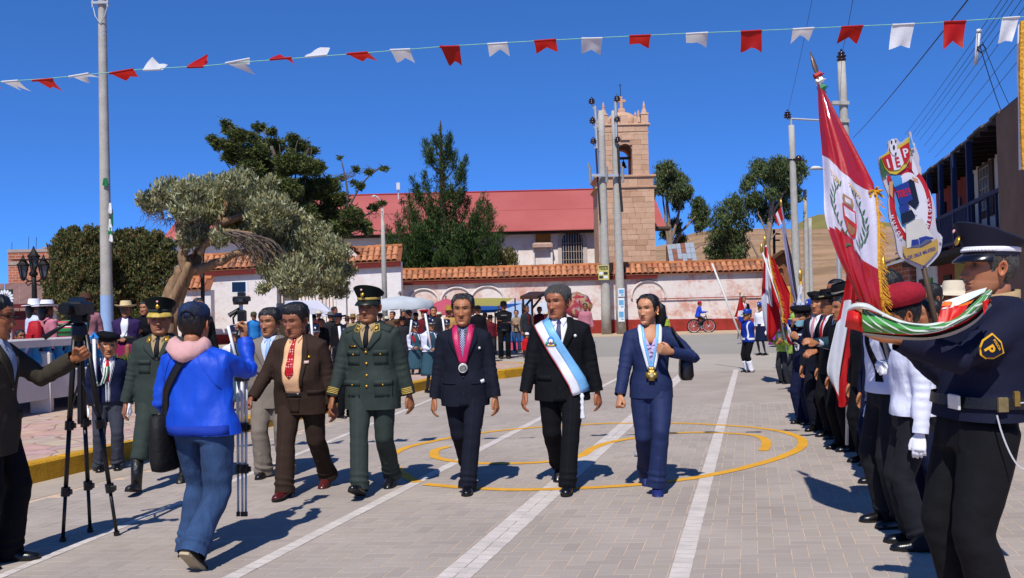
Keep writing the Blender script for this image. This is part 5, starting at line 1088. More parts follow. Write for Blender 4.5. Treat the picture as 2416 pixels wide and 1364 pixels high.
        # rim: lift a border ring back to the surface
        nr=len(A);G2=[[B[0][0]]+B[0]+[B[0][-1]]]+[[B[i][0]]+A[i]+[B[i][-1]] for i in range(nr)]+[[B[-1][0]]+B[-1]+[B[-1][-1]]]
        mb=MB();c=nx+3
        vs=[p for row in G2 for p in row];fs=[];ms=[]
        for i in range(len(G2)-1):
            for j in range(c-1):
                fs.append((i*c+j,i*c+j+1,(i+1)*c+j+1,(i+1)*c+j));ms.append(cols(j-1,i-1) if cols else 0)
        mb.add(vs,fs);mb.m=ms
        me=bpy.data.meshes.new(name);me.from_pydata([tuple(p) for p in mb.v],[],mb.f)
        for q in (m if isinstance(m,(list,tuple)) else [m]):me.materials.append(q)
        if cols:me.polygons.foreach_set('material_index',ms)
        me.polygons.foreach_set('use_smooth',[True]*len(fs))
        o=bpy.data.objects.new(name,me);C.objects.link(o);o.parent=parent or s.root;return o
    def disc(s,name,u,z,r,m,off=.006,side=-1,n=7,sx=1.):
        rows=[]
        for i in range(n):
            t=math.pi*(i+.02)/(n-1+.04);zz=z+r*math.cos(t);ww=r*max(.08,math.sin(t))*sx;rows.append(((u-ww,zz),(u+ww,zz)))
        return s.decal(name,rows,m,off,4,side,.006,1.)
    def rect(s,name,u,z,w,h,m,off=.004,side=-1,rot=0.,rim=.006):
        c,q=math.cos(R(rot)),math.sin(R(rot));f=lambda a,b:(u+a*c-b*q,z+a*q+b*c)
        return s.decal(name,[(f(-w/2,h/2),f(w/2,h/2)),(f(-w/2,-h/2),f(w/2,-h/2))],m,off,4,side,rim)
    def button(s,u,z,m,r=.011,side=-1,name='button'):
        p,nn=s.hit(u,z,side,.003);mb=MB();mb.lathe([(r*.3,r*.75),(r*.85,r*.5),(r,0),(r*.7,-r*.5)],(0,0,0),8)
        M=nn.to_track_quat('Z','Y').to_matrix();mb.v=[tuple(p+M@Vector(v)) for v in mb.v];return mb.build(name,m,s.root,smooth=True,local=True)
    def suit_front(s,shirt,tie=None,lapel=None,depth=1.06,wid=.075,tiew=.032,tie_end=None,lap=.055,bottom=None,tcol=None,c=0.):
        """white V of shirt, collar, tie and lapels; bottom: open jacket shown to that height"""
        zt=1.432
        s.decal('shirt',[((c-.055,zt),(c+.055,zt)),((c-wid,1.36),(c+wid,1.36))]+([((c-.012,depth),(c+.012,depth))] if bottom is None else [((c-wid*1.1,1.15),(c+wid*1.1,1.15)),((c-wid*.8,bottom),(c+wid*.8,bottom))]),shirt,.004,8)
        for sg in (-1,1):
            s.decal('collar',[((c+sg*.006,1.415),(c+sg*.062,1.455)),((c+sg*.040,1.358),(c+sg*.062,1.40))],shirt,.014,3)
        if tie:
            te=tie_end or depth+.02;tx=tcol or c
            s.decal('tie',[((c-.021,1.41),(c+.021,1.41)),((c-.015,1.372),(c+.015,1.372)),((tx-tiew*.7,1.25),(tx+tiew*.7,1.25)),((tx-tiew,te+.04),(tx+tiew,te+.04)),((tx-.006,te),(tx+.006,te))] if bottom else
                    [((c-.021,1.41),(c+.021,1.41)),((c-.015,1.372),(c+.015,1.372)),((c-tiew*.75,1.27),(c+tiew*.75,1.27)),((c-.012,te),(c+.012,te))],tie,.012,4)
        if lapel:
            for sg in (-1,1):
                if bottom is None:rows=[((c+sg*.057,1.44),(c+sg*.085,1.43)),((c+sg*.068,1.39),(c+sg*.118,1.365)),((c+sg*wid*.98,1.345),(c+sg*.128,1.335)),((c+sg*(wid*.98-.004),1.33),(c+sg*(wid+lap+.012),1.30)),((c+sg*.004,depth+.005),(c+sg*.03,depth+.01))]
                else:rows=[((c+sg*.057,1.44),(c+sg*.085,1.43)),((c+sg*wid*.9,1.38),(c+sg*.118,1.365)),((c+sg*wid,1.33),(c+sg*(wid+lap),1.305)),((c+sg*wid*1.1,1.15),(c+sg*(wid*1.1+lap*.7),1.15)),((c+sg*wid*.85,bottom+.05),(c+sg*(wid*.85+.02),bottom+.05))]
                s.decal('lapel',rows,lapel,.011,4)
        return s
    # ---------------------------------------------------------------- hair and hats (head space)
    def hput(s,mb,name,m,smooth=True,parent=None,auto=None):
        mb.v=[tuple(s.HM@Vector(p)) for p in mb.v];return mb.build(name,m,parent or s.root,smooth=smooth,local=True,auto=auto)
    def hair(s,m=HAIR,front=.078,vol=.015,side=.0075,back=-.072,part=.0,fringe=0.,long=0.,seed=0):
        nu,nv=(56,34) if s.lod == 0 else (30,20);fw=s.f.get('fw',1.)
        t=np.linspace(-math.pi,math.pi,nu,endpoint=False);zs=np.linspace(-.10,.1145,nv);A,Z=np.meshgrid(t,zs);A=A.ravel();Z=Z.ravel()
        fw *= .99;aa=np.abs(A)
        line=np.interp(aa,[0,.5,.85,1.05,1.2,1.45,1.62,1.8,2.2,3.2],[front-fringe,front-fringe*.8,front-.014,front-.03,-.005,-.02,.03,-.01,back*.8,back])
        line=line+.004*np.sin(A*23+seed)+.003*np.sin(A*41+seed*2)
        off=np.interp(Z,[-.1,0,.06,.1145],[side,side*1.15,(side+vol)/2,vol])*np.clip((Z-line)/.036,-.3,1)
        top=np.clip((Z-.03)/.08,0,1)
        off=off+(np.sin(A*13+Z*50+seed)*.0022+np.sin(A*23-Z*65+seed)*.0022+np.sin(A*37+Z*150)*.0012)*np.clip((Z-line)/.02,0,1)
        x,y=head_surf(A,Z,off,fw)
        z2=Z+vol*1.0*np.clip((Z-.05)/.06,0,1)*np.clip((Z-line)/.03,0,1);x=x+part*top*.0
        V=np.stack([x,y,z2],1);keep=Z >line-.012
        if vol <.01:keep &= Z <.05
        F=[]
        for i in range(nv-1):
            for j in range(nu):
                q=(i*nu+j,i*nu+(j+1) % nu,(i+1)*nu+(j+1) % nu,(i+1)*nu+j)
                if all(keep[k] for k in q):F.append(q)
        if vol >= .01:F.append(tuple((nv-1)*nu+j for j in range(nu)))
        mb=MB();mb.v=V.tolist();mb.f=F;mb.m=[0]*len(F);o=s.hput(mb,'hair',m)
        return s
    def ponytail(s,m=HAIR,pts=((0,.09,.03),(0,.13,.0),(0,.14,-.08),(0,.12,-.2)),r=(.03,.04,.045,.02)):
        mb=MB();mb.tube(pts,list(r),10);s.hput(mb,'ponytail',m);return s
    def peaked_cap(s,m,band,visor,badge,back_m=None,brim_trim=None,size=1.):
        mb=MB();n=28;prof=[(.0865,.046),(.0875,.080),(.088,.082),(.112*size,.120),(.116*size,.131),(.107*size,.138),(.06,.141),(.01,.141)]
        mb.lathe(prof,(0,.006,0),n,sx=1.,sy=1.18)
        mb.v=[(x,y,z+(-(y)*.30 if z >.1 else 0)+(.006 if z >.1 and y <0 else 0)) for x,y,z in mb.v]
        o=s.hput(mb,'peaked_cap',m,auto=50)
        b=MB();b.lathe([(.0885,.062),(.0902,.064),(.0902,.079),(.0885,.081)],(0,.006,0),n,sx=1.,sy=1.18,cap=False);s.hput(b,'cap_band',band,parent=o)
        v=MB();A=[]
        for i in range(17):
            a=R(-72)+R(144)*i/16;c_,q=math.sin(a),math.cos(a);k=math.cos(a*.95)
            row=[]
            for (e,dz) in ((0,.047),(.5,.034),(1.,.015),(1.,.008),(.5,.026),(0,.038)):
                row.append(V3((.083+.045*k*e)*c_*1.0,.006-(.098+.044*k*e)*q,dz+.010+.004*abs(c_)))
            A.append(row)
        v.grid(A);s.hput(v,'visor',visor,parent=o)
        if badge:
            g=MB();g.lathe([(.004,.008),(.012,.006),(.017,0),(.014,-.003)],(0,0,0),10,sy=1.25);Q=Matrix.Rotation(R(72),3,'X')
            g.v=[tuple(Q@Vector(p)+V3(0,-.122*size,.105)) for p in g.v];s.hput(g,'badge',badge,parent=o)
            g=MB();g.lathe([(.003,.005),(.008,.003),(.009,0)],(0,0,0),8);g.v=[tuple(Q@Vector(p)+V3(0,-.136*size,.142)) for p in g.v];s.hput(g,'cockade',mat('cockade','#d8a0a0',.5),parent=o)
        return o
    def beret(s,m,band=None,tilt=-12,badge=None,size=1.,puff=1.):
        mb=MB();mb.lathe([(.083,.042),(.086,.062),(.108*size,.072),(.118*size,.09),(.105*size,.112),(.06,.126),(.005,.128)],(0,.008,0),24,sy=1.17)
        mb.v=[(x+.012*math.sin(z*60+y*30)*(z >.08),y,z+tilt/100*x*(z >.068)+.004*math.sin(x*80+y*50)*(z >.08)+(puff-1)*max(0,z-.07)) for x,y,z in mb.v]
        o=s.hput(mb,'beret',m)
        if band:
            b=MB();b.lathe([(.084,.040),(.0875,.043),(.0875,.057),(.084,.060)],(0,.008,0),24,sy=1.17,cap=False);s.hput(b,'beret_band',band,parent=o)
        if badge:
            g=MB();g.lathe([(.004,.006),(.013,.004),(.016,0)],(0,0,0),8,sy=1.3);Q=Matrix.Rotation(R(80),3,'X')
            g.v=[tuple(Q@Vector(p)+V3(.03,-.112,.085)) for p in g.v];s.hput(g,'badge',badge,parent=o)
        return o
    def brim_hat(s,m,r=.17,crown=.10,cr=.082,curl=.02,dip=0.,band=None,droop=0.,name='hat'):
        mb=MB();z=.055
        mb.lathe([(r,z+curl-.004-droop),(r,z+curl-droop),(r*.8,z+.006-droop*.4),(cr+.01,z+.004),(cr+.004,z+.02),(cr*.98,z+crown*.7),(cr*.85,z+crown),(.03,z+crown+.004-dip),(.004,z+crown-dip)],(0,.006,0),28,sy=1.14,cap=False)
        mb.lathe([(r,z+curl-.004-droop),(r*.8,z-.002-droop*.4),(cr,z-.004)],(0,.006,0),28,sy=1.14,cap=False)
        mb.v=[(x,y,zz+(abs(x)/r)**2*curl*.9*(math.hypot(x,y)>cr*1.15)) for x,y,zz in mb.v]
        o=s.hput(mb,name,m,auto=45)
        if band:
            b=MB();b.lathe([(cr+.006,z+.006),(cr+.008,z+.010),(cr+.006,z+.034),(cr+.002,z+.036)],(0,.006,0),24,sy=1.14,cap=False);s.hput(b,'hat_band',band,parent=o)
        return o
    def ball_cap(s,m,visor=None,back=False):
        mb=MB();mb.lathe([(.0845,.035),(.087,.06),(.083,.095),(.066,.120),(.035,.134),(.004,.138)],(0,.006,0),24,sy=1.18)
        o=s.hput(mb,'cap',m)
        v=MB();A=[]
        for i in range(13):
            a=R(-65)+R(130)*i/12;c_,q=math.sin(a),math.cos(a);k=math.cos(a)**.7
            A.append([V3((.084+.012*k*e)*c_,.006-(.098+.075*k*e)*q,dz-.012*abs(c_)*e) for (e,dz) in ((0,.046),(.5,.046),(1,.038),(1,.034),(.5,.041),(0,.038))])
        v.grid(A);s.hput(v,'visor',visor or m,parent=o);return o
    def pshade(s,m):
        g=MB()
        for sg in (-1,1):
            g.tube([(sg*.012,-.098,.014),(sg*.03,-.1,.013),(sg*.052,-.09,.014)],[(.012,.003),(.019,.004),(.014,.003)],10)
            g.tube([(sg*.052,-.09,.018),(sg*.08,-.03,.018),(sg*.082,.02,.012)],.0025,6)
        s.hput(g,'sunglasses',m);return s
    def world(s,p):return s.MW@Vector(p)
# ================================================================== the people walking in front
def dots_mat(name,base,dot,sc):
    def f(n,l,b):
        tc=N(n,'TexCoord');v=N(n,'TexVoronoi',i_Scale=sc);v.inputs['Randomness'].default_value=.15;l.new(tc.outputs['Object'],v.inputs['Vector'])
        l.new(mixc(n,l,ramp(n,l,v.outputs['Distance'],[(.26,1.),(.34,0.)]),base,dot),b.inputs['Base Color'])
    return nodes_mat(name,f,.5)
def stripe_mat(name,a,c,sc,rot=(0,R(35),0),axis='X'):
    def f(n,l,b):
        tc=N(n,'TexCoord');mp=N(n,'Mapping');mp.inputs['Rotation'].default_value=rot;l.new(tc.outputs['Object'],mp.inputs[0])
        w=N(n,'TexWave',i_Scale=sc);w.bands_direction=axis;l.new(mp.outputs[0],w.inputs['Vector'])
        l.new(mixc(n,l,ramp(n,l,w.outputs[0],[(.6,0.),(.68,1.)]),a,c),b.inputs['Base Color'])
    return nodes_mat(name,f,.5)
M_BLACKSHOE=mat('black_leather','#0c0b0b',.28,.2,9,.1,40,0,.6);M_REDSHOE=mat('oxblood_leather','#4a1512',.25,.25,9,.1,40,0,.6)
M_WHITE=cloth_mat('white_cloth','#dcdde4',.8,.04,.3);M_GLOVE=cloth_mat('white_glove','#e2e3ea',.8,.03,.2)
M_GOLD=mat('gold_metal','#c79a3e',.35,.15,20,0,60,.8);M_SILVER=mat('silver_metal','#dcdcd6',.4,.10,20,.1,30,.25)
M_GREEN=cloth_mat('officer_green','#2c3632',.8,.10,.3,.25);M_BLACK=cloth_mat('black_cloth','#101116',.85,.15,.3);M_NAVY=cloth_mat('navy_cloth','#171a26',.82,.12,.3)
M_SUIT_BLACK=cloth_mat('black_suit_cloth','#111217',.8,.12,.3);M_BROWN=cloth_mat('brown_suit_cloth','#33261f',.78,.10,.3);M_GREY=cloth_mat('grey_suit_cloth','#7a7168',.85,.08,.3)
M_OLIVE=cloth_mat('olive_suit_cloth','#37322a',.85,.10,.3);M_BLUE=mat('royal_blue_sport_cloth','#0d44bb',.55,.08,6,.3,22,0,.3,aniso=(1,1,.45))
M_DENIM=mat('blue_denim','#2a4266',.9,.5,6,.4,40,aniso=(1,1,.35));M_TAN=cloth_mat('tan_shirt_cloth','#a08a68',.85,.06,.2);M_PINK=cloth_mat('pink_hood_cloth','#c69a98',.9,.08,.4)
M_ROYAL=cloth_mat('blue_pantsuit_cloth','#17254d',.75,.08,.3,.3);M_BLACKTIE=cloth_mat('black_tie_cloth','#15161c',.6,.1,.2);M_LBLUE=cloth_mat('light_blue_cloth','#a9c6e8',.6,.04,.2,.3)
M_BUTTON=mat('dark_button','#1c1a1a',.5);M_GOLDTRIM=mat('gold_braid','#b39a4e',.6,.2,60,.4,90);M_BLACKPL=mat('black_plastic','#0d0d0f',.42,.15,8,.05,60,0,.45)
M_SILVERPL=mat('silver_tube','#c4c6c9',.4,.06,10,0,60,.15)
F_A=dict(skin='#9c6644',nose=1.05);F_B=dict(skin='#a66f4b',nose=1.);F_C=dict(skin='#8f5b3e',nose=1.1,fw=1.06)
# --- officer in green, tallest of the middle
p=Person('army officer in dark green uniform and peaked cap striding beside the brown suited man',(884,1158),672,-9,lod=0,hat_h=.05,w=1.12,hs=1.09,face=dict(skin='#94603f',nose=1.1,fw=1.08,jaw=1.1,shade=.25),
           fR=(-.03,-.30,.095,-20),fL=(.085,.22,.13,24),hR=(-.31,-.14,.80),hL=(.305,.06,.80),head=(-6,2,0),lean=(0,-.03))
p.trousers(M_GREEN,hemr=.082).shoes(M_BLACKSHOE);p.jacket(M_GREEN,hem=.70,fit=1.07)
p.suit_front(M_TAN,M_BLACKTIE,M_GREEN,depth=1.20,wid=.062,lap=.045)
for z in (1.185,1.09,.99,.90):p.button(.0,z,M_GOLD,.0125)
for sg in (-1,1):
    p.rect('pocket',sg*.118,1.13,.115,.115,M_GREEN,.0015,rim=.002);fl=p.rect('pocket_flap',sg*.118,1.178,.125,.045,M_GREEN,.005,rim=.004);p.button(sg*.118,1.165,M_GOLD,.008)
    p.rect('pocket',sg*.135,.87,.14,.13,M_GREEN,.0015,rim=.002);p.rect('pocket_flap',sg*.135,.925,.15,.05,M_GREEN,.005,rim=.004);p.button(sg*.135,.91,M_GOLD,.008)
    b_=p.rect('collar_badge',sg*.082,1.383,.046,.062,M_GOLDTRIM,.017,rot=sg*18);p.rect('collar_badge_field',sg*.082,1.383,.032,.046,M_GREEN,.02,rot=sg*18);p.disc('collar_emblem',sg*.082,1.383,.013,M_GOLD,.023)
    p.rect('shoulder_strap',sg*.155,1.385,.05,.10,M_GREEN,.01,rot=sg*70)
p.rect('name_tag',-.115,1.235,.075,.02,mat('name_tag_field','#2a2216',.5),.006);p.rect('name_tag_text',-.115,1.235,.05,.008,M_GOLD,.009)
for k,sg in (('R',-1),('L',1)):
    for q in range(4):
        c0=p.elb[k].lerp(p.wr[k],.74+.055*q);mb=MB();ax=(p.wr[k]-p.elb[k]).normalized();mb.tube([c0-ax*.004,c0+ax*.004],.0605,14,cap=False);
        a_=MB();x_,y_=frame_of(ax,V3(0,-1,0));pts=[c0+(x_*math.cos(t)+y_*math.sin(t))*.059 for t in [R(40+10*i) for i in range(11)]];a_.tube(pts,.0052,5);a_.build('cuff_braid',M_GOLDTRIM,p.root,local=True)
p.hair(front=.03,vol=.002,side=.004,back=-.06);p.peaked_cap(cloth_mat('cap_cloth','#141a18',.8,.1,.2),M_GOLDTRIM,mat('cap_visor','#1b201c',.4,.1),M_GOLD)
OFFICER=p
# --- man with pink ribbon
p=Person('man in navy suit wearing a deep pink ribbon with a silver medal',(1103,1150),697,-3,lod=0,face=dict(skin='#a26a47',nose=1.05,jaw=1.0,fw=.98),w=1.07,
           fL=(.03,-.22,.08,0),fR=(-.03,.34,.17,38),hR=(-.272,-.06,.79),hL=(.272,-.05,.79),head=(-4,0,0))
p.trousers(M_NAVY).shoes(M_BLACKSHOE);p.jacket(M_NAVY,hem=.73,fit=1.0)
p.suit_front(cloth_mat('grey_shirt_cloth','#565964',.8,.05,.2),stripe_mat('striped_tie','#161a4a','#b9bfdc',26.),M_NAVY,depth=1.10,wid=.062)
M_RIB=mat('deep_pink_satin','#b31c55',.45,.1,8,.1,30,0,.4)
for sg in (-1,1):p.decal('medal_ribbon',[((sg*.075-.026,1.435),(sg*.075+.026,1.435)),((sg*.058-.027,1.32),(sg*.058+.027,1.32)),((sg*.008-.02,1.10),(sg*.008+.02,1.10))],M_RIB,.02,3,rim=.004)
md=p.disc('medal',0,1.065,.043,M_SILVER,.03,sx=.92);p.disc('medal_rim',0,1.065,.030,mat('aged_silver','#8f8f88',.4,.3,30,.3,60,.6),.034)
p.button(0,.985,M_BUTTON);p.button(.145,1.235,M_SILVER,.013,name='lapel_pin');p.rect('pocket_welt',-.13,.93,.12,.014,M_NAVY,.006);p.rect('pocket_welt',.13,.93,.12,.014,M_NAVY,.006);p.rect('paper_in_pocket',.165,.945,.03,.03,M_WHITE,.008,rot=20)
p.decal('jacket_opening',[((-.004,.86),(.004,.86)),((-.045,.728),(.045,.728))],M_NAVY,.003,3);p.hair(front=.089,vol=.022,side=.008)
# --- man with sash
p=Person('grey haired man in black suit with light blue and white sash across his chest',(1332,1148),675,-10,lod=0,face=dict(skin='#9a5f42',nose=1.15,fw=1.05,jaw=1.08,brow='#2b2725'),w=1.13,
           fL=(.06,-.26,.08,0),fR=(-.08,.28,.16,34),hR=(-.30,-.13,.80),hL=(.30,.02,.79),head=(-24,5,0),lean=(0,-.02))
p.trousers(M_SUIT_BLACK,hemr=.08).shoes(M_BLACKSHOE);p.jacket(M_SUIT_BLACK,hem=.735,fit=1.04)
p.suit_front(M_WHITE,stripe_mat('dotted_navy_tie','#191c45','#3b4178',60.),M_SUIT_BLACK,depth=1.12,wid=.072)
M_SASHB=mat('light_blue_satin','#74b0e2',.4,.05,6,.15,20,0,.4);M_SASHW=mat('white_satin','#dfe2ec',.4,.04,6,.15,20,0,.4)
def sash_rows(o0,o1):
    ks=[(-.150,1.405),(-.105,1.335),(-.03,1.2),(.06,1.05),(.145,.90),(.175,.80)];r=[]
    for i,(u,z) in enumerate(ks):
        a,b=ks[max(0,i-1)],ks[min(len(ks)-1,i+1)];d=Vector((b[0]-a[0],b[1]-a[1])).normalized();nx_,nz_=-d.y,d.x
        r.append(((u+nx_*-o0,z-nz_*o0),(u-nx_*o1,z-nz_*o1)) if 0 else ((u-nx_*o0,z-nz_*o0),(u-nx_*o1,z-nz_*o1)))
    return r
p.decal('sash_blue_half',sash_rows(-.066,.002),M_SASHB,.020,4);p.decal('sash_white_half',sash_rows(.002,.072),M_SASHW,.020,4)
p.decal('sash_edge',sash_rows(.070,.077),mat('red_thread','#a03838',.7),.024,1)
EM=[mat('emblem_'+c,h,.6) for c,h in (('gold','#c9a24a'),('green','#3f8a5a'),('sky','#3b7fc4'),('white','#e6e6e6'),('red','#a82a2a'))]
p.disc('sash_emblem',-.062,1.245,.033,EM[2],.024,sx=.85);p.disc('sash_emblem_peak',-.062,1.238,.018,EM[3],.028);p.disc('sash_emblem_sun',-.062,1.228,.008,EM[4],.030);p.rect('sash_emblem_scroll',-.062,1.203,.062,.012,EM[0],.026)
for sg in (-1,1):p.rect('sash_emblem_leaf',-.062+sg*.036,1.218,.016,.030,EM[1],.026,rot=sg*20)
p.button(.0,1.0,M_BUTTON);p.button(.137,1.28,M_SILVER,.015,name='lapel_pin');p.rect('pocket_flap',-.135,.93,.13,.045,M_SUIT_BLACK,.007)
t_,_=p.hit(.178,.80,-1,.02);mb=MB();mb.lathe([(.006,0),(.019,-.02),(.012,-.045),(.020,-.07),(.012,-.095),(.019,-.12),(.014,-.14),(.026,-.20),(.024,-.21)],t_,10);mb.build('sash_tassel',M_WHITE,p.root,smooth=True,local=True)
p.decal('jacket_opening',[((-.004,.86),(.004,.86)),((-.06,.733),(.06,.733))],M_SUIT_BLACK,.003,3);p.hair(HAIR_GREY,front=.074,vol=.020,side=.010)
# --- woman
p=Person('woman in royal blue trouser suit with a gold medal on a blue white ribbon',(1543,1155),692,-6,lod=0,face=dict(skin='#bb8461',nose=.72,fw=.93,jaw=.84,lip='#8a3232',browk=.8,fold=.4),w=.98,hs=1.1,
           fL=(.02,-.20,.115,22),fR=(-.05,.22,.15,40),hR=(-.275,-.20,.83),hL=(.16,-.20,1.20),eL=(.9,.4,-.4),handL='grip',thL=(-.3,-.4,1),handR='fist',head=(-30,2,0))
p.trousers(M_ROYAL,rad=.98,hemr=.088,top=.97,amp=.005);p.shoes(mat('blue_suede','#15225c',.55,.1),L=.25,hgt=.042)
p.jacket(M_ROYAL,hem=.80,fit=.95,waist=.02,fl=1.0)
M_LILAC=cloth_mat('lilac_blouse_cloth','#b7a4cc',.7,.12,.5)
p.decal('neckline',[((-.055,1.43),(.055,1.43)),((-.062,1.33),(.062,1.33)),((-.05,1.27),(.05,1.27))],mat('woman_skin','#b27c5a',.5,.05,9),.004,6,rim=.003);p.decal('blouse',[((-.060,1.34),(-.028,1.30)),((-.052,1.27),(-.012,1.262)),((-.05,1.25),(.0,1.245))],M_LILAC,.008,3);p.decal('blouse',[((.028,1.30),(.060,1.34)),((.012,1.262),(.052,1.27)),((.0,1.245),(.05,1.25))],M_LILAC,.008,3);p.decal('blouse',[((-.05,1.25),(.05,1.25)),((-.008,1.09),(.008,1.09))],M_LILAC,.007,6)
for i,(a,b) in enumerate(((-.014,1.235),(.012,1.20),(-.008,1.165))):p.rect('blouse_ruffle',a,b,.035,.02,M_LILAC,.012,rot=25-50*(i % 2))
for sg in (-1,1):
    p.decal('lapel',[((sg*.052,1.43),(sg*.08,1.42)),((sg*.062,1.33),(sg*.115,1.33)),((sg*.004,1.08),(sg*.03,1.09))],M_ROYAL,.011,4)
    for q,mm in ((-.012,M_SASHW),(.012,M_SASHB)) if sg <0 else ((-.012,M_SASHB),(.012,M_SASHW)):
        p.decal('medal_ribbon',[((sg*.078+q-.013,1.425),(sg*.078+q+.013,1.425)),((sg*.066+q-.013,1.28),(sg*.066+q+.013,1.28)),((sg*.012+q-.010,1.05),(sg*.012+q+.010,1.05))],mm,.022 if q*sg <0 else .024,2,rim=.004)
M_BRASS=mat('aged_brass','#9a7f3f',.35,.3,30,.4,50,.7)
p.rect('medal',0,1.0,.052,.095,M_BRASS,.032);p.rect('medal_arm',0,1.0,.095,.05,M_BRASS,.033);p.disc('medal_centre',0,1.0,.022,mat('pale_brass','#b5a878',.4,.3,40,.3,60,.5),.038);p.rect('medal_crown',0,1.052,.05,.03,M_BRASS,.031)
p.button(.0,.93,M_BUTTON,.01)
p.hair(front=.088,vol=.013,side=.009,fringe=-.004);p.ponytail(pts=((.02,.07,.03),(.045,.10,.0),(.055,.10,-.07),(.05,.085,-.15),(.045,.08,-.2)),r=(.05,.058,.05,.036,.012))
for sg in (-1,1):
    mb=MB();c_=p.HM@V3(sg*.079,.014,-.036);mb.lathe([(.003,.006),(.006,0),(.003,-.006)],c_,6);mb.build('earring',M_GOLD,p.root,local=True)
WOMAN=p
bag=thing('handbag','black leather handbag hanging from the shoulder of the woman in blue','handbag',p.world((.30,-.02,1.05)))
W=lambda *a:p.world(a)
mb=MB();A=[]
for (z,rx,ry) in ((1.20,.015,.05),(1.19,.045,.105),(1.08,.06,.125),(.98,.065,.13),(.945,.05,.12),(.94,.02,.06)):
    A.append([W(.305+rx*math.copysign(abs(math.cos(t))**.7,math.cos(t)),.03+ry*math.copysign(abs(math.sin(t))**.7,math.sin(t)),z) for t in [2*math.pi*i/20 for i in range(20)]])
mb.grid(A,close=True);mb.build('bag_body',mat('bag_leather','#101013',.3,.2,12,.2,40,0,.55),bag,smooth=True)
mb=MB();mb.tube([W(.305,-.06,1.18),W(.25,-.12,1.27),W(.195,-.085,1.375),W(.185,.02,1.40),W(.23,.10,1.3),W(.305,.10,1.18)],[(.014,.004)]*6,6);mb.build('strap',M_BLACKPL,bag,smooth=True)
# --- brown suit
p=Person('stout man in dark brown suit with red dotted tie and oxblood shoes looking down',(716,1162),720,-12,lod=0,face=dict(skin='#8f5a40',nose=1.15,fw=1.12,jaw=1.15,eyes='down'),w=1.17,hs=1.2,belly=.045,
           fR=(-.06,-.26,.08,0),fL=(.10,.30,.13,25),hR=(-.36,-.26,.88),hL=(.30,.02,.78),handR='fist',head=(-14,14,0),lean=(0,-.05))
p.trousers(M_BROWN,rad=1.08,hemr=.09,amp=.008).shoes(M_REDSHOE);p.jacket(M_BROWN,hem=.72,fit=1.08)
M_PEACH=cloth_mat('peach_shirt_cloth','#d8ab83',.8,.06,.3)
p.suit_front(M_PEACH,dots_mat('red_dotted_tie','#a40d18','#e0b0ac',46.),M_BROWN,wid=.085,bottom=.91,tiew=.042,tie_end=1.05,tcol=-.012)
p.decal('belt',[((-.075,.915),(.075,.915)),((-.075,.885),(.075,.885))],M_BLACKSHOE,.008,4);p.decal('trouser_front',[((-.066,.885),(.066,.885)),((-.04,.735),(.04,.735))],M_BROWN,.0015,4,rim=.002)
p.rect('pocket_flap',.19,.92,.12,.04,M_BROWN,.008);p.button(.15,1.235,M_GOLD,.015,name='lapel_pin');p.rect('lapel_badge',.135,1.19,.04,.025,mat('enamel_badge','#c9a9a0',.4,.4,60),.012);p.hair(front=.074,vol=.024,side=.012,fringe=.008)
# --- grey suit
p=Person('man in pale grey suit with light blue tie walking behind the brown suited man',(648,1122),730,-4,lod=0,face=dict(skin='#9d6848',nose=1.05,fw=1.05,eyes='down'),w=1.12,hs=1.18,
           fR=(-.09,-.06,.08,0),fL=(.12,.02,.08,-2),hR=(-.31,-.02,.78),hL=(.30,-.02,.78),head=(-16,4,0))
p.trousers(M_GREY,rad=1.12,hemr=.1,amp=.011).shoes(M_BLACKSHOE);p.jacket(M_GREY,hem=.70,fit=1.06)
p.suit_front(cloth_mat('pale_blue_shirt','#b8c4dd',.8,.04,.3),mat('pale_blue_tie','#86a8d2',.5,.12,20),M_GREY,depth=1.08,wid=.085,lap=.06);p.hair(front=.072,vol=.02,side=.011,fringe=.004)
p.decal('vest',[((-.035,1.15),(.035,1.15)),((-.012,1.08),(.012,1.08))],M_GREY,.016,3)
for z in (1.06,.96):p.button(-.03,z,M_BUTTON,.011);p.button(-.11,z,M_BUTTON,.011)
# --- officer behind the photographer
p=Person('army officer in dark green uniform and black combat boots walking half hidden behind the photographer',(386,1150),707,4,lod=0,hat_h=.05,face=dict(skin='#8d5b40',nose=1.1,fw=1.1,jaw=1.1),w=1.14,hs=1.2,
           fR=(-.16,-.28,.10,-12),fL=(.10,.30,.13,24),hR=(-.315,-.05,.80),hL=(.33,.0,.80),head=(8,2,0))
p.trousers(M_GREEN,boot=True,hemr=.08,amp=.009).shoes(mat('boot_leather','#0e0e0d',.4,.3,20,.5,30,0,.5),boot=.30,name='boot');p.jacket(M_GREEN,hem=.70,fit=1.07)
p.suit_front(M_TAN,M_BLACKTIE,M_GREEN,depth=1.20,wid=.062,lap=.045)
for sg in (-1,1):p.rect('pocket_flap',sg*.118,1.178,.125,.045,M_GREEN,.009);p.rect('collar_badge',sg*.082,1.383,.035,.055,M_GOLD,.018,rot=sg*18);p.rect('pocket',sg*.118,1.13,.115,.115,M_GREEN,.004);p.button(sg*.118,1.165,M_GOLD,.008)
p.hair(front=.03,vol=.002,side=.004,back=-.06);p.peaked_cap(MATS['cap_cloth'],M_GREEN,mat('cap_visor_gold','#b49a48',.5,.5,30),M_GOLD)
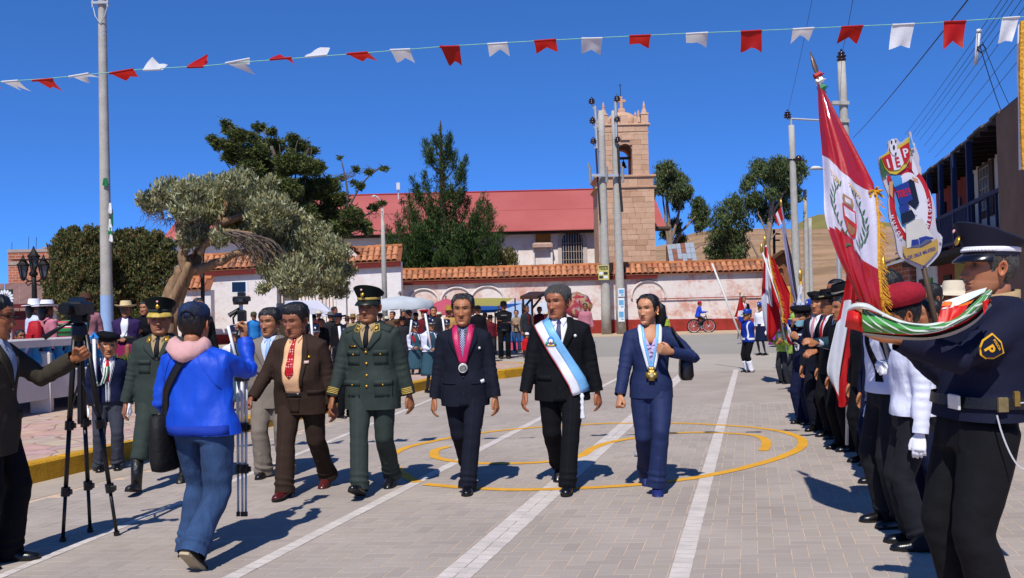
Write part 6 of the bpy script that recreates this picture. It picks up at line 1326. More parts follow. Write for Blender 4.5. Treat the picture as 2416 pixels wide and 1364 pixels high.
# --- photographer from behind
PHO_Y=5.8
p=Person('photographer in royal blue jacket and jeans with a pink hood, seen from behind',(486,1318),713,164,lod=0,hat_h=.02,dY=PHO_Y,face=dict(skin='#a06b4b'),w=1.2,hs=1.2,
           fL=(.15,-.04,.08,0),fR=(-.12,.30,.15,42),hL=(.30,-.16,.86),hRw=P(578,800,6.12),eR=(-.35,.35,-1),handR='grip',thR=(0,-.2,1),head=(10,4,0),lean=(.2,-.10))
p.trousers(M_DENIM,rad=1.08,hemr=.10,amp=.012);p.shoes(mat('canvas_shoe','#2a2622',.8,.2,20),sole=mat('gum_sole','#a89a7c',.8),L=.285)
p.jacket(M_BLUE,hem=.84,fit=1.05,amp=.0095,cuff=.05,neck=False)
p.decal('hem_band',[((-.235,.905),(.235,.905)),((-.235,.845),(.235,.845))],mat('blue_rib_knit','#0a319a',.7,.1,40,.4,60,aniso=(8,8,.3)),.007,12,side=1)
for sg in (-1,1):p.decal('raglan_seam',[((sg*.075,1.41),(sg*.083,1.41)),((sg*.16,1.24),(sg*.168,1.24)),((sg*.205,1.14),(sg*.213,1.14))],M_BLUE,.006,1,side=1,rim=.003)
mb=MB()   # hood lying on the back
A=[]
for (h_,r1,r2,yy) in ((1.45,.088,.078,.0),(1.475,.108,.10,.012),(1.455,.135,.128,.03),(1.40,.148,.145,.045),(1.345,.115,.12,.05),(1.33,.08,.09,.04)):
    A.append([p.tw(V3(r1*math.cos(t),yy+r2*math.sin(t)+.014*math.sin(3*t+h_*40),h_+.016*math.sin(2*t+1)*(r1 >.1)+.008*math.sin(7*t+h_*60)-.035*max(0,-math.sin(t)))) for t in [2*math.pi*i/28 for i in range(28)]])
mb.grid(A,close=True);mb.build('hood',M_PINK,p.root,smooth=True,local=True)
p.hair(front=.05,vol=.004,side=.008,back=-.085)
def mesh_cap(n,l,b):
    tc=N(n,'TexCoord');t=N(n,'TexNoise',i_Scale=9.);l.new(tc.outputs['Object'],t.inputs[0])
    l.new(ramp(n,l,t.outputs[0],[(.4,'#0d1322'),(.62,'#1c2c4e')]),b.inputs['Base Color'])
    v=N(n,'TexVoronoi',i_Scale=160.);l.new(tc.outputs['Object'],v.inputs['Vector']);bp=N(n,'Bump',i_Strength=.5,i_Distance=.01);l.new(v.outputs[0],bp.inputs['Height']);l.new(bp.outputs[0],b.inputs['Normal'])
o=p.ball_cap(nodes_mat('trucker_mesh',mesh_cap,.5),mat('navy_visor','#0e1422',.6))
mb=MB();mb.tube([(-.034,.098,.048),(-.03,.108,.066),(0,.112,.078),(.03,.108,.066),(.034,.098,.048)],.005,6);p.hput(mb,'cap_opening',mat('cap_trim','#0a0e18',.7),parent=o)
PHOTOG=p
W=lambda *a:p.world(a)
bag=thing('shoulder_bag','black camera shoulder bag slung across the photographer in blue','bag',W(.30,.06,.80))
mb=MB();A=[]
for (z,rx,ry) in ((.97,.025,.08),(.955,.05,.125),(.85,.058,.14),(.66,.058,.14),(.60,.05,.13),(.585,.03,.08)):
    A.append([W(.29+rx*math.copysign(abs(math.cos(t))**.6,math.cos(t))-.03*(1-z),.02+ry*math.copysign(abs(math.sin(t))**.6,math.sin(t)),z) for t in [2*math.pi*i/20 for i in range(20)]])
mb.grid(A,close=True);mb.f.append(tuple(range(5*20,6*20)));mb.m.append(0);mb.build('bag_body',mat('black_nylon','#111114',.7,.2,14,.3,40),bag,smooth=True)
pts=[]
for (u,z) in ((.245,.93),(.232,.98),(.21,1.03),(.185,1.08),(.155,1.13),(.12,1.18),(.085,1.225),(.05,1.27),(.015,1.31),(-.02,1.345),(-.05,1.375),(-.075,1.40)):q,nn=p.hit(u,z,1,.022);pts.append(W(*q))
mb=MB();mb.tube([W(.29,.03,.88)]+pts+[W(*p.tw(V3(-.105,.0,1.425))),W(*p.tw(V3(-.10,-.08,1.40)))],[(.026,.005)]*(len(pts)+3),6,up=(W(0,1,1)-W(0,0,1)));mb.build('strap',M_BLACKPL,bag,smooth=True)
# --- cameraman cut by the left edge
p=Person('man in grey brown jacket and sunglasses at the edge adjusting the black tripod',(-22,1332),728,96,lod=0,dY=5.75,face=dict(skin='#9b623f',nose=1.15),w=1.12,hs=1.15,H=1.66,
           fL=(.12,-.05,.08,0),fR=(-.10,.10,.08,0),hLw=P(176,846,6.0),eL=(.3,.3,-1),handL='grip',thL=(-.2,.2,1),head=(4,8,0),lean=(0,-.02))
p.trousers(M_BLACK,rad=1.08,hemr=.09,amp=.010).shoes(M_BLACKSHOE);p.jacket(M_OLIVE,hem=.70,fit=1.07,amp=.006)
p.decal('pocket_flap',[((.03,.96),(.16,.96)),((.03,.91),(.16,.91))],M_OLIVE,.008,4);p.hair(front=.07,vol=.016,side=.010);p.pshade(M_BLACKPL)
p.suit_front(cloth_mat('blue_grey_shirt','#8c97ab',.8),None,M_OLIVE,depth=1.1)
EDGE=p
# --- child with beret and green braid
def braid(p,side,cols):
    for i,(c_,dx) in enumerate(cols):
        pts=[]
        for (u,z) in ((.205,1.36),(.17,1.30),(.165,1.16),(.125,1.08),(.06,1.10),(.03,1.2),(.02,1.30)):
            q,nn=p.hit(side*(u-dx),z+dx*.6,-1,.015);pts.append(q)
        mb=MB();mb.tube(pts,.010,6);mb.build('braid_cord',c_,p.root,smooth=True,local=True)
M_BRG=mat('green_braid','#17643f',.7,.3,60,.5,80);M_BRW=mat('white_braid','#d8dcd6',.7,.15,60,.5,80);M_REDTIE=cloth_mat('red_tie_cloth','#b01420',.6,.1,.2)
M_SNAVY=cloth_mat('school_navy_knit','#161c38',.9,.12,.4);M_SGREY=cloth_mat('school_grey_cloth','#3a3d48',.85,.1,.3)
CH=[]
for (fx,fy,ty,hd,lab) in ((258,1108,787,22,'schoolchild with black beret, red tie and green white braid standing by the kerb'),(352,1020,840,30,'schoolchild with green white braid mostly hidden behind the first officer')):
    p=Person(lab,(fx,fy),ty,hd,lod=0 if fx <300 else 1,hat_h=.02,face=dict(skin='#a9724e',nose=.8,fw=1.0,jaw=.9,fold=.2),w=1.0,hs=1.32,fL=(.10,0,.08,0),fR=(-.11,-.02,.08,0),hR=(-.25,-.02,.80),hL=(.25,.02,.80),head=(8,6,0),glove=M_GLOVE)
    p.trousers(M_SGREY,rad=1.0,hemr=.088).shoes(M_BLACKSHOE);p.jacket(M_SNAVY,hem=.86,fit=1.02,amp=.006)
    p.suit_front(M_WHITE,M_REDTIE,None,depth=1.10,wid=.06,tie_end=1.12)
    for sg in (-1,1):p.decal('cardigan_edge',[((sg*.062,1.43),(sg*.085,1.43)),((sg*.062,1.33),(sg*.085,1.33)),((sg*.004,1.08),(sg*.026,1.08)),((sg*.004,.87),(sg*.024,.87))],M_WHITE,.008,2);p.decal('cardigan_stripe',[((sg*.068,1.43),(sg*.078,1.43)),((sg*.068,1.33),(sg*.078,1.33)),((sg*.010,1.08),(sg*.018,1.08)),((sg*.010,.87),(sg*.016,.87))],M_SNAVY,.011,1)
    braid(p,-1,((M_BRG,0),(M_BRW,.016),(M_BRG,.032),(M_BRW,-.014)))
    p.hair(front=.05,vol=.004,side=.006);p.beret(M_BLACK,None,-14,size=1.02);CH.append(p)
# ================================================================== the school row on the right, with flags
class Cloth:
    """control grid of 3-D points -> smooth surface point(u, v); u along columns, v along rows"""
    def __init__(s,rows,wob=0.,f=9.,seed=0,sharp=1):s.c=np.array([[tuple(p) for p in r] for r in rows]);s.w=wob;s.f=f;s.seed=seed
    @staticmethod
    def cr(a,t):
        n=a.shape[0];x=min(max(t,0),1)*(n-1);i=min(int(x),n-2);k=x-i;p=[a[max(0,min(n-1,i+j))] for j in (-1,0,1,2)]
        return .5*((2*p[1])+(p[2]-p[0])*k+(2*p[0]-5*p[1]+4*p[2]-p[3])*k*k+(3*p[1]-p[0]-3*p[2]+p[3])*k**3)
    def at(s,u,v,off=0.):
        q=s.cr(np.array([s.cr(r,u) for r in s.c]),v);y=s.w*(math.sin(u*s.f+v*2.2+s.seed)+.5*math.sin(u*s.f*1.9-v*4+s.seed*2))
        return (q[0],q[1]+y-off,q[2])
    def mesh(s,mb,nu,nv,mi=lambda u,v:0,u0=0.,u1=1.,v0=0.,v1=1.,off=0.):
        A=[[s.at(u0+(u1-u0)*i/nu,v0+(v1-v0)*j/nv,off) for i in range(nu+1)] for j in range(nv+1)];b=len(mb.v);c=nu+1
        mb.v.extend([p for r in A for p in r])
        for j in range(nv):
            for i in range(nu):mb.f.append((b+j*c+i,b+j*c+i+1,b+(j+1)*c+i+1,b+(j+1)*c+i));mb.m.append(mi(u0+(u1-u0)*(i+.5)/nu,v0+(v1-v0)*(j+.5)/nv))
    def poly(s,mb,pts,off=.006,mi=0):
        """flat printed shape on the cloth, fan of the polygon centre with subdivided rim"""
        q=[]
        for a,b in zip(pts,pts[1:]+pts[:1]):q += [(a[0]*(1-t)+b[0]*t,a[1]*(1-t)+b[1]*t) for t in (0,.5)]
        c=(sum(p[0] for p in pts)/len(pts),sum(p[1] for p in pts)/len(pts));n=len(q);ring=[[(c[0]+(p[0]-c[0])*k,c[1]+(p[1]-c[1])*k) for p in q] for k in (.02,.35,.7,1.)]
        mb.grid([[s.at(p[0],p[1],off) for p in r] for r in ring],mi,close=True)
def px(rows,Y):return [[P(p[0],p[1],Y+(p[2] if len(p)>2 else 0)) for p in r] for r in rows]
def plastic_flag(name,col,coat=.5):return mat(name,col,.5,.08,5,.25,16,0,.4,coat=coat,transl=.18)
FL_RED=mat('flag_red','#b3141c',.55,.08,5,.2,14,0,.35,transl=.25);FL_WHITE=mat('flag_white','#d9dae2',.6,.05,5,.2,14,0,.3,transl=.25)
FLP_RED=plastic_flag('plastic_covered_red','#a5121c',.7);FLP_WHITE=plastic_flag('plastic_covered_white','#c7c3d6',.7);M_FRINGE=mat('gold_fringe','#c08a1e',.6,.35,30,.6,60)
M_POLEW=mat('white_pole_paint','#c9c9c6',.5,.08,5);M_POLEG=mat('grey_pole_metal','#8b8c8e',.4,.1,6,0,40,.6);M_POLED=mat('dark_pole_wood','#4a3a2d',.6,.2,8)
def fringe(parent,pts,L=.07,n=10,m=None):
    """pts: 3-D polyline; hanging threads"""
    mb=MB()
    for a,b in zip(pts[:-1],pts[1:]):
        a,b=Vector(a),Vector(b)
        for i in range(n):
            p=a.lerp(b,(i+random.random()*.6)/n);d=Vector((random.uniform(.2,.9)*L,random.uniform(-.3,.3)*L,-random.uniform(.5,1.)*L));mb.add([p,p+V3_(0,.002,.012),p+d+V3_(0,0,.006),p+d],[(0,1,2,3)])
        mb.tube([a,b],.012,5)
    mb.build('fringe',m or M_FRINGE,parent)
# --- policeman
POL=p=Person('policeman in navy uniform and peaked cap with a folded flag on his forearms',(2318,1364),520,-88,lod=0,dY=4.15,H=1.775,face=dict(skin='#a86f4e',nose=1.25,fw=1.0,jaw=1.1,brow='#2b2422',shade=.15),w=1.16,hs=1.10,lean=(0,.17),
           fL=(.12,.02,.08,0),fR=(-.12,0,.08,0),hLw=P(2118,796,3.95),hRw=P(2160,822,4.30),eL=(.2,.5,-1),eR=(-.2,.5,-1),handL='grip',handR='grip',thL=(0,-.3,1),thR=(0,-.3,1),head=(-4,-2,0))
M_PNAVY=cloth_mat('police_navy_cloth','#191c30',.8,.10,.3);M_PTRO=cloth_mat('police_black_cloth','#15161a',.85,.15,.4)
p.trousers(M_PTRO,rad=1.1,hemr=.09).shoes(M_BLACKSHOE);p.jacket(M_PNAVY,hem=.985,fit=1.06,amp=.006,cuff=.055)
mb=MB();A=[]
for z in (.985,1.03):A.append([p.tw(V3(.224*p.w*math.copysign(abs(math.cos(t))**.86,math.cos(t)),.166*math.copysign(abs(math.sin(t))**.86,math.sin(t)),z)) for t in [2*math.pi*i/32 for i in range(32)]])
mb.grid(A,close=True);bt_=mb.build('belt',mat('belt_leather','#131210',.35,.2,12,.2,50,0,.5),p.root,smooth=True,local=True)
mb=MB();A=[]
for z in (.93,.99):A.append([p.tw(V3(.212*p.w*math.copysign(abs(math.cos(t))**.86,math.cos(t)),.154*math.copysign(abs(math.sin(t))**.86,math.sin(t)),z)) for t in [2*math.pi*i/32 for i in range(32)]])
mb.grid(A,close=True);mb.build('jacket_hem',M_PNAVY,p.root,smooth=True,local=True)
bx=lambda name,u,y,z,sz,m,par=None:MB().cbox(p.tw(V3(u,y,z)),sz,.004).build(name,m,par or p.root,local=True)
bx('buckle',.10,-.166,1.007,(.085,.010,.06),M_SILVER,bt_);bx('belt_keeper',.258,-.05,1.007,(.012,.04,.058),mat('worn_brass_plate','#8a7a55',.4,.3,30,.2,40,.6),bt_);bx('belt_toggle',.262,-.0,1.03,(.015,.022,.06),M_BRASS,bt_)
mb=MB();a0_,a1_=p.tw(V3(.252,-.065,.965)),p.tw(V3(.255,.12,1.02));mb.tube([a0_.lerp(a1_,t)-V3(-.02*math.sin(math.pi*t),0,.24*math.sin(math.pi*t)**.8) for t in [i/20 for i in range(21)]],.0035,5);mb.tube([p.tw(V3(.262,.0,1.01)),a1_],.003,5);mb.build('key_chain',M_SILVERPL,p.root,local=True)
mb=MB()  # shirt collar
A=[]
for (r1,r2,z,yo) in ((.088,.085,1.395,.012),(.083,.080,1.455,.016),(.087,.084,1.452,.016),(.097,.092,1.40,.014)):A.append([p.tw(V3(r1*math.sin(t),yo-r2*math.cos(t),z-.03*(math.cos(t)>.8)-.012*math.cos(t))) for t in [2*math.pi*i/24 for i in range(24)]])
mb.grid(A,close=True);mb.build('shirt_collar',mat('khaki_collar','#a58c68',.85,.06,9),p.root,smooth=True,local=True)
p.hair(HAIR_GREY,front=.06,vol=.004,side=.007,back=-.07)
o=p.peaked_cap(mat('police_cap_cloth','#12152a',.7,.1,9),M_WHITE,mat('police_visor','#0b0e1c',.2,.1,9,0,40,0,.6),M_GOLD,size=1.0)
mb=MB()
for i in range(22):t=R(-72+144*i/21);mb.tube([(.0885*math.sin(t),.006-.104*math.cos(t),.064),(.0885*math.sin(t+.05),.006-.104*math.cos(t+.05),.072)],.0065,6)
p.hput(mb,'cap_braid',M_WHITE,parent=o)
# sleeve badge on the near (left) upper arm, facing the camera
sb=p.sh['L'].lerp(p.elb['L'],.66);dA=(p.elb['L']-p.sh['L']).normalized();outl=V3(1,0,0);upv=-dA
def on_arm(a,b,off=.088):a *= .78;b *= .78;return sb+upv.cross(outl).normalized()*a+upv*b+outl*(off-abs(a)*abs(a)*4)
def badge(pts,m,off,name,par=None):mb=MB();q=[on_arm(a,b,off) for a,b in pts];mb.prism(q,outl*.004);return mb.build(name,m,par or p.root,local=True)
sh_=[(-.055,.05),(0,.062),(.055,.05),(.052,-.01),(.03,-.045),(0,-.06),(-.03,-.045),(-.052,-.01)]
bo=badge([(a*1.08,b*1.08) for a,b in sh_],mat('badge_yellow','#d9a41e',.6,.08,20),.086,'sleeve_badge');badge([(a*.93,b*.93) for a,b in sh_],M_PNAVY,.0895,'badge_field',bo)
for txt,sc_,b0 in (('P',.075,-.012),('POLICIA',.017,.036)):v,f_=text_geo(txt,.03);mb=MB();mb.add([on_arm(a*sc_*1.0,b*sc_+b0,.095) for a,b,_ in v],f_);mb.build('badge_lettering',MATS['badge_yellow'],bo,local=True)
# --- folded flag on his forearms
ff=thing('folded_flag','folded green, white and red flag lying over the forearms of the policeman','flag',P(2180,770,3.88));FY=3.78
M_FGREEN=mat('leaf_green_satin','#3f8a3c',.5,.15,8,.1,20,0,.4);M_FWHITE=mat('off_white_satin','#cfd6cf',.5,.06,8,.1,20,0,.4);M_FORANGE=mat('orange_satin','#d4681c',.5,.1,8);M_FRED=mat('bright_red_satin','#c01a14',.5,.08,8,.1,20,0,.4);M_FGREYS=mat('grey_satin','#8d9096',.5,.1,8)
top=[(2034,728),(2070,741),(2110,757),(2150,767),(2190,768),(2230,760),(2268,742),(2300,712),(2322,690),(2336,682)]
bot=[(2036,782),(2070,785),(2110,788),(2150,790),(2190,786),(2232,776),(2278,754),(2312,728),(2334,704),(2343,690)]
mid=[((a[0]+b[0])/2,(a[1]+b[1])/2,-.055) for a,b in zip(top,bot)]
GB=Cloth(px([top,mid,bot],FY),.004,20)
mb=MB();GB.mesh(mb,48,8);mb.build('green_fold',M_FGREEN,ff,smooth=True)
def vein(pts,w=.0035,name='white_vein'):
    mb=MB();A=[]
    for i in range(25):t=i/24*(len(pts)-1);k=min(int(t),len(pts)-2);f_=t-k;u=pts[k][0]*(1-f_)+pts[k+1][0]*f_;v_=pts[k][1]*(1-f_)+pts[k+1][1]*f_;q=Vector(GB.at(u,v_,.004));A.append([q+V3_(0,0,w),q-V3_(0,0,w)])
    mb.grid(A);mb.build(name,M_FWHITE,ff,smooth=True)
for pts in ([(.02,.1),(.1,.55),(.22,.95)],[(0.,.5),(.14,.9)],[(.05,.05),(.2,.5),(.34,.9)],[(.22,.05),(.34,.55),(.5,.7),(.62,.45),(.8,.3),(.97,.15)],[(.34,.85),(.5,.92),(.66,.75),(.84,.65),(1.,.5)],[(.55,.2),(.68,.55),(.74,.9)],[(.7,.1),(.78,.5),(.86,.9)],[(.84,.05),(.9,.45),(.95,.85)],[(.45,.3),(.55,.6),(.6,.95)]):vein(pts)
def fold(rows,m,name,dy=0.,wob=.003):c=Cloth(px(rows,FY+dy),wob,14);mb=MB();c.mesh(mb,28,8);return mb.build(name,m,ff,smooth=True)
fold([[(1996,728,.10),(2015,716,.06),(2045,716,.02),(2080,735,0),(2130,757,0),(2180,764,.02),(2226,758,.05)],[(1996,733,.04),(2018,721,-.02),(2045,721,-.04),(2082,740,-.02),(2130,760,-.01),(2180,766,0),(2230,760,.02)],[(2030,729,-.02),(2040,729,-.04),(2060,734,-.03),(2088,746,-.02),(2130,763,-.01),(2180,769,0),(2232,763,0)]],M_FWHITE,'white_fold',-.01)
fold([[(1999,734,.02),(2018,730,-.01),(2034,740,-.02)],[(1996,755,0),(2016,752,-.05),(2035,762,-.03)],[(1994,772,.02),(2015,778,-.01),(2036,784,-.0)]],M_FRED,'red_fold',.0)
fold([[(2224,712,.08),(2260,700,.08),(2300,686,.08),(2330,678,.06)],[(2222,730,.05),(2256,722,.05),(2290,706,.05),(2322,690,.03)]],M_FWHITE,'upper_white_fold',.0)
fold([[(2226,711,.07),(2250,712,.07),(2276,714,.06),(2300,706,.04)],[(2222,722,.06),(2248,722,.06),(2274,722,.05),(2290,716,.03)]],M_FORANGE,'orange_fold',-.004)
fold([[(2222,721,.06),(2248,721,.06),(2274,721,.05),(2288,716,.03)],[(2212,762,.04),(2236,762,.03),(2262,745,.02),(2278,732,.02)]],M_FRED,'scarlet_fold',-.006)
for i,(m_,d0) in enumerate(((M_FRED,0),(M_PTRO,5),(M_FGREYS,9))):fold([[(2036,781+d0*.4,.0),(2110,788+d0*.6,0),(2190,787+d0,0),(2250,770+d0*1.3,0),(2300,742+d0*1.4,0),(2338,705+d0,0)],[(2036,787+d0*.4,.03),(2110,795+d0*.6,.03),(2190,793+d0,.03),(2252,777+d0*1.3,.03),(2302,749+d0*1.4,.03),(2340,712+d0,.03)]],m_,'under_fold',.0+.004*i)
fold([[(2318,712,-.05),(2334,704,-.05)],[(2322,742,-.05),(2332,716,-.05)]],M_FRED,'corner_fold',-.03)
# --- pupils nearest the camera
def white_shirt(p,black_vest=False):
    p.trousers(mat('school_black_cloth','#14151c',.85,.12,6,.3,14),rad=.98,hemr=.085).shoes(M_BLACKSHOE);p.jacket(cloth_mat('white_school_shirt','#ced2e4',.85,.04,.35),hem=.90,fit=1.02,amp=.006,cuff=.05,name='shirt')
    mb=MB();A=[]
    for z in (.93,.975):A.append([p.tw(V3(.182*p.w*math.cos(t),.14*math.sin(t),z)) for t in [2*math.pi*i/24 for i in range(24)]])
    mb.grid(A,close=True);mb.build('belt',MATS['belt_leather'],p.root,smooth=True,local=True)
p=Person('pupil in white shirt and crimson beret with one gloved hand hanging down',(2166,1290),690,-100,lod=0,hat_h=.02,face=dict(skin='#96603f',nose=.9),w=1.0,hs=1.2,hL=(.27,-.03,.74),hR=(-.24,-.02,.80),glove=M_GLOVE,head=(0,12,0))
white_shirt(p);p.hair(front=.05,vol=.004,side=.006);p.beret(mat('crimson_felt','#8e1226',.85,.15,14,.3,40),M_BLACK,6,size=1.04,puff=2.1)
p=Person('tall bare headed pupil in white shirt and black cross belt holding the big flag pole',(2112,1236),648,-82,lod=0,face=dict(skin='#9c6646',nose=.95),w=1.02,hs=1.18,hLw=P(2108,868,5.86),eL=(.4,.6,-.8),handL='fist',handR='fist',thL=(-.3,0,1),glove=M_GLOVE,hR=(-.24,-.02,.80),head=(-6,6,0))
white_shirt(p);p.hair(front=.062,vol=.03,side=.016,seed=3);
p.decal('cross_belt',[((-.12,1.40),(-.07,1.40)),((-.03,1.2),(.02,1.2)),((.08,.98),(.13,.98))],M_BLACK,.01,2);p.decal('cross_belt',[((.07,1.40),(.12,1.40)),((.13,1.2),(.175,1.2)),((.16,.98),(.2,.98))],M_BLACK,.012,2)
# big flag with plastic cover on its pole
bf=thing('plastic_covered_flag','big red and white national flag with coat of arms hanging in a shiny plastic cover','flag',P(2105,880,5.9));BY=5.60
mb=MB();mb.tube([P(2116,915,5.80),P(1929,178,6.0)],.016,8);mb.build('pole',M_POLEG,bf,smooth=True)
mb=MB();mb.lathe([(.012,-.06),(.024,-.04),(.016,0),(.030,.05),(.022,.11),(.004,.17)],(0,0,0),8,sy=.5);a_,b_=P(1929,178,6.0),P(1911,120,6.03);Q=(b_-a_).to_track_quat('Z','Y').to_matrix();mb.v=[tuple(a_+Q@Vector(v)) for v in mb.v];mb.build('finial',mat('tarnished_metal','#7a6455',.4,.3,30,.2,40,.6),bf,smooth=True)
for i,(m_,t) in enumerate(((FL_RED,.0),(M_SILVERPL,-.02),(MATS['pennant_green'],-.045))):mb=MB();c_=a_+(b_-a_).normalized()*t*2.0;mb.tube([c_-V3_(.02,0,.01),c_+V3_(.02,0,.01)],.022,6);mb.tube([c_,c_+V3_(.04,-.01,.01)],.005,4);mb.tube([c_,c_+V3_(.03,0,-.03)],.005,4);mb.build('ribbon_knot',m_,bf)
cols=[[(1930,190,0),(1934,280,.02),(1941,357,.03),(1945,440,.03),(1948,515,.0),(1975,600,-.02),(2008,670,-.02),(2036,735,0)],
        [(1934,205,-.04),(1958,310,-.06),(1974,385,-.05),(1982,465,-.05),(1992,545,-.03),(2008,620,-.05),(2030,685,-.05),(2050,742,-.03)],
        [(1940,212,-.02),(1996,350,-.03),(2016,425,-.05),(2026,500,-.07),(2032,590,-.07),(2040,650,-.05),(2054,700,-.04),(2068,745,-.02)],
        [(1944,215,.03),(2046,405,-.0),(2062,448,0),(2070,530,-.03),(2072,618,-.04),(2076,670,-.03),(2080,710,-.02),(2084,742,0)]]
BF=Cloth(px([[(c[i][0],c[i][1],c[i][2]+(.33,.20,.13,.08,.04,.02,0,0)[i]) for c in cols] for i in range(8)],BY),.010,16,1)
# u across, v down: bands
mb=MB();BF.mesh(mb,40,70,lambda u,v:0 if v <.30 else (1 if v <.615-.05*math.sin(u*3.1)*(u <.5) else 0));o=mb.build('flag_cloth',[FLP_RED,FLP_WHITE],bf,smooth=True)
E_GRN=mat('laurel_green','#2c5a3a',.6,.2,20);E_BR=mat('emblem_brown','#8d6a4a',.6,.3,30);E_RED=mat('emblem_red','#a8282a',.6,.1,20);E_GOLD=mat('emblem_gold','#b3923f',.6,.1,20)
mb=MB()
for s_,k in ((-1,9),(1,9)):
    for i in range(k):
        t=i/(k-1);u=.47+s_*(.30*math.sin(math.pi*(t*.72+.14)));v=.585-.205*t;d=.075
        for w_ in (-1,1):BF.poly(mb,[(u,v),(u+w_*d*.5-s_*.0,v-.012),(u+w_*d*.8,v-.036),(u+w_*d*.2,v-.018)],.008)
    BF.poly(mb,[(.47,.60),(.47+s_*.14,.625),(.47+s_*.16,.645),(.47+s_*.05,.615)],.008)
setp(mb.build('laurel_branches',E_GRN,bf),kind='stuff')
for (pts,m_,of) in (([(.36,.445),(.58,.445),(.585,.50),(.54,.55),(.47,.572),(.40,.55),(.355,.50)],E_RED,.009),([(.385,.455),(.555,.455),(.555,.495),(.385,.495)],FLP_WHITE,.012),([(.40,.515),(.54,.515),(.52,.542),(.47,.558),(.42,.542)],E_BR,.012),([(.40,.40),(.54,.40),(.56,.42),(.54,.44),(.40,.44),(.38,.42)],E_BR,.009),([(.43,.41),(.51,.41),(.51,.43),(.43,.43)],FLP_WHITE,.012)):mb=MB();BF.poly(mb,pts,of);mb.build('coat_of_arms',m_,bf)
for s_,(txt,u0,v0) in zip((1,2),(('TORI',.25,.36),('70859',.62,.345))):
    v,f_=text_geo(txt,.02);mb=MB();mb.add([BF.at(u0+a*.085,v0-b*.026+a*.008,.009) for a,b,_ in v],f_);mb.build('flag_lettering',E_GOLD,bf)
fringe(bf,[BF.at(1.,v) for v in np.linspace(.30,1,9)],.07,14);mb=MB();q=BF.at(1.,.29)
for i in range(14):mb.tube([q,(q[0]+random.uniform(-.05,.06),q[1]-random.uniform(0,.04),q[2]+random.uniform(-.05,.03))],.008,5)
mb.build('gold_tassel',M_FRINGE,bf)
# school sign board on a stick
SY=6.3;sg=thing('school_crest_sign','cut out school crest board in clear plastic on a stick, lettered I E P','sign',P(2205,700,SY));TILT=.0
def bp(x,y,off=0.):q=P(x,y,SY);return Vector((q.x,SY-off+(x-2150)/FPX*SY*.25,q.z))
def board(pts,m,off,name,th=.004,par=None,smooth=False):
    if smooth:
        q=[]
        for i in range(len(pts)):
            p0,p1,p2,p3=[Vector((*pts[(i+j-1) % len(pts)],0)) for j in range(4)]
            for t in (0,.33,.66):r=.5*((2*p1)+(p2-p0)*t+(2*p0-5*p1+4*p2-p3)*t*t+(3*p1-p0-3*p2+p3)*t**3);q.append((r.x,r.y))
        pts=q
    mb=MB();mb.prism([bp(x,y,off) for x,y in pts],(0,th,0));return mb.build(name,m,par or sg)
z4=lambda L:[(2040+x/4.01,300+y/4.01) for x,y in L]
M_CLEAR=mat('plastic_film_white','#c3bfc9',.3,.1,6,.2,10,0,.5,coat=.5,transl=.2);S_RED=mat('sign_red','#a8191c',.45,.06,8,coat=.4);S_WHITE=mat('sign_white','#c9c8d2',.45,.05,8,coat=.4);S_YEL=mat('sign_yellow','#b7a42a',.45,.06,8,coat=.4);S_GOLD=mat('sign_gold','#a8873a',.45,.15,8,coat=.4);S_SKY=mat('sign_sky','#3f86c4',.45,.1,6,coat=.4);S_DARK=mat('sign_dark','#16141a',.3,.1,8,coat=.4);S_NAVY=mat('sign_navy','#1f2f78',.4,.15,8,coat=.4);S_SKIN=mat('sign_tan','#b98a6a',.5,.1,8)
board(z4([(105,300),(110,380),(140,500),(180,600),(205,660),(200,720),(215,880),(270,1020),(300,1180),(340,1240),(450,1300),(560,1340),(640,1300),(740,1200),(770,1100),(765,1020),(720,980),(700,880),(690,740),(640,600),(555,480),(548,390),(525,350),(525,280),(490,190),(455,130),(440,50),(420,50),(425,110),(400,100),(330,150),(280,110),(255,150),(200,140),(195,240),(120,290)]),M_CLEAR,0,'board',.02,smooth=True)
E_=lambda cx,cy,rx,ry,n=36,rot=0.:[(cx+rx*math.cos(t)*math.cos(rot)-ry*math.sin(t)*math.sin(rot),cy+rx*math.cos(t)*math.sin(rot)+ry*math.sin(t)*math.cos(rot)) for t in [2*math.pi*i/n for i in range(n)]]
ec=(435,740);ov=board(z4(E_(*ec,222,360,40,R(-8))),S_RED,.006,'red_oval');board(z4(E_(*ec,172,310,40,R(-8))),S_WHITE,.012,'white_oval');
board(z4([(262,560),(330,480),(345,600),(350,780),(370,960),(330,930),(275,820),(255,690)]),S_SKY,.016,'blue_half')
for (pts,m_) in (([(100,330),(120,300),(150,400),(175,470),(130,500)],E_GRN),([(180,470),(220,480),(215,530),(190,530)],S_RED),([(200,520),(240,520),(235,680),(205,640)],S_SKIN),([(400,320),(435,340),(440,400),(410,410)],S_RED),([(440,470),(500,490),(510,530),(455,510)],S_SKIN),([(440,290),(480,370),(510,440),(480,470),(440,410)],S_WHITE),([(210,470),(320,460),(330,520),(255,580)],S_SKY)):board(z4(pts),m_,.014,'figure_shape')
board(z4([(108,300),(200,240),(290,190),(360,150),(410,90),(425,210),(415,300),(370,390),(270,460),(200,450),(150,400)]),S_YEL,.020,'shield_border',smooth=False)
board(z4([(118,310),(205,262),(215,300),(245,420),(190,420),(150,380)]),S_RED,.026,'shield_panel');board(z4([(205,262),(300,212),(345,350),(300,410),(245,422)]),S_WHITE,.026,'shield_panel');board(z4([(300,212),(400,150),(412,280),(375,350),(345,350)]),S_RED,.026,'shield_panel')
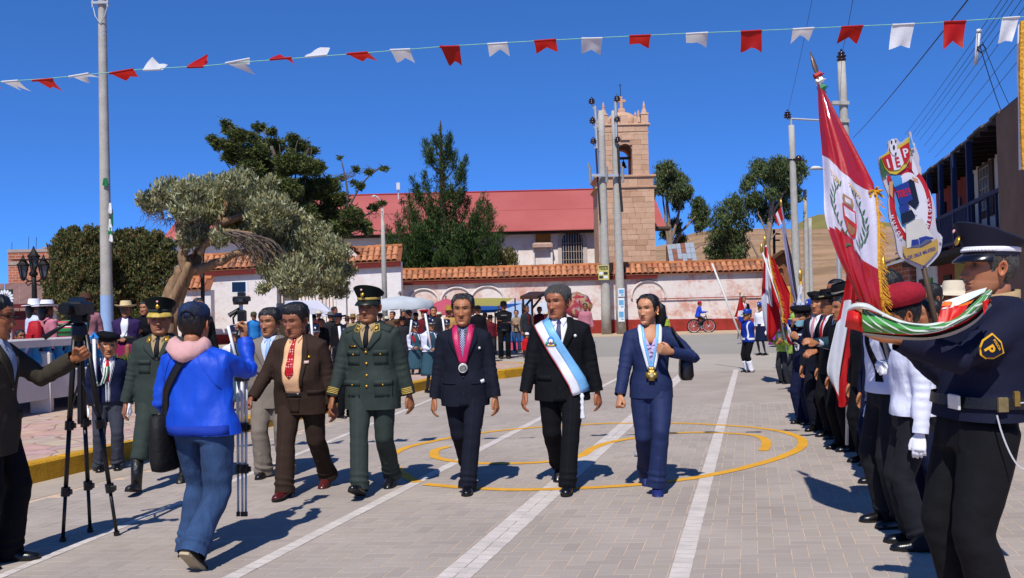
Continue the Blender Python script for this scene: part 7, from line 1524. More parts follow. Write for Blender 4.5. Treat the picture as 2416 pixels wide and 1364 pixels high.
def sign_text(txt,cx,cy,size,m,rot=0.,off=.029,name='sign_lettering',sx=1.):v,f_=text_geo(txt,.025);c_,s_=math.cos(rot),math.sin(rot);mb=MB();mb.add([bp(*z4([(cx+(a*sx*c_+b*s_)*size,cy+(a*sx*s_-b*c_)*size)])[0],off) for a,b,_ in v],f_);mb.build(name,m,sg)
sign_text('I',182,365,115,S_WHITE,R(-18));sign_text('E',280,350,130,S_RED,R(-14),sx=.8);sign_text('P',365,258,115,S_WHITE,R(-16))
board(z4(E_(232,205,38,78,20,R(-6))),S_WHITE,.032,'ball');board(z4(E_(236,208,12,24,5)),S_DARK,.037,'ball_patch');board(z4(E_(212,160,9,18,5)),S_DARK,.037,'ball_patch');board(z4(E_(256,268,10,14,5)),S_DARK,.037,'ball_patch');board(z4(E_(255,150,8,14,5)),S_DARK,.037,'ball_patch')
board(z4([(408,90),(448,205),(405,210)]),S_SKY,.034,'pencil_tip')
board(z4([(385,520),(420,495),(460,520),(512,720),(470,780),(400,740)]),S_DARK,.022,'monitor_side');board(z4([(250,580),(390,515),(440,690),(310,750)]),S_NAVY,.026,'monitor_screen');sign_text('70859',345,635,96,S_RED,R(-16),.028,sx=.62);
board(z4([(300,760),(390,720),(405,790),(320,830)]),S_NAVY,.024,'keyboard');board(z4([(315,830),(440,780),(470,860),(400,900),(330,925)]),S_DARK,.026,'computer_case');board(z4([(395,740),(490,810),(455,800),(470,850)]),S_WHITE,.03,'mouse_arrow')
board(z4([(370,930),(460,880),(545,865),(655,1040),(590,1040),(510,1070),(515,1110),(380,1150)]),mat('book_page','#b9b8b4',.6,.06,8),.022,'book');board(z4([(505,1050),(580,1030),(660,1045),(655,1060),(580,1065),(520,1110)]),S_NAVY,.026,'book_cover');board(z4([(430,1070),(500,1060),(510,1110),(425,1130)]),S_NAVY,.026,'book_cover')
board(z4([(345,1130),(420,1150),(540,1140),(640,1090),(700,1050),(720,1090),(715,1160),(640,1240),(560,1310),(450,1270),(375,1240),(345,1190)]),S_GOLD,.018,'scroll');
full='JOSE CARLOS MARIATEGUI'
for i,chh in enumerate(full):
    t=i/(len(full)-1);x=392+t*292;y=1238-8*math.sin(t*3.14)-92*t**1.5
    if chh != ' ':sign_text(chh,x,y,46,S_NAVY,-.08-.42*t,.0195,sx=.55)
for i,chh in enumerate('NUNOA'):a=R(172-13*i);x,y=ec[0]-6+199*math.cos(a),ec[1]+335*math.sin(a)*1.0;sign_text(chh,[232,250,272,300,328][i],[855,905,955,1005,1045][i],44,S_WHITE,R([75,65,58,48,40][i]),.0135)
for i,chh in enumerate('MELGAR'):sign_text(chh,[608,622,630,630,622,606][i],[925,875,830,785,735,690][i],50,S_WHITE,R([-68,-74,-82,-90,-98,-105][i]),.0135)
for x,y in ((740,1045),(448,170)):board(z4(E_(x,y,14,14,10)),M_SILVERPL,.03,'rivet')
mb=MB();mb.tube([bp(2184,628,-.01),bp(2212,735,-.02),bp(2240,850,-.03)],.018,8);mb.build('stick',M_POLED,sg,smooth=True)
# --- pinafore girl, hats, suits
def pinafore(p,dress,hem=.42,belt=True):
    p.jacket(cloth_mat('white_school_shirt','#ced2e4',.85,.04,.35),hem=.95,fit=.96,name='shirt');p.shoes(M_BLACKSHOE,L=.25)
    p.skirt(dress,hem,1.02,.235,pleats=22,amp=.008,n=88)
    p.decal('bib',[((-.11,1.40),(.11,1.40)),((-.14,1.2),(.14,1.2)),((-.15,.96),(.15,.96))],dress,.010,6);p.decal('bib',[((-.12,1.40),(.12,1.40)),((-.17,1.2),(.17,1.2)),((-.16,.96),(.16,.96))],dress,.010,6,side=1)
    if belt:
        mb=MB();A=[]
        for z in (.985,1.03):A.append([p.tw(V3(.192*p.w*math.cos(t),.152*math.sin(t),z)) for t in [2*math.pi*i/24 for i in range(24)]])
        mb.grid(A,close=True);mb.build('belt',MATS['belt_leather'],p.root,smooth=True,local=True)
M_PINA=cloth_mat('slate_blue_pinafore','#33505f',.85,.1,.3)
p=Person('girl in slate blue pleated pinafore and black felt hat behind the hanging flag',(2012,1052),662,-78,lod=1,hat_h=.05,face=F_B,hs=1.15,legcol='#20242c',hL=(.24,-.1,.86),hR=(-.15,-.3,1.1),head=(0,15,0));pinafore(p,M_PINA,.36);p.hair(front=.06,vol=.006,side=.008,back=-.08);p.brim_hat(M_BLACK,.15,.10,.085,.02,.02,M_GREY)
mb=MB();q=p.tw(V3(.15,-.14,1.0));mb.tube([q+V3(.03,-.03,.05),q+V3(.04,-.05,-.1),q+V3(.0,-.06,-.22)],.006,5);mb.lathe([(.02,-.05),(.05,-.03),(.05,.03),(.02,.05)],q+V3(.02,-.06,-.26),8);mb.build('drum_strap',M_BLACKPL,p.root,local=True)
def suit(p,m,tie=M_REDTIE,shirt=M_WHITE,shoes=M_BLACKSHOE,hem=.74):p.trousers(m).shoes(shoes);p.jacket(m,hem=hem);p.suit_front(shirt,tie,m if p.lod <2 else None,depth=1.1);return p
p=Person('person in dark suit and black felt hat with gold band in the school row',(1972,1032),678,-80,lod=1,hat_h=.05,face=F_A,head=(0,5,0));suit(p,M_SUIT_BLACK);p.hair(front=.06,vol=.005);p.brim_hat(M_BLACK,.145,.10,.085,.02,.02,mat('olive_gold_band','#8d8558',.6))
p=Person('young man in dark suit with pink striped tie, bare headed, in the school row',(1944,1018),690,-62,lod=1,face=dict(skin='#a36a49'),hs=1.15,hL=(.2,-.3,1.0),head=(8,0,0));suit(p,M_NAVY,stripe_mat('pink_tie','#a83a4a','#d9c0c4',30.));p.hair(front=.066,vol=.02)
o=p.beret(M_BLACK,None,-14,EM[4],1.0)
p=Person('taller man with black hair standing behind the two dark felt hats',(1986,1040),655,-70,lod=1,dY=11.6,H=1.76,face=F_C);suit(p,M_SUIT_BLACK);p.hair()
p=Person('masked pupil in navy cardigan and black beret holding a banner pole with both hands',(1903,1000),724,-66,lod=0,hat_h=.02,face=dict(skin='#a87250',nose=.8),hs=1.3,w=1.0,hLw=P(1881,798,11.2),hRw=P(1870,768,11.3),eL=(.5,.3,-.8),eR=(-.5,.3,-.8),handL='fist',handR='fist',thL=(0,0,1),thR=(0,0,1),head=(10,4,0))
p.trousers(M_SNAVY).shoes(M_BLACKSHOE);p.jacket(M_SNAVY,hem=.86,amp=.006);p.suit_front(M_WHITE,M_REDTIE,None,depth=1.15,wid=.055)
for sg_ in (-1,1):p.decal('cardigan_edge',[((sg_*.06,1.43),(sg_*.085,1.43)),((sg_*.06,1.33),(sg_*.085,1.33)),((sg_*.004,1.08),(sg_*.026,1.08))],M_WHITE,.008,2)
p.hair(front=.05,vol=.004);p.beret(M_BLACK,None,-10,size=1.06);mb=MB();A=[]
for z in (-.03,-.05,-.075,-.1):A.append([(x_,y_-.008,z) for x_,y_ in [tuple(float(q[0]) for q in head_surf(np.array([a]),np.array([z]),.006+.012*max(0,math.cos(a)))) for a in np.linspace(-1.35,1.35,13)]])
mb.grid(A);p.hput(mb,'face_mask',mat('pale_blue_mask','#86b4c9',.8,.05,9))
M_LIME=cloth_mat('lime_jacket_cloth','#8fae4a',.8,.12,.4);M_DGREY=cloth_mat('dark_grey_cloth','#2b2d33',.85,.12,.4)
for i,(fx,fy,ty,lab) in enumerate(((1852,905,752,'small child in lime green jacket and yellow cap, left one of the pair'),(1884,925,742,'small child in lime green jacket nearer the masked pupil'))):
    p=Person(lab,(fx,fy),ty,-60,'children in lime jackets',lod=1,hat_h=.02,hs=1.35,face=F_B,w=1.12,hL=(.15,-.3,1.1),hR=(-.15,-.3,1.15),handL='fist',handR='fist');p.trousers(M_DGREY).shoes(M_BLACKSHOE);p.jacket(M_LIME,hem=.86,amp=.008);p.decal('jacket_panel',[((-.08,1.35),(.08,1.35)),((-.08,1.22),(.08,1.22))],M_WHITE,.006,3);p.disc('orange_badge',.06,1.12,.045,mat('orange_badge','#d07a1a',.6),.01);p.hair(front=.06);p.ball_cap(mat('yellow_cap','#c0a02a',.8) if i == 0 else M_LIME)
M_SCHB=cloth_mat('royal_blue_sweater','#0f2f8e',.85,.1,.3);M_HELM=mat('blue_kepi','#143a9e',.35,.1,9,0,40,0,.5)
def kepi(p,m,vis=M_BLACKPL,badge=M_SILVER):
    mb=MB();mb.lathe([(.086,.035),(.089,.06),(.092,.10),(.090,.125),(.06,.14),(.004,.145)],(0,.006,0),20,sy=1.15);o=p.hput(mb,'kepi',m);v=MB();A=[]
    for i in range(11):a=R(-70+140*i/10);A.append([V3((.088+.03*e*math.cos(a))*math.sin(a),.006-(.1+.05*e*math.cos(a))*math.cos(a),dz) for e,dz in ((0,.042),(1,.022),(1,.016),(0,.034))])
    v.grid(A);p.hput(v,'visor',vis,parent=o);g=MB();g.lathe([(.004,.006),(.014,.004),(.018,0)],(0,0,0),8,sy=1.2);Q=Matrix.Rotation(R(85),3,'X');g.v=[tuple(Q@Vector(q)+V3(0,-.105,.085)) for q in g.v];p.hput(g,'badge',badge,parent=o);return o
p=Person('pupil in royal blue sweater and white gaiters leading the row with a raised flag pole',(1768,878),730,-72,lod=1,hat_h=.03,hs=1.25,face=F_B,hLw=P(1740,756,21.2),hRw=P(1728,726,21.4),eL=(.3,.4,-1),eR=(-.3,.4,-1),handL='fist',handR='fist');LEAD=p
p.trousers(M_BLACK,boot=True,hemr=.07).shoes(M_BLACKSHOE,boot=.0);p.jacket(M_SCHB,hem=.84,amp=.006);p.hair(front=.05,vol=.004);kepi(p,M_HELM)
for k in 'LR':mb=MB();an=p.ank[k];mb.tube([an+V3(0,.01,-.06),an+V3(0,.0,.0),an.lerp(p.knee[k],.5),an.lerp(p.knee[k],.62)],[(.075,.085),(.065,.07),(.072,.075),(.078,.08)],14);mb.build('white_gaiter',M_WHITE,p.root,smooth=True,local=True)
mb=MB();A=[]
for z in (.90,.955):A.append([p.tw(V3(.212*p.w*math.cos(t),.158*math.sin(t),z)) for t in [2*math.pi*i/24 for i in range(24)]])
mb.grid(A,close=True);mb.build('white_belt',M_WHITE,p.root,smooth=True,local=True);p.decal('white_strap',[((.11,1.40),(.15,1.40)),((.13,.95),(.17,.95))],M_WHITE,.01,2)
fp_=thing('flag_pole','grey bare flag pole slanting up left, held by the pupil in royal blue','pole',P(1763,832,21.2));mb=MB();mb.tube([P(1766,842,21.1),P(1680,622,21.3)],.022,8);mb.build('pole',M_POLEW,fp_,smooth=True)
p=Person('girl in white shirt, navy skirt and blue kepi standing behind the leading flag bearer',(1799,838),712,-50,lod=2,hat_h=.03,hs=1.2,face=F_B,legcol='#1a2038',hL=(.24,-.06,.8),glove=M_GLOVE);p.jacket(M_WHITE,hem=.95,name='shirt');p.skirt(M_SNAVY,.45,1.02,.22);p.shoes(M_BLACKSHOE);p.hair();kepi(p,M_HELM)
p=Person('dancer in shiny magenta and gold dress behind the white shirted girl',(1832,818),735,-40,lod=2,hs=1.15,face=F_B);p.jacket(mat('magenta_satin','#9c1f9a',.4,.1,6),hem=.95);p.skirt(MATS['magenta_satin'],.10,1.05,.36);p.hair(long=.1);p.brim_hat(mat('ochre_felt','#9a7a2a',.8),.15,.09)
p=Person('man in black suit standing by the white wall behind a red flag',(1757,795),699,10,lod=2,face=F_A,dY=42,z0=0);suit(p,M_SUIT_BLACK)
p.hair()
for i,(x,ty,Y) in enumerate(((1911,711,17.),(1890,714,19.),(1925,705,15.),(1872,716,23.))):
    p=Person(('pupil in bright blue kepi right behind the masked pupil','pupil in bright blue kepi further back, left of the first','pupil in blue kepi partly hidden by the suited young man','smallest pupil in blue kepi far down the school row')[i],(x,900),ty,-70,'pupils in blue kepis',lod=2,hat_h=.03,hs=1.2,face=F_B,dY=Y);p.trousers(M_BLACK).shoes(M_BLACKSHOE);p.jacket(M_SCHB,hem=.84);p.hair();kepi(p,M_HELM)
for i,(x,ty,Y,c,lab) in enumerate(((2052,700,8.6,M_BLACK,'dark clad pupil standing between the pinafore girl and the flag holder'),(2085,690,7.6,M_SNAVY,'navy clad pupil just behind the tall flag holder'),(1925,735,13.5,M_SUIT_BLACK,'pupil in black behind the masked pupil'),(1998,700,9.4,M_BLACK,'pupil in black half covered by the white hanging flag'),(2128,702,7.3,M_BLACK,'added pupil in black in the second row behind the crimson beret'),(2200,706,6.5,M_SNAVY,'added pupil in navy in the second row behind the police sleeve'),(2168,700,8.4,M_BLACK,'added pupil in black under the school crest sign'),(2098,704,9.6,M_SNAVY,'added pupil in navy behind the gold fringe of the big flag'),(2035,712,10.8,M_BLACK,'added pupil in black behind the pinafore girl'))):  # last five pupils added to fill gaps and darken the row with shadow
    p=Person(lab,(x,1000),ty,-80,lod=1,face=F_A,dY=Y,hs=1.15);p.trousers(c).shoes(M_BLACKSHOE);p.jacket(c,hem=.78);p.hair()
# spectators behind the row
M_CREAM=mat('cream_hat','#c9bda6',.85,.1,9)
for i,(x,ty,Y,top_,hat,lab) in enumerate(((2262,664,9.5,M_DGREY,M_CREAM,'spectator in a cream bucket hat beside the nose of the policeman'),(2238,676,10.5,M_BROWN,M_CREAM,'spectator in a drooping cream sun hat behind the cream bucket hat'),(2205,672,8.2,M_REDTIE,None,'black haired person in glasses and red top right of the sign stick'),(2290,660,13,M_BLACK,None,'spectator with dark hair by the shop doors'),(2135,665,15.,M_NAVY,None,'spectator in navy far behind the sign stick'))):
    p=Person(lab,(x,1000),ty,-70,lod=2,face=F_A,dY=Y,hat_h=.03 if hat else 0);p.trousers(M_DGREY).shoes(M_BLACKSHOE);p.jacket(top_,hem=.8);p.hair(vol=.022)
    if hat:p.brim_hat(hat,.16,.10,.088,-.01,0,None,.02)
# --- the other flags of the row
def flag(lab,name,pole,pts,Y,bands,n=(24,40),pr=.016,pm=M_POLEW,wob=.02,fin=True,extra=None):
    t=thing(name,lab,'flag',P(*pole[0],Y));mb=MB();mb.tube([P(*pole[0],Y+.03),P(*pole[1],Y+.03)],pr,8);mb.build('pole',pm,t,smooth=True)
    if fin:mb=MB();mb.lathe([(.02,-.05),(.03,0),(.022,.05),(.003,.15)],P(*pole[1],Y+.03),8);mb.build('finial',M_GOLD,t,smooth=True)
    c=Cloth(px(pts,Y),wob,13,len(pts));ms=[];
    for b in bands:
        if b[0] not in ms:ms.append(b[0])
    def mi(u,v):
        for b in bands:
            if b[1](u,v):return ms.index(b[0])
        return 0
    mb=MB();c.mesh(mb,*n,mi);mb.build('flag_cloth',ms,t,smooth=True);return t,c
al=lambda u,v:True
hf,hc=flag('red and white national flag hanging in long folds in front of the black felt hats','hanging_flag',((1998,1050),(2004,600)),[[(2000,615),(2006,612),(2012,625,.05),(2018,650,.08)],[(1990,690),(2006,680,-.06),(2020,700,.02),(2034,720,.06)],[(1968,790),(1990,780,-.08),(2010,790,0),(2036,800,.05)],[(1953,868),(1975,880,-.06),(1992,890,-.02),(2040,880,.06)],[(1962,895),(1975,940,-.04),(1990,960,0),(2040,900,.06)]],9.0,[(FL_WHITE,lambda u,v:v >.32 and u <.52 and v <.92 and (v >.42 or u >.2)),(FL_RED,al)],wob=.03)
flag('red and white flag hanging beside the red banner, left of the masked pupil','hanging_flag',((1868,880),(1805,572)),[[(1805,582),(1809,584),(1814,600,.1)],[(1800,640),(1812,645,-.1),(1832,680,.1)],[(1797,700),(1815,690,-.1),(1842,740,.1)],[(1800,740),(1816,790,-.15),(1845,760,.1)],[(1806,770),(1812,802,0),(1830,790,.1)]],17.,[(FL_WHITE,lambda u,v:.3<u <.62 and .12<v <.58),(FL_WHITE,lambda u,v:u <.32 and v >.5 and v <.8),(FL_RED,al)],wob=.03)
t,c=flag('red school banner with gold fringe on a slanting white pole','school_banner',((1898,885),(1797,590)),[[(1815,600),(1826,612),(1838,640)],[(1822,650),(1846,670),(1862,690)],[(1838,700),(1856,712),(1864,704)],[(1848,760),(1858,762),(1863,740)]],16.5,[(FL_RED,al)],wob=.02)
fringe(t,[c.at(0,v) for v in np.linspace(0,1,6)],.08,8);fringe(t,[c.at(1,v) for v in np.linspace(.4,1,4)],.08,8)
bn=MB();bn.box(P(1858,690,16.6),(.1,.02,.22));bn.build('banner_crest',E_GOLD,t)
flag('small national flag at the tip of a tall pole in front of the spreading eucalyptus','small_flag',((1893,800),(1843,484)),[[(1842,488),(1832,502),(1826,508)],[(1846,512),(1838,518),(1832,526)],[(1848,522),(1842,530),(1836,534)]],19.,[(FL_WHITE,lambda u,v:.33<u <.66),(FL_RED,al)],n=(12,12),pm=mat('grey_blue_pole','#5b5f78',.5,.1,6),pr=.022)
flag('furled lilac and dark banner along the tall pole under the small flag','furled_banner',((1896,810),(1846,520)),[[(1844,535),(1850,540),(1852,548)],[(1852,600),(1860,600,-.05),(1868,610)],[(1866,680),(1872,680,-.05),(1880,690)],[(1880,730),(1884,732),(1888,735)]],18.7,[(mat('lilac_banner','#8d88a6',.7,.1,6),lambda u,v:u <.5),(mat('dark_violet_banner','#2c2a3a',.7,.1,6),al)],fin=False,pr=.012,pm=MATS['grey_blue_pole'])
t,c=flag('white banner with small blue lettering hanging behind the masked pupil','white_banner',((1905,800),(1888,655)),[[(1884,676),(1890,672),(1896,690)],[(1878,720),(1888,715),(1898,735)],[(1876,760),(1888,772),(1898,765)]],14.5,[(FL_WHITE,al)],n=(12,16),pm=M_GOLD)
for k,w_ in enumerate(('IEP','NUNOA')):v,f_=text_geo(w_,.0);mb=MB();mb.add([c.at(.5+a*.2,.35+.2*k-b*.14,.02) for a,b,_ in v],f_);mb.build('banner_lettering',S_SKY,t)
flag('red flag draped before the suited man at the wall','hanging_flag',((1741,800),(1746,694)),[[(1745,700),(1748,702)],[(1738,730),(1756,726)],[(1732,748),(1762,748)]],34.,[(FL_WHITE,lambda u,v:v >.6 and u >.3),(FL_RED,al)],n=(10,10),pm=M_POLED)
t,c=flag('red banner corner with gold fringe and lettering behind the big hanging flag','school_banner',((2112,860),(2085,640)),[[(2086,660),(2092,662),(2098,672)],[(2086,690),(2100,692),(2112,705)],[(2086,730),(2102,735),(2118,740)]],7.6,[(FL_RED,al)],n=(10,12),pm=M_POLED)
fringe(t,[c.at(1,v) for v in np.linspace(0,1,5)],.06,8);v,f_=text_geo('IES. TUPAC',.0);mb=MB();mb.add([c.at(.45+b*.16,.5+a*.13,.01) for a,b,_ in v],f_);mb.build('banner_lettering',S_YEL,t)
ef=thing('edge_flag','edge of a white flag with gold fringe at the right border above the policeman','flag',P(2430,400,4.6));mb=MB();EC=Cloth(px([[(2402,60),(2440,40),(2480,60)],[(2400,160),(2440,150),(2480,160)],[(2406,260),(2440,250),(2480,260)],[(2410,400),(2440,390),(2480,400)]],4.6),.02,9);EC.mesh(mb,10,20);mb.build('flag_cloth',FL_WHITE,ef,smooth=True);pts_=[P(x,y,4.55) for x,y in ((2412,50),(2410,110),(2409,180),(2411,260),(2413,330),(2416,400))];fringe(ef,pts_,.03,9)
mb=MB();mb.tube([P(2450,30,4.65),P(2470,900,4.65)],.016,8);mb.build('pole',M_POLEW,ef)
# ================================================================== plaza edge, onlookers, stalls
M_BALW=mat('white_balustrade','#c2bcb8',.8,.08,4,.2,20);M_BALB=mat('baluster_blue','#2f7fb0',.6,.1,6);M_GRASS=leaf_mat('grass_blade',['#3a5a1f','#4f6f2a','#6a8238','#7a7a40'],.3)
bal=thing('balustrade','low white balustrade with blue balusters edging the planter on the left','balustrade',(-6.6,13.2,PZ))
def bal_run(a,b,n,posts=True):
    a,b=Vector(a),Vector(b);d=(b-a).normalized();L=(b-a).length;rz=math.atan2(d.y,d.x);up=V3_(0,0,1)
    mb=MB();mb.cbox((a+b)/2+up*(PZ+.80),(L+.1,.26,.12),.02,rz);mb.build('top_rail',M_BALW,bal)
    k=max(2,int(L/.8));
    for i in range(k):mb=MB();c=a+d*L*(i+.5)/k;mb.cbox(c+up*(PZ+.2),(L/k-.02,.30,.4),.02,rz);mb.build('base_block',M_BALW,bal)
    for i in range(n):
        c=a+d*L*(i+.5)/n;mb=MB();mb.lathe([(.09,.40),(.09,.43),(.06,.45),(.105,.53),(.095,.60),(.05,.70),(.075,.73),(.075,.745)],c+up*PZ,10);mb.build('baluster',M_BALB,bal,smooth=True)
bA,bB,bC,bD=G(-120,1010,PZ),G(100,972,PZ),G(248,950,PZ),G(335,936,PZ)
bal_run(bA,bB,6);bal_run(bB,bC,6)
for q in (bA,bB,bC):mb=MB();mb.cbox(q+V3_(0,0,PZ*0+.43),(.26,.26,.86),.03,.3);mb.build('corner_post',M_BALW,bal)
low=thing('planter_wall','low white planter kerb continuing behind the first officer','wall',G(420,925,PZ));mb=MB();a,b=bC,G(600,915,PZ);d=(b-a);mb.cbox((a+b)/2+V3_(0,.1,.22),(d.length,.35,.44),.03,math.atan2(d.y,d.x));mb.build('planter_wall_body',M_BALW,low)
V=[]
g0=[bA+V3_(.0,.3,0),bB+V3_(0,.25,0),bC+V3_(0,.25,0),bD+V3_(0,.25,0)]
mb=MB();mb.prism([g0[0]+V3_(0,0,.3),g0[1]+V3_(0,0,.3),g0[2]+V3_(0,0,.3),g0[3]+V3_(0,0,.3),g0[3]+V3_(-1.5,3.2,.3),g0[0]+V3_(-2,4,.3)],(0,0,.12));o=mb.build('planter_soil',mat('planter_soil','#4d3d2b',.95,.3,6,.5,20));setp(o,kind='structure')
n_=9000;u=rng.random(n_);w=rng.random(n_)**1.4;base=np.array([(g0[0]*(1-a)+g0[3]*a) for a in u]);
xs=np.array([q.x for q in g0]);ys=np.array([q.y for q in g0]);X=xs[0]+(xs[3]-xs[0])*u-w*1.6;Yv=np.interp(xs[0]+(xs[3]-xs[0])*u,xs,ys)+w*3.2+.05;pos=np.stack([X,Yv,np.full(n_,PZ+.42)],1)
a=np.array([0,0,1.])+rng.normal(size=(n_,3))*.45;a /= np.linalg.norm(a,axis=1)[:,None];b=np.cross(a,rng.normal(size=(n_,3)));b /= np.linalg.norm(b,axis=1)[:,None];h=rng.uniform(.12,.32,size=(n_,1))
V=np.stack([pos-b*.012,pos+b*.012,pos+b*.004+a*h,pos-b*.004+a*h],1).reshape(-1,3);gr_=bpy.data.objects.new('x',None);gr_.location=(0,0,0);o=crown(gr_,V,M_GRASS,'grass');o.parent=None;bpy.data.objects.remove(gr_);setp(o,kind='stuff')
# banner with a daisy
db=thing('daisy_banner','upright banner printed with a white daisy on dark green at the left edge','banner',G(12,940,PZ));DY=15.
mb=MB();c_=P(10,727,DY);mb.box(c_,(40/FPX*DY,.03,88/FPX*DY));mb.build('banner_sheet',mat('banner_dark_green','#16352b',.6,.5,5),db)
mb=MB();q0,q1=P(-6,770,DY+.04),P(26,770,DY+.04)
for q in (q0,q1):mb.tube([(q.x,DY+.04,PZ),(q.x,DY+.04,q.z+.6)],.02,6)
setp(mb.build('banner_stand',M_SILVERPL,db),kind='stuff');f0=P(11,704,DY-.02)
for i in range(16):t=2*math.pi*i/16;mb=MB();e=V3_(math.cos(t),0,math.sin(t));n2=V3_(-math.sin(t),0,math.cos(t));mb.prism([f0+e*.02,f0+e*.06+n2*.022,f0+e*.13+n2*.018,f0+e*.145,f0+e*.13-n2*.018,f0+e*.06-n2*.022],(0,.004,0));mb.build('petal',M_WPAPER,db)
mb=MB();mb.prism([f0+V3_(.042*math.cos(t),-.006,.042*math.sin(t)) for t in [2*math.pi*i/14 for i in range(14)]],(0,.004,0));mb.build('flower_centre',mat('daisy_yellow','#b09a1e',.7,.2,20),db)
for i,(y,w_) in enumerate(((729,26),(735,20),(742,24),(752,14))):q=P(12,y,DY-.018);mb=MB();mb.box(q,(w_/FPX*DY*.7,.004,.018));mb.build('printed_line',mat('pale_teal_print','#7fa8a8',.7,.1,6),db)
# ------------------------------------------------------------------ people helper for onlookers
SK=[dict(skin='#8f5b3e'),dict(skin='#9c6646'),dict(skin='#a87250',nose=.9),dict(skin='#7f4f36')]
def onlooker(lab,x,ty,Y,top,legs=M_DGREY,hd=0,hat=None,z0=PZ,sit=False,H=None,skirt=None,hair=True,lod=2,hs=1.15,w=1.05,face=None,grp=None,hL=None,hR=None,hat_h=None,shirt=None,hem=.8,head=(0,0,0),hb=HAIR,long=False,lean=(0,0),eL=None,eR=None):
    fy=P(x,700,Y)
    p=Person(lab,(x,900),ty,hd,grp,lod=lod,hat_h=(hat_h if hat_h is not None else (.04 if hat else 0)),face=face or SK[int(abs(x*7)) % 4],hs=hs,w=w,dY=Y,z0=z0,sit=sit,H=H,hL=hL,hR=hR,head=head,lean=lean,eL=eL,eR=eR)
    if sit:
        p.root.location.z += P(x,ty,Y).z-(p.root.location.z+(1.71-.42+(.04 if hat else 0))*p.sc);p.MW.translation=p.root.location
    if skirt:
        if sit:
            mb=MB();A=[]
            for (yy,zz,rx,rz) in ((.14,.50,.12,.10),(.08,.52,.21,.14),(-.15,.50,.25,.15),(-.38,.47,.27,.15),(-.47,.36,.29,.20),(-.50,.20,.31,.16),(-.50,.10,.32,.10)):
                A.append([V3(rx*math.cos(t)*(1+.04*math.sin(9*t)),yy+.06*math.sin(t)*(1 if yy <-.4 else .3),zz+rz*math.sin(t)*(.45 if yy <-.42 else 1)-.02) for t in [2*math.pi*i/40 for i in range(40)]])
            mb.grid(A,close=True);mb.f += [tuple(range(40)),tuple(range(240,280))];mb.m += [0,0];mb.build('skirt',skirt,p.root,smooth=True,local=True)
        else:p.skirt(skirt,.36,1.02,.27)
        p.shoes(M_BLACKSHOE)
    else:p.trousers(legs).shoes(M_BLACKSHOE)
    p.jacket(top,hem=hem if not sit else .88,amp=.007)
    if shirt:p.decal('shirt',[((-.05,1.42),(.05,1.42)),((-.07,1.3),(.07,1.3)),((-.03,1.0),(.03,1.0))],shirt,.006,4)
    if hair:p.hair(hb,vol=.016)
    if long:
        mb=MB();mb.tube([(0,.07,.06),(0,.10,-.02),(0,.095,-.12),(0,.08,-.2)],[(.07,.05),(.085,.05),(.075,.035),(.05,.02)],10);p.hput(mb,'long_hair',hb)
    if hat:hat(p)
    return p
hb_=lambda m,r=.17,cr=.10,band=None,droop=0.,curl=.02:(lambda p:p.brim_hat(m,r,cr,.087,curl,.01,band,droop))
C_=lambda n,c,**k:cloth_mat(n,c,.88,.12,.35,**k)
M_SUNW=mat('white_sun_hat','#dcdde6',.85,.05,9);M_STRAW=mat('straw_hat','#c9b48a',.9,.15,30,.4,60);M_BRHAT=mat('brown_felt_hat','#4d3324',.9,.15,12);M_ROSE=C_('rose_knit','#b5707e');M_PURPLE=C_('purple_cardigan','#33254f');M_MAG=C_('magenta_skirt_cloth','#7a1f4a');M_LILACJ=C_('lilac_jacket','#9a86b4');M_SKYC=C_('sky_blue_cloth','#2f7cc4');M_MAROON=C_('maroon_cloth','#5c1a24');M_KHAKI=C_('khaki_cloth','#8f7d5c');M_CHAR=C_('charcoal_cloth','#26272b');M_REDC=C_('red_cloth','#b01c20');M_PALE=C_('pale_blue_blouse','#b9c2de')
# seated women on the planter
p=onlooker('woman in rose sweater and wide white sun hat sitting, wearing a red rucksack',112,706,15.2,M_ROSE,hd=150,hat=hb_(M_SUNW,.20,.10,M_DGREY,.02),sit=True,H=1.55,skirt=C_('flowered_skirt','#4a2a3a'),lod=1,long=True)
rk=thing('rucksack','red rucksack on the back of the seated woman in rose','rucksack',p.world((.05,.22,.75)));W=lambda *a:p.world(a)
mb=MB();A=[]
for (z,rx,ry) in ((.95,.05,.03),(.93,.12,.07),(.80,.16,.10),(.62,.175,.12),(.50,.165,.11),(.47,.08,.05)):A.append([W(rx*math.cos(t),.23+ry*math.sin(t)+.01*math.sin(5*t),z) for t in [2*math.pi*i/20 for i in range(20)]])
mb.grid(A,close=True);mb.build('rucksack_body',mat('red_nylon','#a3121e',.6,.2,9,.3,20),rk,smooth=True);mb=MB();mb.cbox(W(.0,.33,.62),(.2,.05,.2),.02,2.6);mb.build('pocket',MATS['red_nylon'],rk)
for s_ in (-1,1):mb=MB();mb.tube([W(s_*.1,.14,.92),W(s_*.13,.0,1.0),W(s_*.13,-.15,.9)],[(.02,.006)]*3,6);mb.build('strap',M_BLACKPL,rk)
onlooker('woman in white sun hat and pale blue top sitting left of the red rucksack',82,705,16.,M_PALE,hd=140,hat=hb_(M_SUNW,.18,.11,None,.03),sit=True,H=1.5,skirt=M_CHAR,lod=1,long=True)
p=onlooker('woman in cream hat carrying a striped woven bundle on her back beside the camera',176,712,15.4,C_('pale_violet_blouse','#a9a6c8'),hd=170,hat=hb_(M_STRAW,.17,.10,None),sit=True,H=1.55,skirt=C_('indigo_skirt','#26264a'),lod=1,long=True)
wb=thing('woven_bundle','striped green and red woven carrying cloth bundle on the back of the cream hatted woman','bundle',p.world((0,.2,.8)))
mb=MB();A=[]
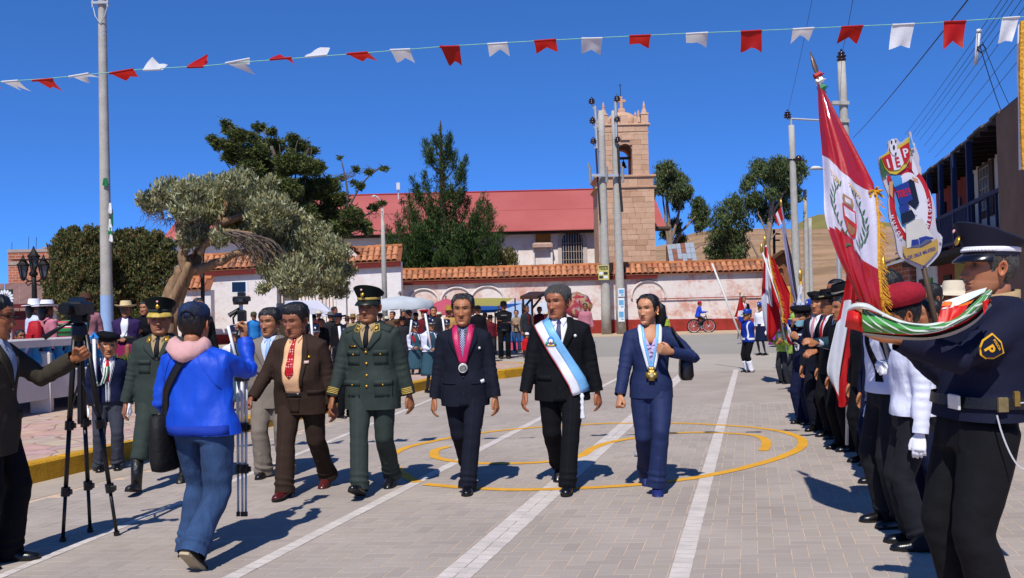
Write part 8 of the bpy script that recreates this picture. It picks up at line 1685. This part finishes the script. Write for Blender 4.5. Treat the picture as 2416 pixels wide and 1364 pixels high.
for (z,rx,ry) in ((1.0,.06,.03),(.97,.19,.10),(.86,.23,.15),(.72,.22,.15),(.63,.14,.09),(.61,.05,.03)):A.append([p.world((rx*math.cos(t)*(1+.05*math.sin(4*t)),.20+ry*math.sin(t),z)) for t in [2*math.pi*i/24 for i in range(24)]])
mb.grid(A,close=True)
def aguayo(n,l,b):
    tc=N(n,'TexCoord');sx=N(n,'SeparateXYZ');l.new(tc.outputs['Object'],sx.inputs[0]);m_=N(n,'Math',operation='MULTIPLY');m_.inputs[1].default_value=4.2;l.new(sx.outputs['Z'],m_.inputs[0]);f_=N(n,'Math',operation='FRACT');l.new(m_.outputs[0],f_.inputs[0])
    r=n.new('ShaderNodeValToRGB');r.color_ramp.interpolation='CONSTANT';e=r.color_ramp.elements
    for i,(p_,c_) in enumerate(((0,'#1f7a44'),(.22,'#c02a4a'),(.3,'#d8d4cc'),(.36,'#222018'),(.5,'#8a7a5c'),(.62,'#c8326a'),(.7,'#1f7a44'),(.85,'#3a2a22'))):
        if i >1:e.new(p_)
        e[i].position=p_;e[i].color=(*lin(c_),1)
    l.new(f_.outputs[0],r.inputs[0]);l.new(r.outputs[0],b.inputs['Base Color'])
mb.build('bundle_cloth',nodes_mat('striped_weaving',aguayo,.9),wb,smooth=True)
onlooker('person in brown hat and dusty rose jacket standing behind the black tripod',206,692,17.5,C_('dusty_rose_jacket','#9c6a72'),hd=20,hat=hb_(M_BRHAT,.16,.11),legs=M_MAROON,shirt=C_('green_shirt','#1f5c34'),lod=1)
onlooker('child in lilac jacket sitting low near the sunglasses man',48,778,14.6,M_LILACJ,hd=60,sit=True,H=1.25,legs=M_CHAR,lod=2)
p=onlooker('woman in purple cardigan, magenta skirt and cream hat sitting beside the blue footed pole',300,708,16.5,M_PURPLE,hd=8,hat=hb_(M_STRAW,.17,.10,None,.0),sit=True,H=1.62,skirt=M_MAG,lod=1,hL=(.08,-.30,.62),hR=(-.06,-.30,.64),shirt=M_WHITE,w=1.15)
hb2=thing('handbag','small black handbag on the lap of the woman in purple','handbag',p.world((.14,-.34,.62)));mb=MB();mb.cbox(p.world((.13,-.33,.60)),(.22,.10,.13),.03);mb.build('bag_body',M_BLACKPL,hb2);mb=MB();mb.tube([p.world((.05,-.33,.66)),p.world((.1,-.36,.76)),p.world((.2,-.33,.66))],.008,5);mb.build('handle',M_BLACKPL,hb2)
onlooker('girl with long black hair in a black jacket standing beside the woman in purple',346,712,17.3,M_BLACK,hd=-10,long=True,lod=1,face=dict(skin='#a06848',nose=.85),hL=(.05,-.25,1.12))
onlooker('man in black suit with red tie looking right behind the dark cap',472,704,15.5,M_BLACK,hd=28,lod=1,face=SK[1],shirt=M_WHITE,z0=PZ)
# back crowd, left to right
crowd=[
 ('man in camouflage cap and blue shirt behind the grey suited man',601,733,26,M_SKYC,M_CHAR,40,lambda p:p.ball_cap(C_('camouflage_cloth','#4a4a34')),{}),
 ('person in grey bucket hat and khaki top right of the grey suited man',664,716,22,M_KHAKI,M_CHAR,20,hb_(C_('pale_grey_hat','#a5a39a'),.15,.11,None,.03),{}),
 ('person in grey felt hat with pale band near the white tent',783,735,24,M_CHAR,M_CHAR,30,hb_(C_('grey_felt','#5d6062'),.16,.11,M_GREY),{}),
 ('woman in wide navy sun hat left of the middle officer',802,738,20.5,M_BLACK,M_CHAR,-20,hb_(M_SNAVY,.20,.11,None,.0,.03),{}),
 ('tall bare headed man turned right behind the navy sun hat',792,724,28,M_DGREY,M_CHAR,70,None,{}),
 ('person in tan knitted hat left of the middle officer',836,740,25,M_KHAKI,M_CHAR,0,hb_(C_('tan_felt','#80663c'),.13,.11,None,.02),{}),
 ('stooping person in brown flecked jacket under the white umbrella',930,735,25,C_('flecked_brown_knit','#5a4634'),M_CHAR,-30,None,{}),
 ('man in dark cap and black jacket under the edge of the white umbrella',968,728,24,M_BLACK,M_CHAR,20,lambda p:p.ball_cap(M_BLACK),{}),
 ('person in red knitted hat and maroon shawl behind the school guards',1004,727,23,M_MAROON,M_CHAR,-10,lambda p:p.beret(C_('red_knit','#8e1a26'),None,0),{}),
 ('girl with long black hair behind the school guards',1026,724,22,M_CHAR,M_CHAR,10,None,dict(long=True)),
 ('woman in straw hat and mustard shawl beside the navy suited man',1063,722,23,C_('mustard_shawl','#b08a52'),M_CHAR,0,hb_(C_('golden_straw','#a5803c'),.17,.13,None,.02),{}),
 ('man in black cap and dark shirt right behind the navy suited man',1131,718,24,M_BLACK,M_CHAR,10,lambda p:p.ball_cap(M_BLACK),dict(shirt=None)),
 ('woman in beige quilted jacket with crossed arms beside the man in black',1222,732,29,C_('beige_jacket','#8f7c68'),M_DENIM,-10,None,dict(hL=(-.08,-.24,1.12),hR=(.08,-.26,1.08))),
 ('woman with ponytail in grey cardigan over maroon by the dark board',1245,719,26.5,M_DGREY,M_CHAR,50,None,dict(shirt=M_MAROON,long=True)),
 ('woman in dark red coat smiling beside the grey haired man',1277,724,29,M_MAROON,M_CHAR,-10,None,{}),
 ('small child in red jacket and white hat low beside the black suit',1246,782,24.5,M_REDC,M_CHAR,10,hb_(M_SUNW,.13,.09,None,.02),dict(z0=0)),
 ('person behind the patterned umbrella in pink',1385,716,34,C_('pink_top','#b0707e'),M_CHAR,0,None,dict(z0=0)),
 ('child in yellow green top and blue helmet at the wall behind the woman in blue',1577,744,47,C_('lime_child_top','#8aa03a'),M_CHAR,0,lambda p:p.ball_cap(M_SKYC),dict(z0=0)),
 ('person in pink by the wall right behind the woman in blue',1566,718,49,C_('rose_top','#b0687a'),M_CHAR,0,None,dict(z0=0)),
 ('dark clad onlooker between the brown suited man and the middle officer',760,752,21,M_BLACK,M_CHAR,30,None,{}),
 ('onlooker in dark clothes left of the school guards',952,745,22,M_CHAR,M_CHAR,10,hb_(M_BLACK,.14,.10),{}),
]
_w=['in a black coat','in a charcoal jacket','in a brown poncho','in a maroon shawl','in a navy jacket','in a grey coat','in a khaki jacket'];_m=[M_BLACK,M_CHAR,C_('brown_poncho','#4a3426'),M_MAROON,M_SNAVY,M_DGREY,M_KHAKI]
_hh=[('bare headed',None),('with a black hat',hb_(M_BLACK,.15,.11)),('with a brown hat',hb_(M_BRHAT,.16,.11)),('with a dark cap',lambda p:p.ball_cap(M_BLACK)),('with a cream hat',hb_(M_CREAM,.16,.10))]
for i,(x,ty,Y) in enumerate(((690,740,27),(716,738,26),(742,741,24.5),(756,733,30),(822,745,27),(850,742,28),(866,736,30),(900,738,29),(916,745,26),(940,752,23.5),(956,734,29),(985,735,28),(1012,742,26),(1040,735,28),(1078,738,27),(1100,730,29),(1148,735,28),(1160,742,26.5),(1292,735,31),(1308,742,28),(1330,738,30))):
    crowd.append((['onlooker','spectator','standing person'][i % 3]+' '+_w[i % 7]+' '+_hh[(i*3) % 5][0]+', '+(['just behind','deep behind','further behind'][int(Y) % 3])+' the '+('brown suited man' if x <780 else 'middle officer' if x <905 else 'white umbrella' if x <960 else 'school guards' if x <1045 else 'navy suited man' if x <1180 else 'board shelter'),x,ty,Y,_m[i % 7],M_CHAR,(i*37) % 80-40,_hh[(i*3) % 5][1],{}))
for (lab,x,ty,Y,top_,legs,hd,hat,kw) in crowd:kw=dict(kw);onlooker(lab,x,ty,Y,top_,legs,hd,hat,**kw)
p=Person('man in black with cap and crossed arms standing at the corner of the pavement',(1191,846),709,4,lod=1,hat_h=.02,face=SK[0],hL=(-.10,-.26,1.12),hR=(.10,-.29,1.07),eL=(1,.0,-.6),eR=(-1,0,-.6),H=1.72,w=1.12);p.trousers(M_BLACK).shoes(C_('brown_shoe','#3a2c22'));p.jacket(M_BLACK,hem=.80);p.decal('grey_panel',[((-.2,1.08),(.2,1.08)),((-.2,.82),(.2,.82))],C_('dark_grey_panel','#3c3d41'),.004,6);p.decal('shirt_print',[((-.09,1.30),(.09,1.30)),((-.09,1.27),(.09,1.27))],M_GREY,.004,4);p.hair(vol=.006);p.ball_cap(M_BLACK);p.pshade(M_BLACKPL)
# school guards with white sticks
for i,(x,fy,ty,hd,lab,stk) in enumerate(((981,905,757,24,'school guard in slate pinafore and navy kepi, left of the front pair',((966,800),(971,755))),(1017,926,748,36,'school guard in slate pinafore and navy kepi, right of the front pair',((1018,830),(1003,740))),(1056,900,752,10,'school guard in navy kepi partly hidden behind the navy suited man',((1052,810),(1044,750))),
                                              (560,1000,765,30,'school guard with white stick hidden behind the photographer and the silver tripod',((558,850),(538,770))),(745,965,765,20,'school guard in dark cloak with white stick behind the brown suited man',((740,830),(733,742))),(815,985,772,40,'school guard in dark trousers between the brown suited man and the middle officer',((806,820),(800,770))))):
    p=Person(lab,(x,fy),ty,hd,'school guards with white sticks',lod=1,hat_h=.04,face=F_B,hs=1.22,w=1.0,legcol='#1c2233',hR=(-.10,-.24,1.02),hL=(.14,-.22,.98),handL='fist',handR='fist')
    if i <4:pinafore(p,M_PINA,.40)
    else:p.trousers(M_BLACK).shoes(M_BLACKSHOE);p.jacket(M_BLACK,hem=.8);p.decal('red_white_sash',[((.05,1.40),(.10,1.40)),((-.05,1.1),(0,1.1))],M_REDTIE,.008,2)
    if i <3:p.decal('red_white_ribbon',[((-.12,1.35),(-.06,1.35)),((-.09,1.15),(-.03,1.15))],M_REDTIE,.014,2);p.decal('white_braid',[((.05,1.38),(.08,1.38)),((.10,1.2),(.13,1.2))],M_WHITE,.014,2);p.decal('collar',[((-.08,1.43),(.08,1.43)),((-.05,1.38),(.05,1.38))],M_WHITE,.014,3)
    p.hair(front=.05,vol=.004);kepi(p,mat('navy_kepi','#141a38',.35,.1,9,0,40,0,.5),mat('chrome_visor','#8a8c92',.2,.1,9,0,40,.7))
    st=thing('white_stick','white parade stick held by '+['the left front school guard','the right front school guard','the guard behind the navy suited man','the guard behind the silver tripod','the cloaked guard behind the brown suited man','the guard beside the middle officer'][i],'stick',P(*stk[0],p.root.location.y-.2),'white parade sticks');mb=MB();mb.tube([P(*stk[0],p.root.location.y-.2),P(*stk[1],p.root.location.y-.15)],.020,8);mb.build('stick',M_WHITE,st,smooth=True)
st=thing('white_stick','white parade stick beside the child with the green white braid','stick',P(226,960,9.1),'white parade sticks');mb=MB();mb.tube([P(226,965,9.1),P(222,800,9.1)],.016,8);mb.build('stick',M_WHITE,st,smooth=True);mb=MB();q=P(222,792,9.1);mb.tube([q+V3_(-.03,0,-.03),q+V3_(0,0,.02),q+V3_(.03,0,-.03)],.02,6);mb.build('blue_bow',M_SKYC,st)
# ------------------------------------------------------------------ market umbrellas and stalls
def umbrella(lab,x,y,Y,r,h,m,under=None,tilt=(0,0),foot=PZ,ribs=8,name='market_umbrella',drop=.14):
    top_=P(x,y,Y);t=thing(name,lab,'umbrella',Vector((top_.x,Y,foot)));M=Matrix.Rotation(R(tilt[0]),3,'X')@Matrix.Rotation(R(tilt[1]),3,'Y');mb=MB();A=[]
    for (k,z) in ((.02,0),(.35,-h*.22),(.7,-h*.62),(1.,-h),(1.0,-h-drop)):
        A.append([top_+M@V3_(r*k*(1-.05*abs(math.sin(ribs/2*a))*(k >.5))*math.cos(a),r*k*(1-.05*abs(math.sin(ribs/2*a))*(k >.5))*math.sin(a),z+.04*abs(math.cos(ribs/2*a))*(k >.5)) for a in [2*math.pi*i/(ribs*4) for i in range(ribs*4)]])
    mb.grid(A,close=True);mb.build('canopy',m,t,smooth=True)
    for i in range(ribs):a=2*math.pi*i/ribs;mb=MB();mb.tube([top_+M@V3_(0,0,-.05),top_+M@V3_(r*.97*math.cos(a),r*.97*math.sin(a),-h)],.01,4);mb.build('rib',M_SILVERPL,t)
    mb=MB();mb.tube([Vector((top_.x,Y,foot)) if tilt == (0,0) else top_+M@V3_(0,0,-2.0),top_+M@V3_(0,0,.08)],.022,6);mb.build('pole',M_POLED,t);return t
M_UW=mat('white_canopy_cloth','#c9d0d8',.8,.06,3,.2,8,transl=.3);M_UP=mat('pink_canopy_cloth','#c4586c',.8,.08,3,.2,8,transl=.3)
umbrella('wide white market umbrella right of the middle officer',945,698,27,.95,.22,M_UW,drop=.2);umbrella('pink market umbrella left of the navy suited man',1052,704,29,.72,.42,M_UP)
def pat(n,l,b):
    tc=N(n,'TexCoord');v=N(n,'TexVoronoi',i_Scale=7.);l.new(tc.outputs['Object'],v.inputs['Vector']);c=mixc(n,l,.5,'#9c7a5c',v.outputs['Color']);t=N(n,'TexNoise',i_Scale=3.);l.new(tc.outputs['Object'],t.inputs['Vector'])
    l.new(mixc(n,l,ramp(n,l,t.outputs[0],[(.45,0.),(.55,1.)]),mixc(n,l,.65,c,'#8d6a52'),'#8a2a3a'),b.inputs['Base Color'])
umbrella('tilted patterned red and tan parasol behind the grey haired man',1366,712,38,.62,.22,nodes_mat('patterned_canopy',pat,.8),tilt=(58,10),foot=0)
def tarp(lab,pts,Y,m,posts=True,name='market_tarp',sag=.05):
    q=[P(x,y,Y+dy) for x,y,dy in pts];t=thing(name,lab,'awning',Vector((sum(p.x for p in q)/4,Y,0)));mb=MB();A=[]
    for j in range(9):
        A.append([((q[0]*(1-i/12)+q[1]*(i/12))*(1-j/8)+(q[3]*(1-i/12)+q[2]*(i/12))*(j/8))-V3_(0,0,sag*math.sin(math.pi*i/12)*math.sin(math.pi*j/8)) for i in range(13)])
    mb.grid(A);mb.build('tarp_sheet',m,t,smooth=True)
    if posts:
        for p_ in q:mb=MB();mb.tube([(p_.x,p_.y,0),p_],.025,6);mb.build('post',M_POLED,t)
    return t
tarp('olive yellow market tarp above the man in the black cap',((1066,722,-1),(1175,722,-1),(1215,703,1.5),(1078,704,1.5)),30,mat('olive_tarp','#a39a4e',.8,.1,3,.2,8,transl=.2))
tarp('deep blue market tarp under the olive one',((1085,742,-.5),(1168,737,-.5),(1232,716,1.),(1110,720,1.)),31.5,mat('blue_tarp','#1f4f96',.7,.1,3,.2,8,transl=.2));tarp('pale blue tarp behind the man in black with crossed arms',((1178,770,-.3),(1262,765,-.3),(1255,706,.5),(1205,712,.5)),33,mat('pale_blue_tarp','#9fb6d6',.8,.06,3,.2,8,transl=.3),posts=False);tarp('white stall cover left of the grey haired man',((1262,740,-.5),(1320,740,-.5),(1322,712,.8),(1278,712,.8)),34,M_UW)
tt=thing('party_tent','small white peaked party tent in front of the iron gate','tent',Vector((P(725,800,33).x,33,PZ)));M_TENT=mat('tent_fabric','#d9d9e6',.8,.04,3,.15,6,transl=.25)
T=lambda x,y,dy:P(x,y,33+dy)
for pts in (((672,710,-1.2),(700,709,0),(752,709,0),(782,738,-1.2)),((672,710,-1.2),(782,738,-1.2),(782,745,-1.22),(672,756,-1.22)),((782,738,-1.2),(752,709,0),(752,709,.6),(790,735,1.4)),((672,756,-1.22),(704,753,-1.2),(704,800,-1.2),(672,800,-1.2))):mb=MB();mb.prism([T(*q) for q in pts],(0,.02,-.01));mb.build('tent_panel',M_TENT,tt)
for x,dy in ((674,-1.2),(780,-1.2),(786,1.3)):mb=MB();q=T(x,740,dy);mb.tube([(q.x,q.y,0),q],.03,6);mb.build('tent_pole',M_SILVERPL,tt)
bd=thing('board_shelter','dark brown slanting board roof on two posts beside the grey haired man','shelter',Vector((P(1260,800,28.5).x,28.5,0)));q=[P(1227,706,28),P(1268,706,28),P(1293,694,29.5),P(1250,695,29.5)];mb=MB();mb.prism(q,(0,0,.09));mb.build('board',mat('dark_board','#3a2419',.7,.2,5),bd)
for x in (1234,1255):mb=MB();p_=P(x,705,28.4);mb.beam((p_.x,28.4,0),p_,.07);mb.beam(p_-V3_(0,0,.3),p_+V3_(.28,.3,.02),.05);mb.build('post',M_POLED,bd)
ct=thing('market_cart','bright blue market counter behind the man in black','cart',Vector((P(1222,820,30).x,30,0)));mb=MB();mb.cbox(P(1225,786,30.5),(1.25,.7,.5),.02);mb.build('counter',mat('bright_blue_paint','#1f62b8',.6,.1,4),ct)
for x in (1182,1266):mb=MB();p_=P(x,800,30.3);mb.beam((p_.x,30.3,0),(p_.x,30.3,.8),.06);mb.build('leg',M_POLED,ct)
mb=MB();mb.cbox(P(1225,808,30.2),(.9,.04,.45),.01);mb.build('pink_skirt',mat('pink_plastic','#c24a6e',.6,.1,4),ct)
# ------------------------------------------------------------------ cyclist
BYY=49.;bl_=P(1637,768,BYY);br2=P(1672,768,BYY);wr_=15/FPX*BYY*1.02;g_=wr_
bc=thing('bicycle','small dark bicycle ridden along the wall by a boy in a blue jacket','bicycle',((bl_.x+br2.x)/2,BYY,0));M_TYRE=mat('tyre_rubber','#141314',.8,.1,9)
bl_=Vector((bl_.x,BYY,wr_));br2=Vector((br2.x,BYY,wr_))
for c in (bl_,br2):
    mb=MB();mb.tube([c+V3_(wr_*math.cos(t),0,wr_*math.sin(t)) for t in [2*math.pi*i/28 for i in range(29)]],.035,6,cap=False);o=mb.build('wheel',M_TYRE,bc,smooth=True);mb=MB();mb.tube([c+V3_(wr_*.9*math.cos(t),0,wr_*.9*math.sin(t)) for t in [2*math.pi*i/28 for i in range(29)]],.015,5,cap=False)
    for i in range(14):t=2*math.pi*i/14;mb.tube([c,c+V3_(wr_*.9*math.cos(t),0,wr_*.9*math.sin(t))],.005,3)
    mb.tube([c-V3_(0,.05,0),c+V3_(0,.05,0)],.04,6);mb.build('rim',M_SILVERPL,o)
bb_=bl_.lerp(br2,.42)+V3_(0,0,-.02);seat=bl_.lerp(br2,.30)+V3_(0,0,.42);hd_=br2+V3_(-.14,0,.52);mb=MB()
for a,b in ((bb_,seat),(bb_,hd_),(seat-V3_(0,0,.06),hd_),(bl_,bb_),(bl_,seat-V3_(0,0,.08)),(hd_+V3_(0,0,.1),br2)):mb.tube([a,b],.022,6)
mb.build('frame',mat('bike_frame_paint','#26262c',.4,.1,6),bc);mb=MB();mb.tube([seat+V3_(-.12,0,.04),seat+V3_(.14,0,.05)],[(.07,.03),(.03,.025)],8);mb.build('saddle',M_BLACKPL,bc);mb=MB();hb3=hd_+V3_(.0,0,.16);mb.tube([hb3+V3_(-.02,-.28,.04),hb3,hb3+V3_(-.02,.28,.04)],.018,6);mb.build('handlebar',M_BLACKPL,bc);mb=MB();mb.tube([bb_+V3_(0,-.08,0),bb_+V3_(.1,-.1,-.14)],.015,5);mb.tube([bb_+V3_(0,.08,0),bb_+V3_(-.1,.1,.14)],.015,5);mb.lathe([(.09,-.01),(.09,.01)],bb_,12,M=Matrix.Rotation(R(90),3,'X'));mb.build('crank',M_SILVERPL,bc)
p=Person('boy in blue jacket and red cap riding the bicycle along the wall',(1647,780),707,90,lod=1,hat_h=.02,face=SK[1],dY=BYY,H=1.56,hs=1.2,lean=(0,-.22),pelvis=.06,fL=(.09,-.20,.36,0),fR=(-.09,-.04,.52,10),hLw=hb3+V3_(-.02,.24,.06),hRw=hb3+V3_(-.02,-.24,.06),eL=(.3,.2,-1),eR=(-.3,.2,-1),handL='fist',handR='fist',thL=(-1,0,0),thR=(1,0,0))
p.trousers(M_DGREY).shoes(M_BLACKSHOE);p.jacket(mat('bright_blue_jacket','#1740c0',.6,.1,6,.3,14),hem=.86,amp=.006);p.decal('black_yoke',[((-.17,1.40),(.17,1.40)),((-.2,1.25),(.2,1.25))],M_BLACK,.006,5);p.hair(vol=.006);p.ball_cap(M_REDC)
# ================================================================== tripods and cameras
tb=thing('tripod','black camera tripod with spread legs and long pan handle at the left','tripod',G(213,1256));K=6.35
TOPT=P(187,770,K)
def tleg(par,top,foot,m,mc,r=.016,joints=(.42,.74)):
    top,foot=Vector(top),Vector(foot);mb=MB();d=foot-top;mb.tube([top,top+d*joints[0]],r,8);mb.tube([top+d*joints[0],top+d*joints[1]],r*.82,8);mb.tube([top+d*joints[1],foot],r*.66,8);o=mb.build('leg',m,par,smooth=True)
    for j in joints:mb=MB();c=top+d*j;dd=d.normalized();mb.tube([c-dd*.03,c+dd*.03],r*1.55,10);mb.cbox(c+V3_(r*1.6,-.01,0),(.03,.03,.035),.005);mb.build('leg_clamp',mc,o)
    mb=MB();mb.tube([foot-d.normalized()*.03,foot],r*1.1,8);mb.build('rubber_foot',M_BLACKPL,o)
for (tx,fx,fy) in ((176,148,1278),(190,213,1256),(204,276,1264)):tleg(tb,P(tx,790,K+(0 if fx != 213 else .12)),G(fx,fy),M_BLACKPL,MATS['black_plastic'],.019,(.44,.76))
mb=MB();mb.tube([P(189,1000,K),P(188,740,K)],.018,8);mb.build('centre_column',M_BLACKPL,tb);mb=MB();mb.lathe([(.03,-.10),(.055,-.06),(.05,0),(.03,.03)],TOPT,12);mb.build('shoulder_hub',M_BLACKPL,tb)
for (x0,y0,x1,y1) in ((189,935,160,985),(190,935,231,985)):mb=MB();mb.tube([P(x0,y0-40,K),P(x1,y1,K)],.008,6);mb.build('brace',M_BLACKPL,tb)
mb=MB();hc_=P(189,750,K);mb.cbox(hc_,(.075,.09,.07),.01);mb.tube([hc_+V3_(-.05,0,0),hc_+V3_(.06,0,0)],.028,10);mb.cbox(hc_+V3_(0,0,.05),(.10,.11,.03),.006);mb.build('tripod_head',M_BLACKPL,tb);mb=MB();mb.tube([hc_,P(150,768,K-.05),P(104,797,K-.08)],[.010,.011,.019],8);mb.build('pan_handle',M_BLACKPL,tb,smooth=True)
vc=thing('video_camera','small black video camera with flip screen on the black tripod','camera',P(190,735,K));c=P(186,728,K);mb=MB();mb.cbox(c,(.12,.20,.09),.015);mb.lathe([(.035,0),(.04,.03),(.038,.08),(.03,.08)],c+V3_(-.02,-.10,0),14,M=Matrix.Rotation(R(90),3,'X'));mb.build('camera_body',M_BLACKPL,vc);sc=MB();sc.cbox(P(182,714,K-.02),(.10,.012,.075),.004,.4);sc.build('flip_screen',mat('dark_screen','#101317',.15,.1,4,0,40,0,.6),vc)
# silver tripod held by the photographer
ts=thing('tripod','silver tripod with folded legs carried upright by the photographer','tripod',P(572,1222,6.45));K2=6.45
for (tx,bx,dy) in ((561,562,.02),(571,572,-.02),(581,580,.02)):tleg(ts,P(tx,890,K2+dy),P(bx,1218,K2+dy),M_SILVERPL,M_BLACKPL,.0125,(.36,.66))
mb=MB();mb.tube([P(571,900,K2),P(569,742,K2),P(568,694,K2)],.014,8);mb.build('centre_column',M_SILVERPL,ts,smooth=True);mb=MB();mb.lathe([(.022,-.07),(.04,-.05),(.045,.0),(.03,.03)],P(570,790,K2),10);mb.cbox(P(571,745,K2),(.05,.055,.08),.01);mb.lathe([(.05,0),(.055,.02),(.05,.04)],P(568,712,K2)-V3_(0,0,.02),12);mb.cbox(P(570,705,K2),(.11,.06,.035),.008);mb.build('tripod_head',M_BLACKPL,ts);mb=MB();mb.cbox(P(571,890,K2),(.085,.07,.05),.01);mb.build('leg_collar',M_BLACKPL,ts)
mb=MB();mb.tube([P(566,728,K2),P(540,745,K2-.03)],[.011,.017],8);mb.tube([P(562,735,K2),P(550,750,K2),P(552,765,K2)],.007,6);mb.build('pan_handle',M_BLACKPL,ts)
ph=thing('phone','white phone clamped sideways on top of the silver tripod','phone',P(565,690,K2));mb=MB();mb.cbox(P(565,677,K2),(40/FPX*K2,.009,27/FPX*K2),.001);mb.build('phone_case',mat('white_phone_plastic','#d8dade',.35,.02,4),ph);mb=MB();mb.cbox(P(564,677,K2)-V3_(0,.0056,0),(32/FPX*K2,.002,23/FPX*K2),.0005);mb.build('screen',mat('phone_screen','#0b1020',.12,.05,4,0,40,0,.6),ph);mb=MB();mb.cbox(P(570,694,K2),(.05,.03,.03),.005);mb.build('clamp',M_BLACKPL,ph)
# ------------------------------------------------------------------ bunting across the street
BUN=8.05;bt_=thing('bunting','string of red and white swallow tailed plastic pennants stretched across the street','bunting',P(1208,105,BUN));PT=[mat('pennant_red_plastic','#c01a14',.45,.06,6,.15,12,0,.4,transl=.45),mat('pennant_white_plastic','#dcdde2',.45,.04,6,.15,12,0,.4,transl=.35)]
strp=[(-60,200),(0,193),(110,186),(240,173),(330,164),(480,156),(600,145),(760,133),(900,122),(1060,109),(1210,100),(1400,90),(1600,80),(1800,72),(2000,63),(2200,54),(2416,40),(2480,36)]
mb=MB();mb.tube([P(x,y,BUN) for x,y in strp],.0042,5,cap=False);mb.build('string',mat('green_white_string','#7fb8a4',.6,.2,30),bt_)
fl=[(1,(5,193),(43,190),(72,215),(42,205),(48,213)),(0,(77,190),(125,186),(148,219),(125,205),(120,208)),(1,(163,181),(210,173),(238,185),(205,182),(215,195)),(0,(258,173),(315,163),(330,183),(305,180),(300,192)),(1,(338,165),(380,163),(397,156),(375,150),(360,133)),(0,(442,158),(480,157),(490,150),(489,142),(489,123)),(1,(532,149),(590,138),(588,150),(583,155),(600,175)),(0,(637,140),(688,136),(697,156),(682,140),(660,126)),(1,(720,134),(770,129),(779,115),(755,113),(740,118)),(0,(818,127),(868,123),(893,145),(865,137),(858,146)),(1,(920,118),(968,116),(980,152),(955,135),(937,148)),(0,(1037,110),(1085,109),(1090,158),(1072,147),(1060,152)),(1,(1150,104),(1197,101),(1203,132),(1180,120),(1155,132)),(0,(1260,97),(1312,93),(1317,123),(1290,112),(1266,126)),(1,(1372,91),(1421,90),(1417,133),(1396,118),(1371,125)),(0,(1485,85),(1535,83),(1530,116),(1510,104),(1484,106)),(1,(1618,80),(1670,77),(1665,115),(1645,98),(1618,102)),(0,(1748,75),(1797,72),(1797,128),(1772,113),(1747,121)),(1,(1870,69),(1920,66),(1909,96),(1886,87),(1866,101)),(0,(1985,64),(2036,61),(2023,103),(2001,89),(1975,103)),(1,(2105,59),(2157,56),(2147,116),(2125,107),(2097,115)),(0,(2227,52),(2279,50),(2271,116),(2250,98),(2223,117)),(1,(2365,43),(2405,40),(2385,100),(2375,95),(2352,105)),(0,(-30,200),(-6,196),(10,214),(-8,206),(-20,222))]
for k,(cidx,A_,B_,TB,NT,TA) in enumerate(fl):
    hgt=abs((TA[1]+TB[1])/2-(A_[1]+B_[1])/2);full=52.;dep=math.sqrt(max(0,full**2-hgt**2))/FPX*BUN*random.choice((1,));a,b=P(*A_,BUN),P(*B_,BUN);ta,nt,tb_=P(*TA,BUN+dep),P(*NT,BUN+dep*.75),P(*TB,BUN+dep*random.uniform(.7,1.1));mb=MB();rows=[]
    for j in range(7):
        t=j/6;l_,r_=a.lerp(ta,t),b.lerp(tb_,t);m_=(a+b)/2;m_=m_.lerp(nt,t);w=.012*math.sin(t*3.1+k);row=[]
        for i in range(9):u=i/8;q=(l_.lerp(m_,u*2) if u <.5 else m_.lerp(r_,(u-.5)*2));row.append(q+V3_(0,.018*math.sin(u*6+t*2+k)*t,w*math.sin(u*4+k)))
        rows.append(row)
    mb.grid(rows);mb.build('pennant',PT[cidx],bt_,smooth=True)
    mb=MB();d_=(b-a);mb.tube([a-V3_(0,.004,.004),b-V3_(0,.004,.004)],.011,5);mb.build('pennant_hem',PT[cidx],bt_)
# ------------------------------------------------------------------ small litter on the street
cp=thing('plastic_cup','crushed clear plastic cup lying on the paving left of the woman in blue','cup',G(1506,1078));c=G(1506,1078)+V3_(0,0,.03);mb=MB();mb.lathe([(.022,-.04),(.030,.0),(.035,.045),(.036,.05)],c,12,M=Matrix.Rotation(R(80),3,'Y')@Matrix.Rotation(.4,3,'X'),sx=.8);mb.build('cup_body',mat('clear_plastic','#c5c8cf',.2,.05,9,.2,20,0,.6,transl=.4),cp,smooth=True)
